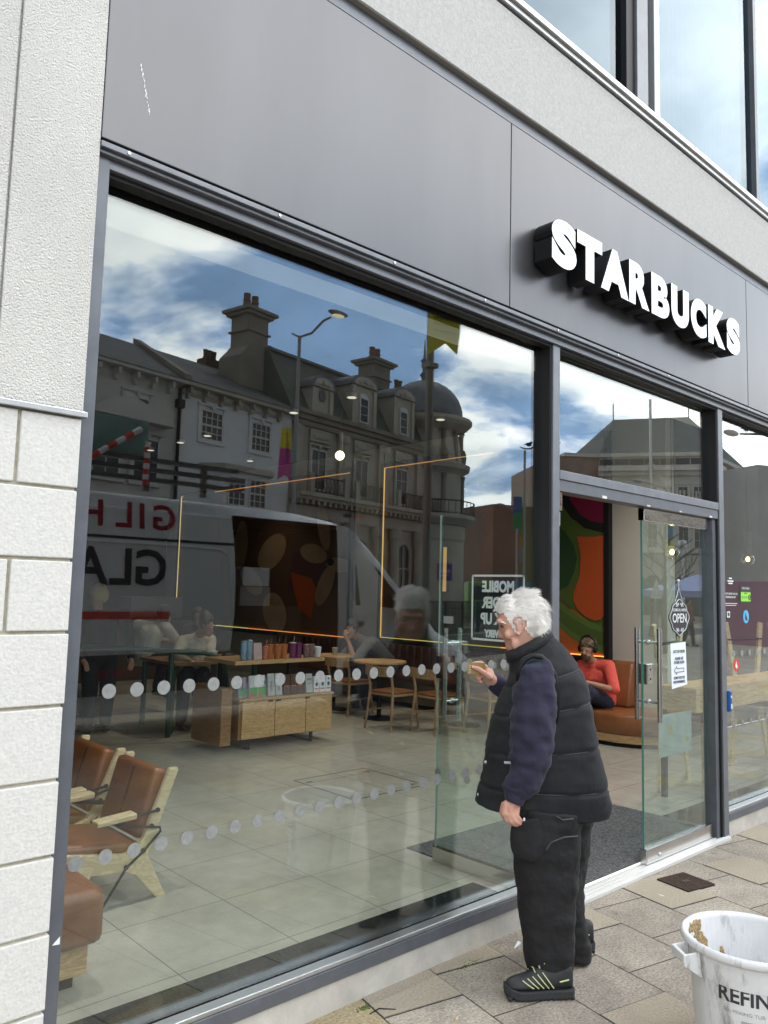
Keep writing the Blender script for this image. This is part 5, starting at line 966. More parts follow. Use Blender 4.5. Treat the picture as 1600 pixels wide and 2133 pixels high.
for sg in (1,):
    d_ = V3((-.80, .60, 0)); s_ = V3((-.60, -.80, 0)); c_ = V3((TX, TY, 0)); hb_ = MB()
    for k in (-1, 1): hb_.hexa([c_ + d_ * .205 + s_ * (k * .045 - .004) + EU * .29, c_ + d_ * .205 + s_ * (k * .045 + .004) + EU * .29, c_ + d_ * .275 + s_ * (k * .045 + .004) + EU * .335, c_ + d_ * .275 + s_ * (k * .045 - .004) + EU * .335, c_ + d_ * .215 + s_ * (k * .045 - .004) + EU * .385, c_ + d_ * .215 + s_ * (k * .045 + .004) + EU * .385, c_ + d_ * .275 + s_ * (k * .045 + .004) + EU * .375, c_ + d_ * .275 + s_ * (k * .045 - .004) + EU * .375])
    hb_.bar(c_ + d_ * .27 - s_ * .05 + EU * .36, c_ + d_ * .27 + s_ * .05 + EU * .36, .016, .03).build('handle', tubm, bk_, bevel=.004)
mm_ = mat('mortar_smear', (.38, .27, .13), .95, var=.4, vs=60, bump=.8, bs=120)
rn = random.Random(11)
for a0_, z0_, n_, sp_, sz_ in ((1.52, .385, 34, (.16, .02), .012), (1.36, .30, 90, (.12, .04), .014), (1.48, .35, 40, (.08, .04), .008), (.9, .27, 12, (.05, .03), .008)):
    sm = MB()
    for k in range(n_):
        a = a0_ + rn.gauss(0, sp_[0] / 2); z = z0_ + rn.gauss(0, sp_[1] / 2); r = .178 + (.206 - .178) * (z - .02) / .29 if z < .31 else .206 + .008 * (z - .31) / .094; r -= .002
        sm.ball((TX + r * math.cos(a), TY + r * math.sin(a), min(z, .398)), (sz_ * rn.uniform(.4, 1), .0022, sz_ * rn.uniform(.5, 1.3)), 6, 4, rot=Matrix.Rotation(a - math.pi / 2, 3, 'Z'))
    sm.build('mortar_smear', mm_, bk_, smooth=True)
def wrap(body, size, z, a0_, mt, off, sx=1.0, nm='lettering'):    # letters bent round the tub
    text(body, size, mt, None, Matrix(), 'tmp', .0, off); o_ = bpy.data.objects['tmp'] if 'tmp' in bpy.data.objects else None
    vs, fs = _tc[(body, size, .0, off, 'CENTER', 1.0)]; bpy.data.objects.remove(o_); mb = MB(); vv = []
    for p in vs:
        r = .185 + (.206 - .185) * (z + p.y - .008) / .292 + .0012; a = a0_ + p.x * sx / r; vv.append((TX + r * math.cos(a), TY + r * math.sin(a), z + p.y))
    mb.add(vv, fs); mb.build(nm, mt, bk_, fix=False)
tin = mat('print_ink', (.045, .045, .05), .6)
wrap('REFINA', .072, .322 - .045, math.atan2(-1.32, -3.13) + .02, tin, .0018, .95); wrap('50L MIXING TUB', .017, .225, math.atan2(-1.32, -3.13) - .10, M['grey'], .0, 1.1)
lb_ = MB(); vv = []; A0 = math.atan2(-1.32, -3.13) + .04
for z in (.085, .20):
    for k in range(9): a = A0 - .18 + .50 * k / 8; r = .185 + .021 * (z - .008) / .292 + .001; vv.append((TX + r * math.cos(a), TY + r * math.sin(a), z))
lb_.add(vv, [(k, k + 1, 10 + k, 9 + k) for k in range(8)]); lb_.build('paper_label', mat('label_grey', (.42, .44, .47), .6, var=.1, vs=30), bk_, fix=False)
wrap('1149 x 1925', .018, .115, A0 + .20, tin, .0005)
dg = thing('drain_cover', 'small rusty brown grated drain cover set in the paving', 'drain cover', (4.63, -.22, 0))
T_ = Matrix.Translation((4.635, -.225, 0)) @ Matrix.Rotation(R(-11), 4, 'Z'); dm = mat('rusty_iron', (.075, .048, .036), .8, .3, var=.3, vs=40)
MB(T_).box((-.12, -.11, .0), (.12, .11, .006)).build('plate', M['dark'], dg)
gb = MB(T_)
for k in range(13): gb.box((-.115 + k * .018, -.105, .006), (-.105 + k * .018, .105, .012))
gb.box((-.118, -.108, .006), (-.1155, .108, .012)).box((.1155, -.108, .006), (.118, .108, .012)).box((-.115, .1055, .006), (.115, .108, .012)).box((-.115, -.108, .006), (.115, -.1055, .012)).box((-.03, -.012, .0121), (.03, .012, .014)); gb.build('grating', dm, dg)
def litter(name, label, mb, m): return prop(mb.build(name, m), label, 'litter')
q = at(1077, 1972, 2, 0); litter('paper_scrap', 'white and red paper scrap on the paving beside the man\'s shoe', MB().hexa([q + V3(v) for v in ((-.03, -.01, .002), (.03, .0, .002), (.03, .018, .002), (-.03, -.005, .002), (-.03, -.01, .004), (.03, .0, .012), (.03, .018, .012), (-.03, -.005, .004))]), M['paper'])
q = at(1378, 1866, 2, 0); litter('chewing_gum', 'pale flattened blob of gum on the paving by the drain cover', MB().ball(q, (.012, .03, .004), 10, 6), mat('gum', (.62, .58, .52), .8))
q = at(950, 2128, 2, 0); litter('cigarette_end', 'yellowish cigarette end on the paving at the bottom edge', MB().tube([q + V3((0, 0, .004)), q + V3((.022, .012, .004))], .004, 8), mat('filter', (.6, .45, .22), .8))
q = at(770, 2113, 2, 0); litter('black_twig', 'thin black strip of plastic lying near the plinth', MB().tube([q, q + V3((.05, .0, .006)), q + V3((.10, -.045, .003))], .0025, 6), M['blk'])
ms = MB(); rn = random.Random(21); mossm = mat('moss', (.10, .13, .03), .95, var=.5, vs=60)
for u0, v0, ln in ((975, 2010, .10), (1200, 1882, .06), (1215, 1870, .05), (1540, 1735, .20), (760, 2100, .05)):
    q = at(u0, v0, 2, 0)
    for k in range(46): ms.ball(q + V3((rn.gauss(0, ln / 2.2), rn.gauss(0, .008), .001)), rn.uniform(.002, .005), 5, 3)
prop(ms.build('moss', mossm), kind='stuff')
# ---- van
VY = -4.8
vm = mat('van_white', (.74, .75, .77), .28, coat=.6); vdk = mat('van_dark_grey', (.035, .036, .038), .6); vgl = mat('van_glass', (.02, .025, .028), .06, spec=.8); vin = mat('van_inside', (.05, .045, .04), .9)
van = thing('van', 'white high-roof glazing van parked along the kerb with its side door open', 'van', (5.2, VY - 1, 0))
def sect(x):
    pr = [(1.2, 2.50), (1.5, 2.57), (3.0, 2.60), (5.6, 2.59), (6.2, 2.53), (6.5, 2.40), (6.82, 2.15), (7.26, 1.77), (7.7, 1.43), (8.0, 1.16), (8.5, .98), (8.72, .80), (8.78, .55)]
    for (a, za), (b, zb) in zip(pr, pr[1:]):
        if a <= x <= b: zr = za + (zb - za) * (x - a) / (b - a); break
    k = 1 if x < 7.8 else 1 - (x - 7.8) * .12; zb_ = .40; W = 1.0 * k
    f_ = lambda z: min(z, zr - .02)
    hs = [(0, zb_), (0, f_(.56)), (.0, f_(1.02)), (.0, f_(1.35)), (.025, f_(1.75)), (.05, f_(2.12)), (.085, f_(2.45)), (.16, max(f_(2.45), zr - .045)), (.34, zr - .008), (.62, zr + .012)]
    if zr < 2.3: hs = [(0, zb_), (0, .40 + (zr - .40) * .15), (0, .40 + (zr - .4) * .4), (0, .40 + (zr - .4) * .6), (.015, .40 + (zr - .4) * .74), (.03, .4 + (zr - .4) * .86), (.06, .4 + (zr - .4) * .95), (.12, zr - .012), (.3, zr), (.6, zr + .01)]
    L_ = [(VY - 1 + (W - i), z) for i, z in hs]; Rr = [(VY - 1 - (W - i), z) for i, z in hs[::-1]]
    return [V3((x, y, z)) for y, z in L_ + Rr]
xs = [1.2, 1.5, 2.2, 3.0, 4.0, 4.70, 5.2, 5.7, 6.0, 6.2, 6.35, 6.5, 6.65, 6.82, 7.05, 7.26, 7.5, 7.7, 7.85, 8.0, 8.25, 8.5, 8.66, 8.72, 8.78]
rings = [sect(x) for x in xs]; vb_ = MB(); n = len(rings[0]); vs = [p for r in rings for p in r]; fs = []
for k in range(len(rings) - 1):
    for i in range(n):
        j = (i + 1) % n
        if 4.69 < xs[k] < 6.19 and 1 <= i <= 5: continue
        fs.append((k * n + i, k * n + j, (k + 1) * n + j, (k + 1) * n + i))
fs += [tuple(range(n))[::-1], tuple(range((len(rings) - 1) * n, len(rings) * n))]
vb_.add(vs, fs); vbo = vb_.build('body', vm, van, smooth=True); md = vbo.modifiers.new('e', 'EDGE_SPLIT'); md.split_angle = R(32)
MB().box((4.66, VY - 1.85, .50), (6.26, VY - .09, .56)).box((4.60, VY - 1.9, .56), (4.66, VY - .11, 2.44)).box((6.262, VY - 1.9, .56), (6.32, VY - .10, 2.40)).box((4.66, VY - 1.93, .56), (6.26, VY - 1.88, 2.42)).box((4.66, VY - 1.9, 2.44), (6.26, VY - .2, 2.47)).build('load_space', vin, van)
dp = [(2.95, .60), (4.66, .60), (4.70, .66), (4.73, 1.2), (4.74, 1.8), (4.70, 2.40), (4.66, 2.44), (2.95, 2.44)]
dvs = lambda z: (0 if z < 1.4 else .05 * (z - 1.4) / .72 if z < 2.12 else .05 + .035 * (z - 2.12) / .33)
dr = MB(); zs_ = [.60, 1.02, 1.35, 1.75, 2.12, 2.42]; dr.loft([[V3((2.95, VY - dvs(z) + .002, z)), V3((4.62 + .10 * math.sin((z - .6) / 1.82 * 2.6), VY - dvs(z) + .002, z)), V3((4.62 + .10 * math.sin((z - .6) / 1.82 * 2.6), VY - dvs(z) + .05, z)), V3((2.95, VY - dvs(z) + .05, z))] for z in zs_])
sd_ = dr.build('sliding_door', vm, van, bevel=.012)
rr_ = [(2.98, 1.03), (4.40, 1.02), (4.56, 1.06), (4.63, 1.16), (4.66, 1.5), (4.66, 1.80), (4.62, 2.0), (4.52, 2.06), (4.0, 2.07), (2.98, 2.07)]
MB().tube([(x, VY - dvs(z) + .050, z) for x, z in rr_], .014, 8).build('pressing_line', vm, sd_, smooth=True)
MB().box((1.3, VY + .0, 2.108), (4.74, VY + .004, 2.135)).build('door_rail', vdk, van)
MB().box((1.25, VY + .001, .40), (2.94, VY + .014, .98)).box((2.95, VY + .051, .605), (4.66, VY + .06, .985)).box((6.3, VY + .001, .40), (8.3, VY + .012, .80)).build('dark_lower_side', vdk, van)  # lower part of the side drawn dark grey
MB().hexa([(1.3, VY + .0515, 1.325), (3.94, VY + .0515, 1.325), (3.94, VY + .0525, 1.325), (1.3, VY + .0525, 1.325), (1.3, VY + .0515, 1.40), (3.94, VY + .0515, 1.40), (3.94, VY + .0525, 1.40), (1.3, VY + .0525, 1.40)]).build('red_stripe', M['red'], van)
back = lambda x, z, y: frame((x, y, z), (-1, 0, 0), (0, 0, 1))
lean = frame((3.42, VY - .050, 2.335), (-1, 0, 0), (0, -.10, .995))
redl = mat('crimson', (.30, .008, .03), .45)
for ch, x, wd in (('G', 3.86, .26), ('I', 3.62, .1), ('L', 3.44, .2), ('H', 3.10, .24)): text(ch, .36, redl, van, frame((x, VY - .021 + .005, 2.335), (-1, 0, 0), (0, -.106, .994)), 'lettering', .002, .006, sx=1.05)
for ch, x in (('G', 3.72), ('L', 3.42), ('A', 3.10)): text(ch, .50, M['ink'], van, frame((x, VY - .025 + .055, 1.815), (-1, 0, 0), (0, -.06, .998)), 'lettering', .002, .010, sx=1.0)
text('WWW.', .13, redl, van, back(3.4, .80, VY + .062), 'lettering', .001, .003)
MB().hexa([(6.47, VY - .002, 1.47), (7.42, VY - .002, 1.42), (7.42, VY - .05, 1.42), (6.47, VY - .05, 1.47), (6.47, VY - .042, 2.0), (6.83, VY - .040, 1.98), (6.83, VY - .08, 1.98), (6.47, VY - .08, 2.0)]).build('cab_window', vgl, van, bevel=.02)
ws_ = MB()
for a, b in ((6.62, 7.92),): ws_.hexa([(a + .0, VY - .25, 2.325), (b, VY - .20, 1.255), (b, VY - 1.80, 1.255), (a, VY - 1.75, 2.325), (a + .02, VY - .25, 2.335), (b + .02, VY - .20, 1.265), (b + .02, VY - 1.80, 1.265), (a + .02, VY - 1.75, 2.335)])
ws_.build('windscreen', vgl, van)
for yy in (VY + .10, VY - 2.10): MB().box((7.15, yy - .12, 1.30), (7.30, yy + .12, 1.62)).build('wing_mirror', M['blk'], van, bevel=.04)
MB().box((8.60, VY - .40, .78), (8.74, VY - .12, .98)).build('headlight', M['alu'], van, bevel=.03); MB().box((8.60, VY - 1.88, .78), (8.74, VY - 1.60, .98)).build('headlight', M['alu'], van, bevel=.03)
for x in (2.1, 7.75):
    for y in (VY - .12, VY - 1.88):
        wb = MB().disc((x, y, .345), .345, 1, .24, 28).build('wheel', M['blk'], van, bevel=.03); MB().disc((x, y + (.10 if y > VY - 1 else -.10), .345), .20, 1, .06, 20).build('hub', M['alu'], wb)
MB().box((6.35, VY + .001, .62), (6.36, VY + .003, 2.1)).box((6.53, VY + .001, 1.22), (6.60, VY + .02, 1.28)).build('cab_door_line', vdk, van)
rk_ = MB(); 
for z in (2.70, 2.80): rk_.box((1.6, VY - .03, z), (4.75, VY + .02, z + .045))
for x in (1.7, 2.6, 3.60, 4.25): rk_.box((x, VY - .02, 2.60), (x + .06, VY + .025, 2.90))
rk_.box((1.6, VY - .045, 2.90), (4.70, VY + .03, 2.945)).box((1.6, VY - 1.9, 2.62), (4.7, VY - 1.85, 2.68)); rk_.build('roof_rack', mat('rack_metal', (.16, .15, .14), .6, .4), van)
gp = thing('glass_sheet', 'pale green glass sheet held upright on the van\'s roof rack', 'glass sheet', (3.0, VY - .02, 2.945)); MB().box((2.3, VY - .012, 2.946), (3.63, VY + .004, 3.31)).build('sheet', mat('pale_teal', (.22, .36, .34), .12, var=.35, vs=2.5), gp)
pl_ = mat('striped_pole', (.75, .75, .74), .5)
def pole(a, b, lab):
    t = thing('striped_pole', lab, 'pole', a, 0, 'red and white poles on the van roof'); a, b = V3(a), V3(b); n_ = 8
    for k in range(n_): MB().tube([a.lerp(b, k / n_), a.lerp(b, (k + 1) / n_)], .03, 10).build('band', M['red'] if k % 2 == 0 else pl_, t)
pole((2.85, VY + .06, 2.74), (3.52, VY + .06, 3.21), 'red and white striped pole slanting across the glass sheet'); pole((3.595, VY + .06, 2.65), (3.60, VY + .06, 3.09), 'red and white striped pole standing upright at the rack post')
for lab, x0_, x1_, z0_, z1_, m_ in (('crumpled white carton in the van\'s open doorway', 5.05, 5.42, 1.68, 1.90, M['paper']), ('whitish cardboard carton under the crumpled one in the van', 5.02, 5.44, 1.45, 1.675, mat('carton', (.45, .44, .42), .8))):
    prop(MB().box((x0_, VY - .75, z0_), (x1_, VY - .35, z1_)).build('carton', m_, bevel=.01), lab, 'carton')
prop(MB().box((4.72, VY - 1.2, .561), (5.9, VY - .35, 1.449)).build('storage_rack', vin, bevel=.01), 'dark load rack inside the open van under the cartons', 'rack')
# ---- terrace across the street
wht = mat('white_stucco_old', (.68, .69, .70), .9, var=.06, vs=1.2); crm = mat('cream_stucco', (.52, .50, .47), .9, var=.08, vs=1.2); slate = masonry('slate', (.055, .058, .066), (.085, .088, .098), (.03, .03, .035), .28, .14, .01, .75, plane='xz', noise=.3, ns=8); bst = mat('bath_stone', (.42, .385, .33), .9, var=.18, vs=.9, bump=.4, bs=9); bstd = mat('bath_stone_weathered', (.22, .195, .165), .9, var=.25, vs=1.1, bump=.4, bs=9); pane = mat('dark_pane', (.03, .033, .037), .08, spec=.7); wfr = mat('white_frame', (.62, .62, .61), .6); gsl = masonry('green_slate', (.075, .10, .085), (.10, .125, .11), (.04, .05, .045), .3, .16, .01, .8, plane='xz', noise=.25, ns=6); lead = mat('lead_dome', (.14, .155, .175), .6, .2, var=.3, vs=1.5); ironm = mat('iron', (.02, .022, .024), .6)
TS = Matrix(((.98357, -.18052, 0, 21.6), (-.18052, -.98357, 0, -20.8), (0, 0, 1, 0), (0, 0, 0, 1)))
def swin(par, s0, s1, z0, z1, nx=2, ny=2, d=0.0, sur=None, arch=False, T=TS, fm=None, b=.05, pm=None):
    f = MB(T)
    f.box((s0, d - .045, z0), (s0 + b, d + .0, z1)).box((s1 - b, d - .045, z0), (s1, d + .0, z1)).box((s0 + b, d - .045, z0), (s1 - b, d + .0, z0 + b)).box((s0 + b, d - .045, z1 - b), (s1 - b, d + .0, z1))
    for k in range(1, nx): x = s0 + (s1 - s0) * k / nx; f.box((x - .014, d - .03, z0 + b), (x + .014, d - .009, z1 - b))
    for k in range(1, ny): z = z0 + (z1 - z0) * k / ny; w_ = .03 if k * 2 == ny else .012; f.box((s0 + b, d - .032, z - w_), (s1 - b, d - .0085, z + w_))
    if arch: f.prism([(s0 + (s1 - s0) * (.5 - .5 * math.cos(math.pi * k / 10)), z1 - .004 + (s1 - s0) * .32 * math.sin(math.pi * k / 10)) for k in range(11)], 1, d - .02, d + .04)
    o_ = f.build('window', fm or wfr, par); MB(T).box((s0 + .02, d - .008, z0 + .02), (s1 - .02, d - .002, z1 - .02)).build('pane', pm or pane, o_)
    if sur:
        g_ = MB(T); e_ = .11; g_.box((s0 - e_, d - .07, z0 - .1), (s1 + e_, d + .0, z0 - .01)).box((s0 - e_, d - .05, z0 - .01), (s0 - .005, d, z1 + e_)).box((s1 + .005, d - .05, z0 - .01), (s1 + e_, d, z1 + e_)).box((s0 - e_ - .04, d - .09, z1 + e_ + .002), (s1 + e_ + .04, d, z1 + e_ + .07)).box(((s0 + s1) / 2 - .06, d - .10, z1 + .01), ((s0 + s1) / 2 + .06, d - .051, z1 + e_)); g_.build('surround', sur, o_)
    return o_
def corbels(par, s0, s1, z, m, step=.55, d=-.02):
    g_ = MB(TS); k = s0
    while k < s1: g_.box((k, d - .26, z - .18), (k + .09, d, z)).box((k, d - .14, z - .34), (k + .09, d, z - .1801)); k += step
    g_.build('corbels', m, par)
hl = thing('terraced_house', 'cream stucco house with a dark slate roof across the street, left of the drainpipe', 'house', on_street(-14, 3, 0))
MB(TS).box((-24, 0, 0), (-10.35, 7, 7.72)).build('wall', crm, hl); MB(TS).box((-24, -.02, 7.45), (-10.36, 0, 7.60)).box((-24, -.34, 7.72), (-10.3, .1, 7.82)).build('eaves_cornice', crm, hl)
MB(TS).hexa([(-24, -.38, 7.825), (-10.3, -.38, 7.825), (-9.4, 7, 7.825), (-24, 7, 7.825), (-24, 3.2, 9.70), (-9.5, 3.2, 9.70), (-9.5, 3.9, 9.70), (-24, 3.9, 9.70)]).build('roof', slate, hl)
corbels(hl, -17, -10.5, 7.70, crm, .62); swin(hl, -12.24, -11.41, 5.95, 7.05, 2, 2, 0, crm, True); swin(hl, -15.2, -14.3, 5.95, 7.05, 2, 2, 0, crm, True)
pdm = [(-13.5, 6.28), (-10.75, 6.28), (-10.85, 6.42), (-11.6, 6.72), (-12.3, 6.92), (-13.0, 6.72), (-13.4, 6.45)]
MB(TS).prism(pdm, 1, -.45, -.001).build('pediment', crm, hl); swin(hl, -11.9, -11.0, 4.6, 5.9, 2, 2, -.03, crm); swin(hl, -13.2, -12.3, 4.6, 5.9, 2, 2, -.03, crm)
MB(TS).tube([(-10.38, -.10, 0.1), (-10.38, -.10, 7.6), (-10.1, -.14, 7.75)], .055, 8).box((-10.5, -.2, 7.0), (-10.25, -.02, 7.25)).build('drainpipe', M['blk'], hl)
pw_ = MB(TS); pw_.hexa([(-10.5, -.40, 7.84), (-10.22, -.40, 7.84), (-9.3, 3.5, 9.5), (-9.62, 3.5, 9.5), (-10.5, -.40, 8.0), (-10.22, -.40, 8.0), (-9.3, 3.5, 10.0), (-9.62, 3.5, 10.0)]).build('gable_coping', bstd, hl)
hr = thing('terraced_house', 'white painted house with two sash windows and a bay, between drainpipe and stone bank', 'house', on_street(-7.8, 3, 0))
MB(TS).box((-10.348, .03, 0), (-5.42, 7, 7.78)).build('wall', wht, hr); MB(TS).box((-10.3, -.34, 7.72), (-5.43, .1, 7.84)).box((-10.3, -.02, 7.48), (-5.43, .03, 7.58)).build('eaves_cornice', bst, hr)
MB(TS).hexa([(-10.2, -.38, 7.845), (-5.43, -.38, 7.845), (-5.43, 7, 7.845), (-9.3, 7, 7.845), (-9.3, 3.4, 9.8), (-5.43, 3.4, 9.8), (-5.43, 4.0, 9.8), (-9.3, 4.0, 9.8)]).build('roof', slate, hr)
corbels(hr, -10.1, -5.6, 7.71, bst, .66, .02); swin(hr, -9.46, -8.55, 6.22, 7.18, 4, 4, .03, wht); swin(hr, -7.31, -6.40, 6.20, 7.18, 4, 4, .03, wht)
MB(TS).prism([(-9.3, .03), (-8.9, -.55), (-7.0, -.55), (-6.55, .03)], 2, 3.2, 5.30).build('bay', wht, hr); MB(TS).prism([(-9.45, .03), (-9.0, -.72), (-6.9, -.72), (-6.4, .03)], 2, 5.301, 5.48).build('bay_cornice', bst, hr)
swin(hr, -8.75, -8.0, 4.2, 5.15, 3, 4, -.56); swin(hr, -7.85, -7.1, 4.2, 5.15, 3, 4, -.56)
sc_m = MB(TS); sc_m.box((-6.45, 3.5, 9.3), (-5.78, 4.0, 10.15)); sc_m.build('chimney', mat('sooty_brick', (.10, .06, .05), .9), hr)
for k in range(3): MB(TS).lathe((-6.3 + .2 * k, 3.7, 10.15), [(.09, 0), (.11, .05), (.08, .1), (.10, .35), (.08, .36)], 10).build('chimney_pot', mat('pot', (.13, .075, .055), .9), hr)
# bank
bk = thing('bank_building', 'ornate stone bank with mansard roof, dormers, balconies and a domed corner turret', 'building', on_street(-.5, 3, 0))
MB(TS).box((-5.40, 0, 0), (4.4, 8, 7.95)).build('wall', bst, bk)
cn = MB(TS); cn.box((-5.45, -.30, 7.90), (4.2, .2, 8.06)).box((-5.45, -.18, 7.72), (4.2, 0, 7.8995)).box((-5.45, -.10, 7.5), (4.2, 0, 7.58)); cn.build('cornice', bstd, bk)
MB(TS).hexa([(-5.4, .02, 8.0605), (3.6, .02, 8.0605), (4.4, 7, 8.0605), (-5.4, 7, 8.0605), (-5.4, 1.3, 10.35), (3.9, 1.3, 10.35), (3.9, 6, 10.35), (-5.4, 6, 10.35)]).build('mansard_roof', gsl, bk); MB(TS).box((-5.4, 1.2, 10.351), (3.9, 1.5, 10.45)).build('roof_ridge', lead, bk)
for nm, c_, hw, zb_, zt in (('dormer', -3.9, .52, 8.06, 9.15), ('dormer', -1.42, .70, 8.06, 9.75), ('dormer', 1.28, .68, 8.06, 9.85)):
    dmr = MB(TS); dmr.box((c_ - hw, -.05, zb_ + .001), (c_ + hw, 1.2, zt)); do = dmr.build(nm, bst, bk)
    pd = [(c_ - hw - .14, zt - .12), (c_ + hw + .14, zt - .12)] + [(c_ + (hw + .14) * math.cos(t), zt - .12 + .48 * math.sin(t) ** .8) for t in [math.pi * k / 12 for k in range(1, 12)]]
    MB(TS).prism(pd, 1, -.14, 1.1).build('curved_hood', lead, do)
    pd2 = [(c_ - hw, zt - .1), (c_ + hw, zt - .1)] + [(c_ + hw * math.cos(t), zt - .1 + .36 * math.sin(t) ** .8) for t in [math.pi * k / 12 for k in range(1, 12)]]
    MB(TS).prism(pd2, 1, -.155, -.141).ball((c_, -.19, zt + .08), (.14, .06, .12), 8, 6).ball((c_ - hw * .5, -.18, zt), (.12, .05, .06), 8, 6).ball((c_ + hw * .5, -.18, zt), (.12, .05, .06), 8, 6).build('carved_pediment', bst, do)
    MB(TS).box((c_ - hw - .06, -.12, zb_), (c_ - hw + .14, -.051, zt - .15)).box((c_ + hw - .14, -.12, zb_), (c_ + hw + .06, -.051, zt - .15)).build('pilasters', bst, do)
    if hw < .6: MB(TS).disc((c_, -.06, 8.75), .24, 1, .04, 20, 0, .75).build('oval_window', pane, do)
    else: swin(bk, c_ - .28, c_ + .28, 8.2, 9.2, 1, 3, -.06, None, True)
for (c_, z0_, z1_, w_, dd) in ((-5.66, 8.4, 11.55, .50, 1.6), (2.95, 9.6, 11.95, .62, 2.4)):
    ch = MB(TS); ch.box((c_ - w_, dd, z0_), (c_ + w_, dd + .9, z1_)).box((c_ - w_ - .08, dd - .08, z1_ - .62), (c_ + w_ + .08, dd + .98, z1_ - .56)); co = ch.build('chimney', bstd, bk)
    MB(TS).box((c_ - w_ - .14, dd - .14, z1_), (c_ + w_ + .14, dd + 1.04, z1_ + .12)).box((c_ - w_ - .26, dd - .26, z1_ + .121), (c_ + w_ + .26, dd + 1.16, z1_ + .24)).build('chimney_cap', bstd, co)
    for k in (-.2, .2): MB(TS).lathe((c_ + k, dd + .45, z1_ + .24), [(.13, 0), (.16, .1), (.12, .18), (.16, .26), (.12, .34), (.16, .42), (.12, .5), (.14, .66), (.12, .68)], 12).build('chimney_pot', mat('terracotta', (.17, .10, .075), .9), co)
MB(TS).prism([(-6.6, 7.9), (-4.05, 7.9), (-4.35, 9.5), (-4.62, 10.55), (-5.15, 10.6), (-6.15, 10.4), (-6.2, 10.3), (-6.58, 9.9)], 1, 1.5, 2.6).build('gable_shoulder', bstd, bk)
for k in (-.05, .25): MB(TS).lathe((4.4 + k, 2.6, 11.1), [(.1, 0), (.12, .1), (.09, .3), (.12, .55), (.09, .56)], 10).build('chimney_pot', mat('terracotta', (.17, .10, .075), .9), bk)
for c_ in (-3.95, -1.42, 1.28):
    swin(bk, c_ - .42, c_ + .42, 5.25, 6.75, 2, 3, -.01, bst)
    MB(TS).box((c_ - .55, -.11, 7.0), (c_ + .55, -.001, 7.45)).ball((c_, -.12, 7.22), (.32, .05, .12), 10, 6).ball((c_ - .3, -.12, 7.2), (.14, .04, .1), 8, 6).ball((c_ + .3, -.12, 7.2), (.14, .04, .1), 8, 6).build('carved_panel', bst, bk)
for c_ in (-5.15, -2.75, -2.5, -.25, .1, 2.45): MB(TS).box((c_ - .16, -.14, 5.1), (c_ + .16, -.001, 7.5)).box((c_ - .2, -.18, 7.2), (c_ + .2, -.141, 7.5)).build('pilaster', bst, bk)
MB(TS).box((-5.45, -.62, 4.92), (4.2, -.001, 5.06)).box((-5.45, -.5, 4.80), (4.2, -.001, 4.9195)).build('balcony_slab', bst, bk)
dn = MB(TS)
for k in range(30): dn.box((-5.3 + k * .31, -.46, 4.66), (-5.18 + k * .31, -.001, 4.7995))
dn.build('dentils', bst, bk); MB(TS).box((-5.45, -.12, 4.2), (4.2, -.001, 4.62)).build('name_frieze', bst, bk)
for a, b in ((-4.75, -3.1), (-2.2, -.65), (.5, 2.1), (2.65, 3.6)):
    rl = MB(TS); rl.box((a, -.58, 5.62), (b, -.54, 5.67)).box((a, -.58, 5.1), (b, -.54, 5.14)); k = a
    while k < b - .2:
        rl.tube([(k, -.56, 5.1), (k, -.56, 5.65)], .012, 5).tube([(k, -.56, 5.12), (k + .1, -.56, 5.38), (k + .2, -.56, 5.62)], .009, 5).tube([(k + .2, -.56, 5.12), (k + .1, -.56, 5.38), (k, -.56, 5.62)], .009, 5); k += .22
    rl.build('balcony_railing', ironm, bk)
    for c_ in (a - .12, b + .12): MB(TS).box((c_ - .1, -.62, 5.0605), (c_ + .1, -.5, 5.75)).build('balcony_pier', bst, bk)
for c_ in (-4.2, -1.4, 1.5):
    aw = MB(TS); aw.prism([(c_ - .45, .4), (c_ + .45, .4), (c_ + .45, 3.1)] + [(c_ + .45 * math.cos(t), 3.1 + .5 * math.sin(t)) for t in [math.pi * k / 12 for k in range(1, 12)]] + [(c_ - .45, 3.1)], 1, -.012, -.002); ao = aw.build('arched_window', pane, bk)
    MB(TS).tube([(c_ - .5, -.05, .4), (c_ - .5, -.05, 3.1)] + [(c_ - .5 * math.cos(t), -.05, 3.1 + .55 * math.sin(t)) for t in [math.pi * k / 12 for k in range(1, 12)]] + [(c_ + .5, -.05, 3.1), (c_ + .5, -.05, .4)], .07, 6).tube([(c_, -.04, .4), (c_, -.04, 3.6)], .03, 5).tube([(c_ - .45, -.04, 2.6), (c_ + .45, -.04, 2.6)], .03, 5).build('arch_moulding', bst, ao)
    for k in (-.85, .85): MB(TS).lathe((c_ + k, -.22, 0), [(.26, 0), (.26, .4), (.2, .45), (.19, 3.7), (.25, 3.8), (.27, 4.15)], 16).build('column', bst, bk)
text('HSBC', .20, M['ink'], bk, frame(on_street(-2.33, -.135, 4.46), (-.98357, .18052, 0), (0, 0, 1)), 'lettering', .003, .005)
hx = MB(TS); hx.prism([(-1.94, 4.47), (-1.83, 4.60), (-1.55, 4.60), (-1.44, 4.47), (-1.55, 4.34), (-1.83, 4.34)], 1, -.14, -.121); ho_ = hx.build('emblem', M['red'], bk)
MB(TS).prism([(-1.82, 4.59), (-1.56, 4.59), (-1.69, 4.47)], 1, -.15, -.1405).prism([(-1.82, 4.35), (-1.56, 4.35), (-1.69, 4.47)], 1, -.15, -.1405).build('emblem_inset', wfr, ho_)
tc_ = (4.5, 1.1); tw = MB(TS)
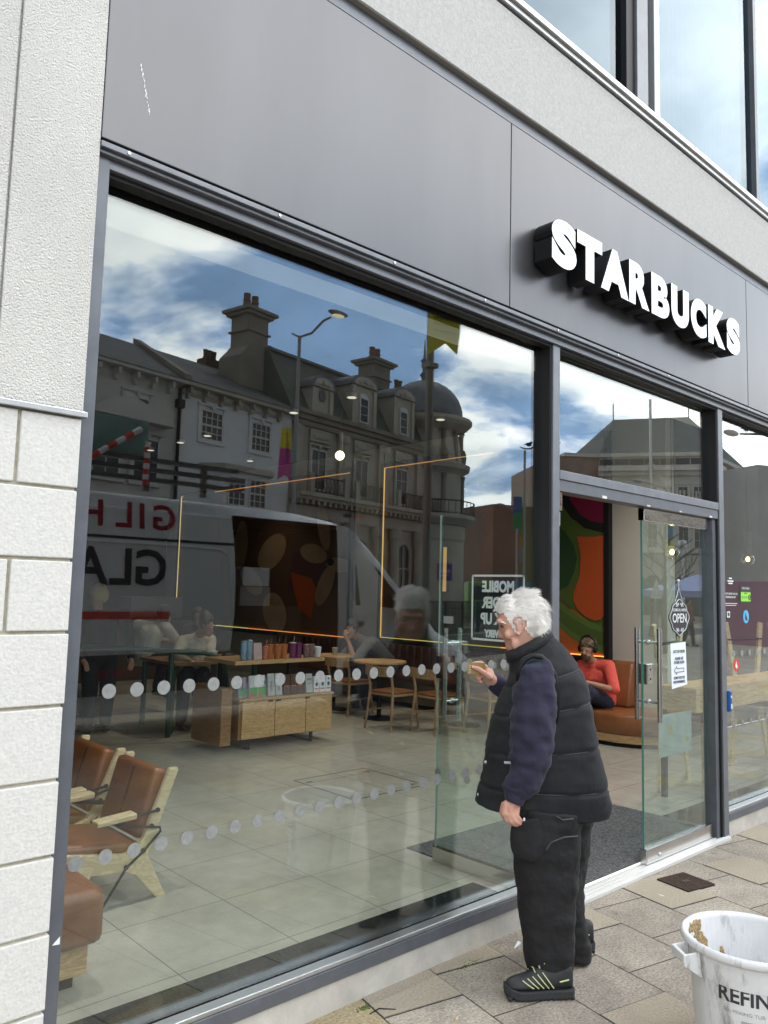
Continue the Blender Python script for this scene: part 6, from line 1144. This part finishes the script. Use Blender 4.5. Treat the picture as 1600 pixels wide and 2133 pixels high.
tw.lathe((tc_[0], tc_[1], 0), [(1.95, 0), (1.95, 3.9), (2.0, 4.0), (2.0, 4.6), (2.15, 4.65), (2.45, 4.9), (2.45, 5.06), (1.8, 5.07), (1.8, 6.9), (1.9, 7.0), (2.15, 7.15), (2.2, 7.35), (1.85, 7.5), (1.75, 8.2), (1.6, 8.9), (1.75, 9.0), (2.1, 9.15), (2.25, 9.3), (2.25, 9.45), (1.9, 9.5)], 40).build('turret', bst, bk)
MB(TS).lathe((tc_[0], tc_[1], 9.5), [(1.85, .001)] + [(1.82 * math.cos(t), .15 + 1.75 * math.sin(t)) for t in [math.pi / 2 * k / 10 for k in range(10)]] + [(.14, 1.9), (.12, 2.05), (.22, 2.2), (.1, 2.35), (.09, 2.75), (.17, 2.85), (.17, 2.92), (.07, 3.0), (.015, 3.9)], 36).build('dome', lead, bk, smooth=True)
for k in range(9):
    a = R(-190 + 25 * k); c_ = (tc_[0] + 1.78 * math.cos(a), tc_[1] + 1.78 * math.sin(a)); 
    MB(TS).lathe((c_[0], c_[1], 7.5), [(.12, 0), (.10, .1), (.09, 1.2), (.15, 1.4)], 8).build('turret_column', bstd, bk)
    if k % 2: c2 = (tc_[0] + 1.83 * math.cos(a), tc_[1] + 1.83 * math.sin(a)); MB(TS).lathe((c2[0], c2[1], 5.1), [(.13, 0), (.11, .1), (.11, 1.6), (.16, 1.8)], 8).build('turret_column', bstd, bk); MB(TS).ball((c2[0], c2[1], 7.75), (.2, .2, .42), 8, 6).build('carved_urn', bstd, bk)
rl = MB(TS); pts = [(tc_[0] + 2.4 * math.cos(R(a)), tc_[1] + 2.4 * math.sin(R(a))) for a in range(-180, 30, 9)]
rl.tube([(x, y, 5.65) for x, y in pts], .03, 5).tube([(x, y, 5.12) for x, y in pts], .02, 5)
for x, y in pts: rl.tube([(x, y, 5.07), (x, y, 5.65)], .016, 5)
rl.build('balcony_railing', ironm, bk)
tl = thing('bracket_lantern', 'black hanging lantern on a bracket at the bank turret corner', 'lantern', on_street(7.1, .9, 4.0)); MB(TS).tube([(6.4, .9, 4.75), (7.5, .9, 4.75)], .03, 6).tube([(6.4, .9, 4.5), (7.3, .9, 4.7)], .02, 6).build('bracket', ironm, tl); MB(TS).lathe((7.35, .9, 4.1), [(.05, 0), (.22, .3), (.05, .58)], 6).build('lantern', ironm, tl)
# ---- buildings farther off
def block(a, b, dep, h):
    a, b = V3((a.x, a.y, 0)), V3((b.x, b.y, 0)); e_ = (b - a).normalized(); n_ = V3((e_.y, -e_.x, 0))
    if n_.y > 0: n_ = -n_
    return Matrix(((e_.x, n_.x, 0, a.x), (e_.y, n_.y, 0, a.y), (0, 0, 1, 0), (0, 0, 0, 1))), (b - a).length
brick = masonry('red_brick', (.17, .075, .055), (.22, .10, .07), (.20, .17, .15), .225, .075, .01, .9, plane='xz', noise=.15, ns=4); brickd = masonry('brown_brick', (.33, .24, .19), (.39, .29, .235), (.2, .18, .16), .225, .075, .01, .9, plane='xz', noise=.15, ns=4)
pale = mat('sky_lit_pane', (.40, .44, .48), .1, spec=.8)  # sky reflection put into the pane colour
bb = thing('brick_building', 'red brick building with white sash windows and a flat parapet beyond the bank', 'building', mir(1070, 1240, 58))
T1, w1_ = block(mir(985, 1240, 62), mir(1053, 1240, 58), 8, 7); T2, w2_ = block(mir(1053, 1240, 57.5), mir(1200, 1240, 50), 8, 7)
MB(T1).box((0, 0, 0), (w1_, 6, 6.9)).box((-.1, -.15, 6.9005), (w1_, 6, 7.15)).build('wall', brick, bb); MB(T2).box((0, 0, 0), (w2_, 6, 6.9)).box((-.1, -.15, 6.9005), (w2_, 6, 7.1)).build('wall', brick, bb)
for k in range(3):
    for z in (4.4, 2.2): swin(bb, .3 + k * .85, .85 + k * .85, z, z + 1.25, 1, 2, -.02, None, False, T1, None, .09, pale)
for k in range(6):
    for z in (3.9, 1.4): swin(bb, .45 + k * 1.15, 1.05 + k * 1.15, z, z + 1.75, 1, 2, -.02, None, False, T2, None, .09, pale)
MB(T1).prism([(-.9, 3.0), (0, 3.0), (0, 3.75), (-.35, 3.65), (-.75, 3.35)], 0, .2, 2.4).build('barrel_canopy', mat('canopy', (.42, .42, .40), .6), bb)
th = thing('town_hall', 'large brick and stone town hall with a steep hipped slate roof and flagpole balcony', 'building', mir(1365, 1250, 70))
cl, cr_, ll, rr2 = mir(1252, 1249, 64), mir(1478, 1249, 62), mir(1150, 1247, 76), mir(1572, 1251, 72)
thst = mat('pale_town_stone', (.60, .565, .51), .9, var=.12, vs=.6)
for nm, a, b, n_, mm in (('wing', ll, cl, 5, brickd), ('centre', cl, cr_, 7, thst), ('wing', cr_, rr2, 4, brickd)):
    T_, wd = block(a, b, 10, 14); MB(T_).box((0, 0, 0), (wd, 4, 13.0)).build('wall', mm, th)
    MB(T_).box((-.1, -.7, 11.8), (wd + .1, -.001, 12.2)).box((-.1, -.35, 11.45), (wd + .1, -.001, 11.799)).box((-.1, -.3, 8.2), (wd + .1, -.001, 8.5)).box((-.1, -.35, 4.6), (wd + .1, -.001, 5.1)).box((0, -.2, 0), (wd, -.001, 4.599)).box((-.1, -.3, 13.001), (wd + .1, 3, 13.3)).build('stone_bands', thst, th)
    for k in range(n_):
        c_ = wd * (k + .5) / n_
        for z, h_ in ((5.6, 2.0), (8.9, 1.7)): swin(th, c_ - .42, c_ + .42, z, z + h_, 2, 3, -.03, thst, k % 2 == 0, T_, None, .08)
        MB(T_).box((c_ - .55, -.012, 12.35), (c_ + .55, -.002, 12.85)).build('attic_window', pane, th)
        MB(T_).prism([(c_ - .6, .3), (c_ + .6, .3), (c_ + .6, 2.9)] + [(c_ + .6 * math.cos(t), 2.9 + .6 * math.sin(t)) for t in [math.pi * j / 8 for j in range(1, 8)]] + [(c_ - .6, 2.9)], 1, -.215, -.202).build('arched_opening', pane, th)
    if nm == 'centre':
        bp_ = [(0, -.001), (wd * .15, -.8), (wd * .35, -1.3), (wd * .65, -1.3), (wd * .85, -.8), (wd, -.001)]
        MB(T_).prism(bp_, 2, 8.55, 9.0).prism([(x, y * 1.15) for x, y in bp_], 2, 9.001, 9.25).prism(bp_, 2, 5.2, 5.6).build('bow_front', thst, th); bl_ = MB(T_)
        for k in range(24): u = k / 23; x = wd * (.06 + .88 * u); y = -1.3 * math.sin(math.pi * u) ** .6; bl_.lathe((x, y * .95, 9.25), [(.1, 0), (.13, .3), (.06, .6), (.1, .9)], 6)
        bl_.build('balustrade', thst, th)
        MB(T_).tube([(wd * .48, -1.0, 9.2), (wd * .48, -1.0, 17.5)], .11, 8).tube([(wd * .48 - 1.8, -1.0, 9.3), (wd * .48, -1.0, 12.6), (wd * .48 + 1.8, -1.0, 9.3)], .07, 6).build('flagpole', wfr, th)
ev = [p + V3((0, 0, 13.3)) for p in (V3((q_.x, q_.y, 0)) for q_ in (ll, cl, cr_, rr2))]; bkl, bkr = mir(1180, 1247, 100) , mir(1560, 1251, 96); bkl.z = bkr.z = 13.3
rg1, rg2 = mir(1280, 874, 77), mir(1437, 868, 77); rf_ = MB(); rf_.add(ev + [bkr, bkl, rg1, rg2], [(0, 1, 6), (1, 2, 7, 6), (2, 3, 7), (3, 4, 7), (4, 5, 6, 7), (5, 0, 6), (0, 5, 4, 3, 2, 1)]); rf_.build('roof', mat('roof_slate', (.075, .085, .078), .85, var=.2, vs=.5, stretch=(1, 1, .25)), th)
for p in (rg1, rg2): MB().tube([p, p + V3((0, 0, 1.6))], .06, 5).build('finial', lead, th)
gb_ = thing('grey_building', 'plain grey flat-roofed building with a roof railing at the far right', 'building', mir(1650, 1251, 66)); T_, wd = block(mir(1576, 1251, 68), mir(1760, 1252, 60), 8, 10); MB(T_).box((0, 0, 0), (wd, 8, 11.6)).build('wall', mat('grey_wall', (.33, .325, .31), .9, var=.1, vs=.5), gb_); rl = MB(T_)
for k in range(12): rl.tube([(k * .9, .1, 11.6), (k * .9, .1, 12.9)], .03, 5)
rl.tube([(0, .1, 12.9), (wd, .1, 12.9)], .03, 5).tube([(0, .1, 12.3), (wd, .1, 12.3)], .02, 5).build('roof_railing', ironm, gb_)
ho = thing('hoarding', 'purple painted construction hoarding across the square', 'hoarding', mir(1560, 1335, 24)); T_, wd = block(mir(1488, 1251, 26), mir(1720, 1253, 23), 1, 2)
for k in range(int(wd / 1.22)): MB(T_).box((k * 1.22, 0, .25), (k * 1.22 + 1.21, .06, 2.25)).box((k * 1.22, -.012, 1.20), (k * 1.22 + 1.21, -.001, 1.22)).build('panel', mat('hoarding_purple', (.27, .10, .18), .7), ho)
# ---- street furniture
lampm = mat('lamp_post_grey', (.22, .225, .23), .5, .4)
def lamp(u, v0, dep, arm, rad, lab, banner=None, lit_=False, zb_=0):
    p = mir(u, v0, dep); t = thing('street_lamp', lab, 'street lamp', (p.x, p.y, 0), 0, 'slim grey street lamps'); A = [mir(a, b, dep) for a, b in arm]
    MB().tube([(p.x, p.y, 0), (p.x, p.y, 1.2), (p.x, p.y, 1.21), p], [rad * 1.3, rad * 1.3, rad, rad * .8], 10).build('post', lampm, t, smooth=True)
    MB().tube(A, [rad * .35] + [rad * .6] * (len(A) - 2) + [rad * .5], 8).build('arm', lampm, t, smooth=True)
    h_ = A[-1]; dr_ = (A[-1] - A[-2]).normalized(); MB().ball(h_ + dr_ * .2, (.32, .12, .07), 14, 8).build('lamp_head', lampm, t, smooth=True)
    if lit_: MB().disc(h_ + dr_ * .2 - V3((0, 0, .068)), .12, 2, .01, 12, 0, 1.5).build('diffuser', mat('led_glow', (1, .86, .5), .5, emit=4), t)
    return t, p
l1, p1 = lamp(630, 700, 20, [(613, 692), (630, 700), (655, 692), (680, 666), (696, 658)], .055, 'tall street lamp with a lit head before the stone bank, pink and yellow banner', None, True)
def banner(par, pts, dep, m, th_=.012, nm='banner'):
    P_ = [mir(u, v, dep) for u, v in pts]; n_ = len(P_); a = P_[1] - P_[0]; q = V3((a.y, -a.x, 0)).normalized() * th_
    return MB().add([p for p in P_] + [p + q for p in P_], [tuple(range(n_)), tuple(range(n_, 2 * n_))[::-1]] + [(i, (i + 1) % n_, n_ + (i + 1) % n_, n_ + i) for i in range(n_)]).build(nm, m, par)
banner(l1, [(594, 868), (613, 872), (613, 892), (593, 890)], 20, wfr); banner(l1, [(593, 890), (613, 892), (612, 935), (589, 930)], 20, M['yel']); banner(l1, [(589, 930), (612, 935), (611, 1000), (599, 988), (583, 998)], 20, M['pink'])
bx = (p1 - mir(590, 700, 20)); bx.z = 0; bo = mir(603, 920, 20) + V3((0, .03, 0)); text('TURNER PRIZE 2023', .12, M['ink'], l1, frame(bo, (0, 0, -1), (1, 0, 0)), 'lettering', .002, .0, 'CENTER')
mp_ = thing('banner_post', 'stout grey post carrying a yellow swallowtail banner', 'post', (mir(897, 1400, 10).x, mir(897, 1400, 10).y, 0)); q = mir(897, 1400, 10); MB().tube([(q.x, q.y, 0), (q.x, q.y, 5.9)], .052, 16).box((q.x - .08, q.y - .08, 4.6), (q.x + .08, q.y + .08, 4.66)).build('post', mat('taupe_post', (.20, .185, .165), .6), mp_, smooth=False)
ybn = mat('olive_yellow', (.66, .58, .02), .6); yb = banner(mp_, [(910, 610), (975, 630), (973, 690), (967, 735), (942, 711), (902, 737), (908, 690)], 10, ybn)
for v in (652, 664, 676, 690): a, b = mir(915, v - 8, 10) + V3((.0, .02, 0)), mir(962, v + 2, 10) + V3((0, .02, 0)); MB().tube([a, b], .008, 5).build('printed_line', mat('dark_olive', (.08, .075, .01), .7), mp_)
l3, p3 = lamp(1099, 938, 28, [(1088, 930), (1099, 934), (1110, 934), (1124, 928), (1150, 922)], .05, 'street lamp with a blue and green banner beside the brick building'); banner(l3, [(1075, 1034), (1093, 1034), (1093, 1068), (1075, 1068)], 28, mat('banner_blue', (.03, .10, .30), .6)); banner(l3, [(1075, 1068), (1093, 1068), (1093, 1105), (1084, 1100), (1073, 1105)], 28, mat('banner_green', (.02, .22, .09), .6))
l4, p4 = lamp(1081, 1075, 44, [(1081, 1075), (1072, 1062), (1060, 1055), (1054, 1053)], .07, 'short-armed street lamp far off behind the blue and green banner'); banner(l4, [(1085, 1118), (1097, 1118), (1097, 1140), (1085, 1140)], 44, mat('banner_orange', (.45, .14, .03), .6)); banner(l4, [(1085, 1140), (1097, 1140), (1098, 1176), (1085, 1170)], 44, mat('banner_lilac', (.30, .18, .28), .6))
l5, p5 = lamp(1398, 1010, 30, [(1404, 1010), (1390, 1014), (1372, 1012), (1355, 1004), (1345, 1003)], .055, 'street lamp in front of the town hall bow front'); banner(l5, [(1395, 1095), (1408, 1096), (1408, 1125), (1395, 1124)], 30, mat('banner_sky', (.08, .30, .42), .6)); banner(l5, [(1395, 1124), (1408, 1125), (1408, 1152), (1395, 1150)], 30, M['yel'])
l6, p6 = lamp(1640, 905, 18, [(1655, 910), (1625, 905), (1590, 903), (1565, 903), (1552, 902)], .05, 'street lamp reaching in from the far right, grey building behind')
gl = thing('globe_lamp', 'pale globe lamp column before the town hall', 'street lamp', mir(1427, 1250, 34)); q = mir(1427, 1135, 34); MB().tube([(q.x, q.y, 0), (q.x, q.y, q.z - .2)], [.09, .06], 10).build('column', wfr, gl); MB().ball(q, .22, 14, 10).build('globe', wfr, gl, smooth=True)
def bird(p, lab):
    t = thing('bird', lab, 'bird', p, 0); MB().ball(p + V3((0, 0, .09)), (.14, .06, .07), 10, 8).ball(p + V3((.12, 0, .17)), .045, 8, 6).limb(p + V3((.15, 0, .17)), p + V3((.21, 0, .16)), .014, .004, 6).limb(p + V3((-.1, 0, .08)), p + V3((-.27, 0, .04)), .03, .012, 6).limb(p + V3((.02, .02, 0)), p + V3((.02, .02, .05)), .008, .008, 5).limb(p + V3((.02, -.02, 0)), p + V3((.02, -.02, .05)), .008, .008, 5).build('body', ironm, t, smooth=True)
bird(on_street(-4.75, 2.0, 10.6), 'dark bird on the sloping shoulder of the tall chimney'); bird(mir(1107, 932, 28) + V3((0, 0, .03)), 'dark bird on the lamp arm above the blue and green banner'); bird(mir(1565, 901, 18) + V3((0, 0, .03)), 'dark bird on the lamp arm at the far right')
ps_ = thing('parking_sign', 'purple notice board on a thin post before the bank corner', 'sign', mir(927, 1300, 19)); q = mir(927, 1200, 19); MB().tube([(q.x, q.y, 0), (q.x, q.y, 2.6)], .035, 8).build('post', lampm, ps_); T_, wd = block(mir(917, 1200, 19), mir(949, 1200, 19), 1, 1); MB(T_).box((0, -.06, 1.95), (wd, -.04, 2.36)).build('board', M['purple'], ps_, bevel=.004); MB(T_).box((.05, -.064, 2.06), (wd - .05, -.0605, 2.08)).box((.05, -.064, 2.14), (wd - .05, -.0605, 2.22)).box((.05, -.064, 2.27), (wd - .12, -.0605, 2.29)).build('printed_lines', mat('lilac', (.35, .25, .5), .6), ps_)
wn = thing('warning_sign', 'triangular road warning sign on a post in front of the town hall', 'sign', mir(1372, 1280, 22)); q = mir(1372, 1228, 22); MB().tube([(q.x, q.y, 0), (q.x, q.y, q.z + .2)], .035, 8).build('post', lampm, wn); MB().prism([(q.x - .32, q.z - .25), (q.x + .32, q.z - .25), (q.x, q.z + .3)], 1, q.y + .04, q.y + .05).build('border', mat('pale_grey', (.40, .40, .39), .5), wn); MB().prism([(q.x - .2, q.z - .19), (q.x + .2, q.z - .19), (q.x, q.z + .17)], 1, q.y + .051, q.y + .055).build('face', mat('sign_grey', (.2, .2, .2), .5), wn); MB().box((q.x - .06, q.y + .0555, q.z - .15), (q.x - .02, q.y + .058, q.z + .02)).box((q.x + .02, q.y + .0555, q.z - .15), (q.x + .06, q.y + .058, q.z)).build('symbol', wfr, wn)
gr_ = thing('pedestrian_railing', 'black ornate pedestrian railing along the road before the bank', 'railing', mir(980, 1260, 36)); T_, wd = block(mir(895, 1250, 30), mir(1100, 1250, 40), 1, 1); rl = MB(T_); rl.box((0, -.02, 1.28), (wd, .02, 1.34)).box((0, -.02, .12), (wd, .02, .17)).box((0, -.02, 1.02), (wd, .02, 1.05)); k = 0.0
while k < wd: rl.tube([(k, 0, .0), (k, 0, 1.3)], .02 if int(k / .14) % 12 else .045, 5); k += .14
rl.build('bars', ironm, gr_)
bu = thing('bus', 'blue and green bus on the road beyond the railing', 'bus', mir(1030, 1290, 44)); T_, wd = block(mir(978, 1250, 46), mir(1130, 1250, 46), 2, 3); MB(T_).box((0, 0, .35), (wd * .35, 2.4, 2.35)).build('body', mat('bus_green', (.12, .28, .03), .4), bu, bevel=.1); MB(T_).box((wd * .35 + .01, 0, .35), (wd, 2.4, 2.35)).build('body', mat('bus_blue', (.03, .12, .32), .4), bu, bevel=.1)
wb = MB(T_)
for k in range(4): wb.box((.2 + k * (wd / 4.1), -.02, 1.3), (.2 + k * (wd / 4.1) + wd / 4.6, -.001, 2.1))
wb.build('side_windows', pane, bu)
for k in (.22, .8): MB(T_).disc((wd * k, .1, .45), .45, 1, .3, 20).build('wheel', M['blk'], bu)
cr2 = thing('parked_car', 'silver car on the road seen right of the mobile order sticker', 'car', mir(1140, 1310, 26)); T_, wd = block(mir(1108, 1250, 28), mir(1200, 1250, 25), 2, 2); cp2 = [(0, .35), (.05, .75), (.5, .9), (1.1, 1.42), (2.6, 1.45), (3.4, .95), (4.0, .85), (4.1, .35)]; MB(T_).prism(cp2, 1, 0, 1.7).build('body', mat('silver_paint', (.55, .56, .57), .25, .3, coat=.5), cr2, bevel=.08); MB(T_).prism([(.72, .93), (1.18, 1.36), (2.5, 1.38), (3.15, .95)], 1, -.012, -.002).build('side_window', pane, cr2)
for k in (.8, 3.3): MB(T_).disc((k, .1, .32), .32, 1, .25, 20).build('wheel', M['blk'], cr2)
gz = thing('gazebo', 'pale blue market gazebo across the square', 'gazebo', mir(1462, 1260, 30)); q = mir(1462, 1250, 30); q.z = 0; cv_ = MB(); c8 = [(-1.5, -1.5), (1.5, -1.5), (1.5, 1.5), (-1.5, 1.5)]; cv_.add([q + V3((x, y, 1.95)) for x, y in c8] + [q + V3((0, 0, 2.6))] + [q + V3((x, y, 1.72)) for x, y in c8], [(0, 1, 4), (1, 2, 4), (2, 3, 4), (3, 0, 4)] + [(i, (i + 1) % 4, 5 + (i + 1) % 4, 5 + i) for i in range(4)]); cv_.build('canopy', mat('gazebo_blue', (.32, .36, .62), .8), gz, fix=False)
for x, y in c8: MB().tube([q + V3((x, y, 0)), q + V3((x, y, 1.9))], .03, 6).build('leg', M['alu'], gz)
tr_ = thing('bare_tree', 'leafless street tree in front of the town hall', 'tree', mir(1392, 1290, 24)); q = mir(1392, 1290, 24); q.z = 0; bm = mat('bark', (.085, .075, .065), .9); MB().tube([q, q + V3((.03, 0, 1.2)), q + V3((0, .03, 2.3)), q + V3((.02, 0, 3.9))], [.085, .07, .05, .015], 8).build('trunk', bm, tr_, smooth=True); brn = MB(); rn = random.Random(9)
def grow(p, d, ln, r, k):
    e_ = p + d * ln; brn.tube([p, p + d * ln * .5 + V3((rn.uniform(-.04, .04), rn.uniform(-.04, .04), .03)), e_], [r, r * .8, r * .5], 5)
    if k:
        for _ in range(3): grow(p.lerp(e_, rn.uniform(.4, 1)), (d + V3((rn.uniform(-.8, .8), rn.uniform(-.8, .8), rn.uniform(-.1, .6)))).normalized(), ln * rn.uniform(.5, .75), r * .55, k - 1)
for k in range(13): a = k * 2.4; z = 1.3 + k * .18; grow(q + V3((0, 0, z)), V3((math.cos(a), math.sin(a), .75)).normalized(), 1.25 - .05 * k, .026, 2)
brn.build('branches', bm, tr_)
ppl = [(1367, 34, nv, gry, 'person in a dark coat crossing the square by the warning sign'), (1392, 31, gry, nv, 'person in a grey coat on the square beside the bare tree trunk'), (1412, 33, bkt, nv, 'person in black on the square behind the OPEN plaque'), (1440, 28, mat('rust_coat', (.20, .06, .05), .9), nv, 'person in a rust coat on the square near the gazebo')]
for u, dep, tp_, lg, lab in ppl:
    q = mir(u, 1250, dep); q.z = 0; z = lambda x, y, h: q + V3((x, y, h)); J = dict(head=z(0, 0, 1.56), neck=z(0, 0, 1.40), chest=z(0, 0, 1.24), pelvis=z(0, 0, .92), shL=z(.2, 0, 1.36), shR=z(-.2, 0, 1.36), elL=z(.26, 0, 1.1), elR=z(-.26, 0, 1.1), wrL=z(.24, .1, .88), wrR=z(-.24, .1, .88), hipL=z(.1, 0, .9), hipR=z(-.1, 0, .9), knL=z(.12, .08, .5), knR=z(-.1, -.05, .5), anL=z(.12, .12, .08), anR=z(-.1, -.15, .10)); figure(lab, J, (.3, .95, 0), tp_, lg, dk, skin2, .02, None, 1.0)
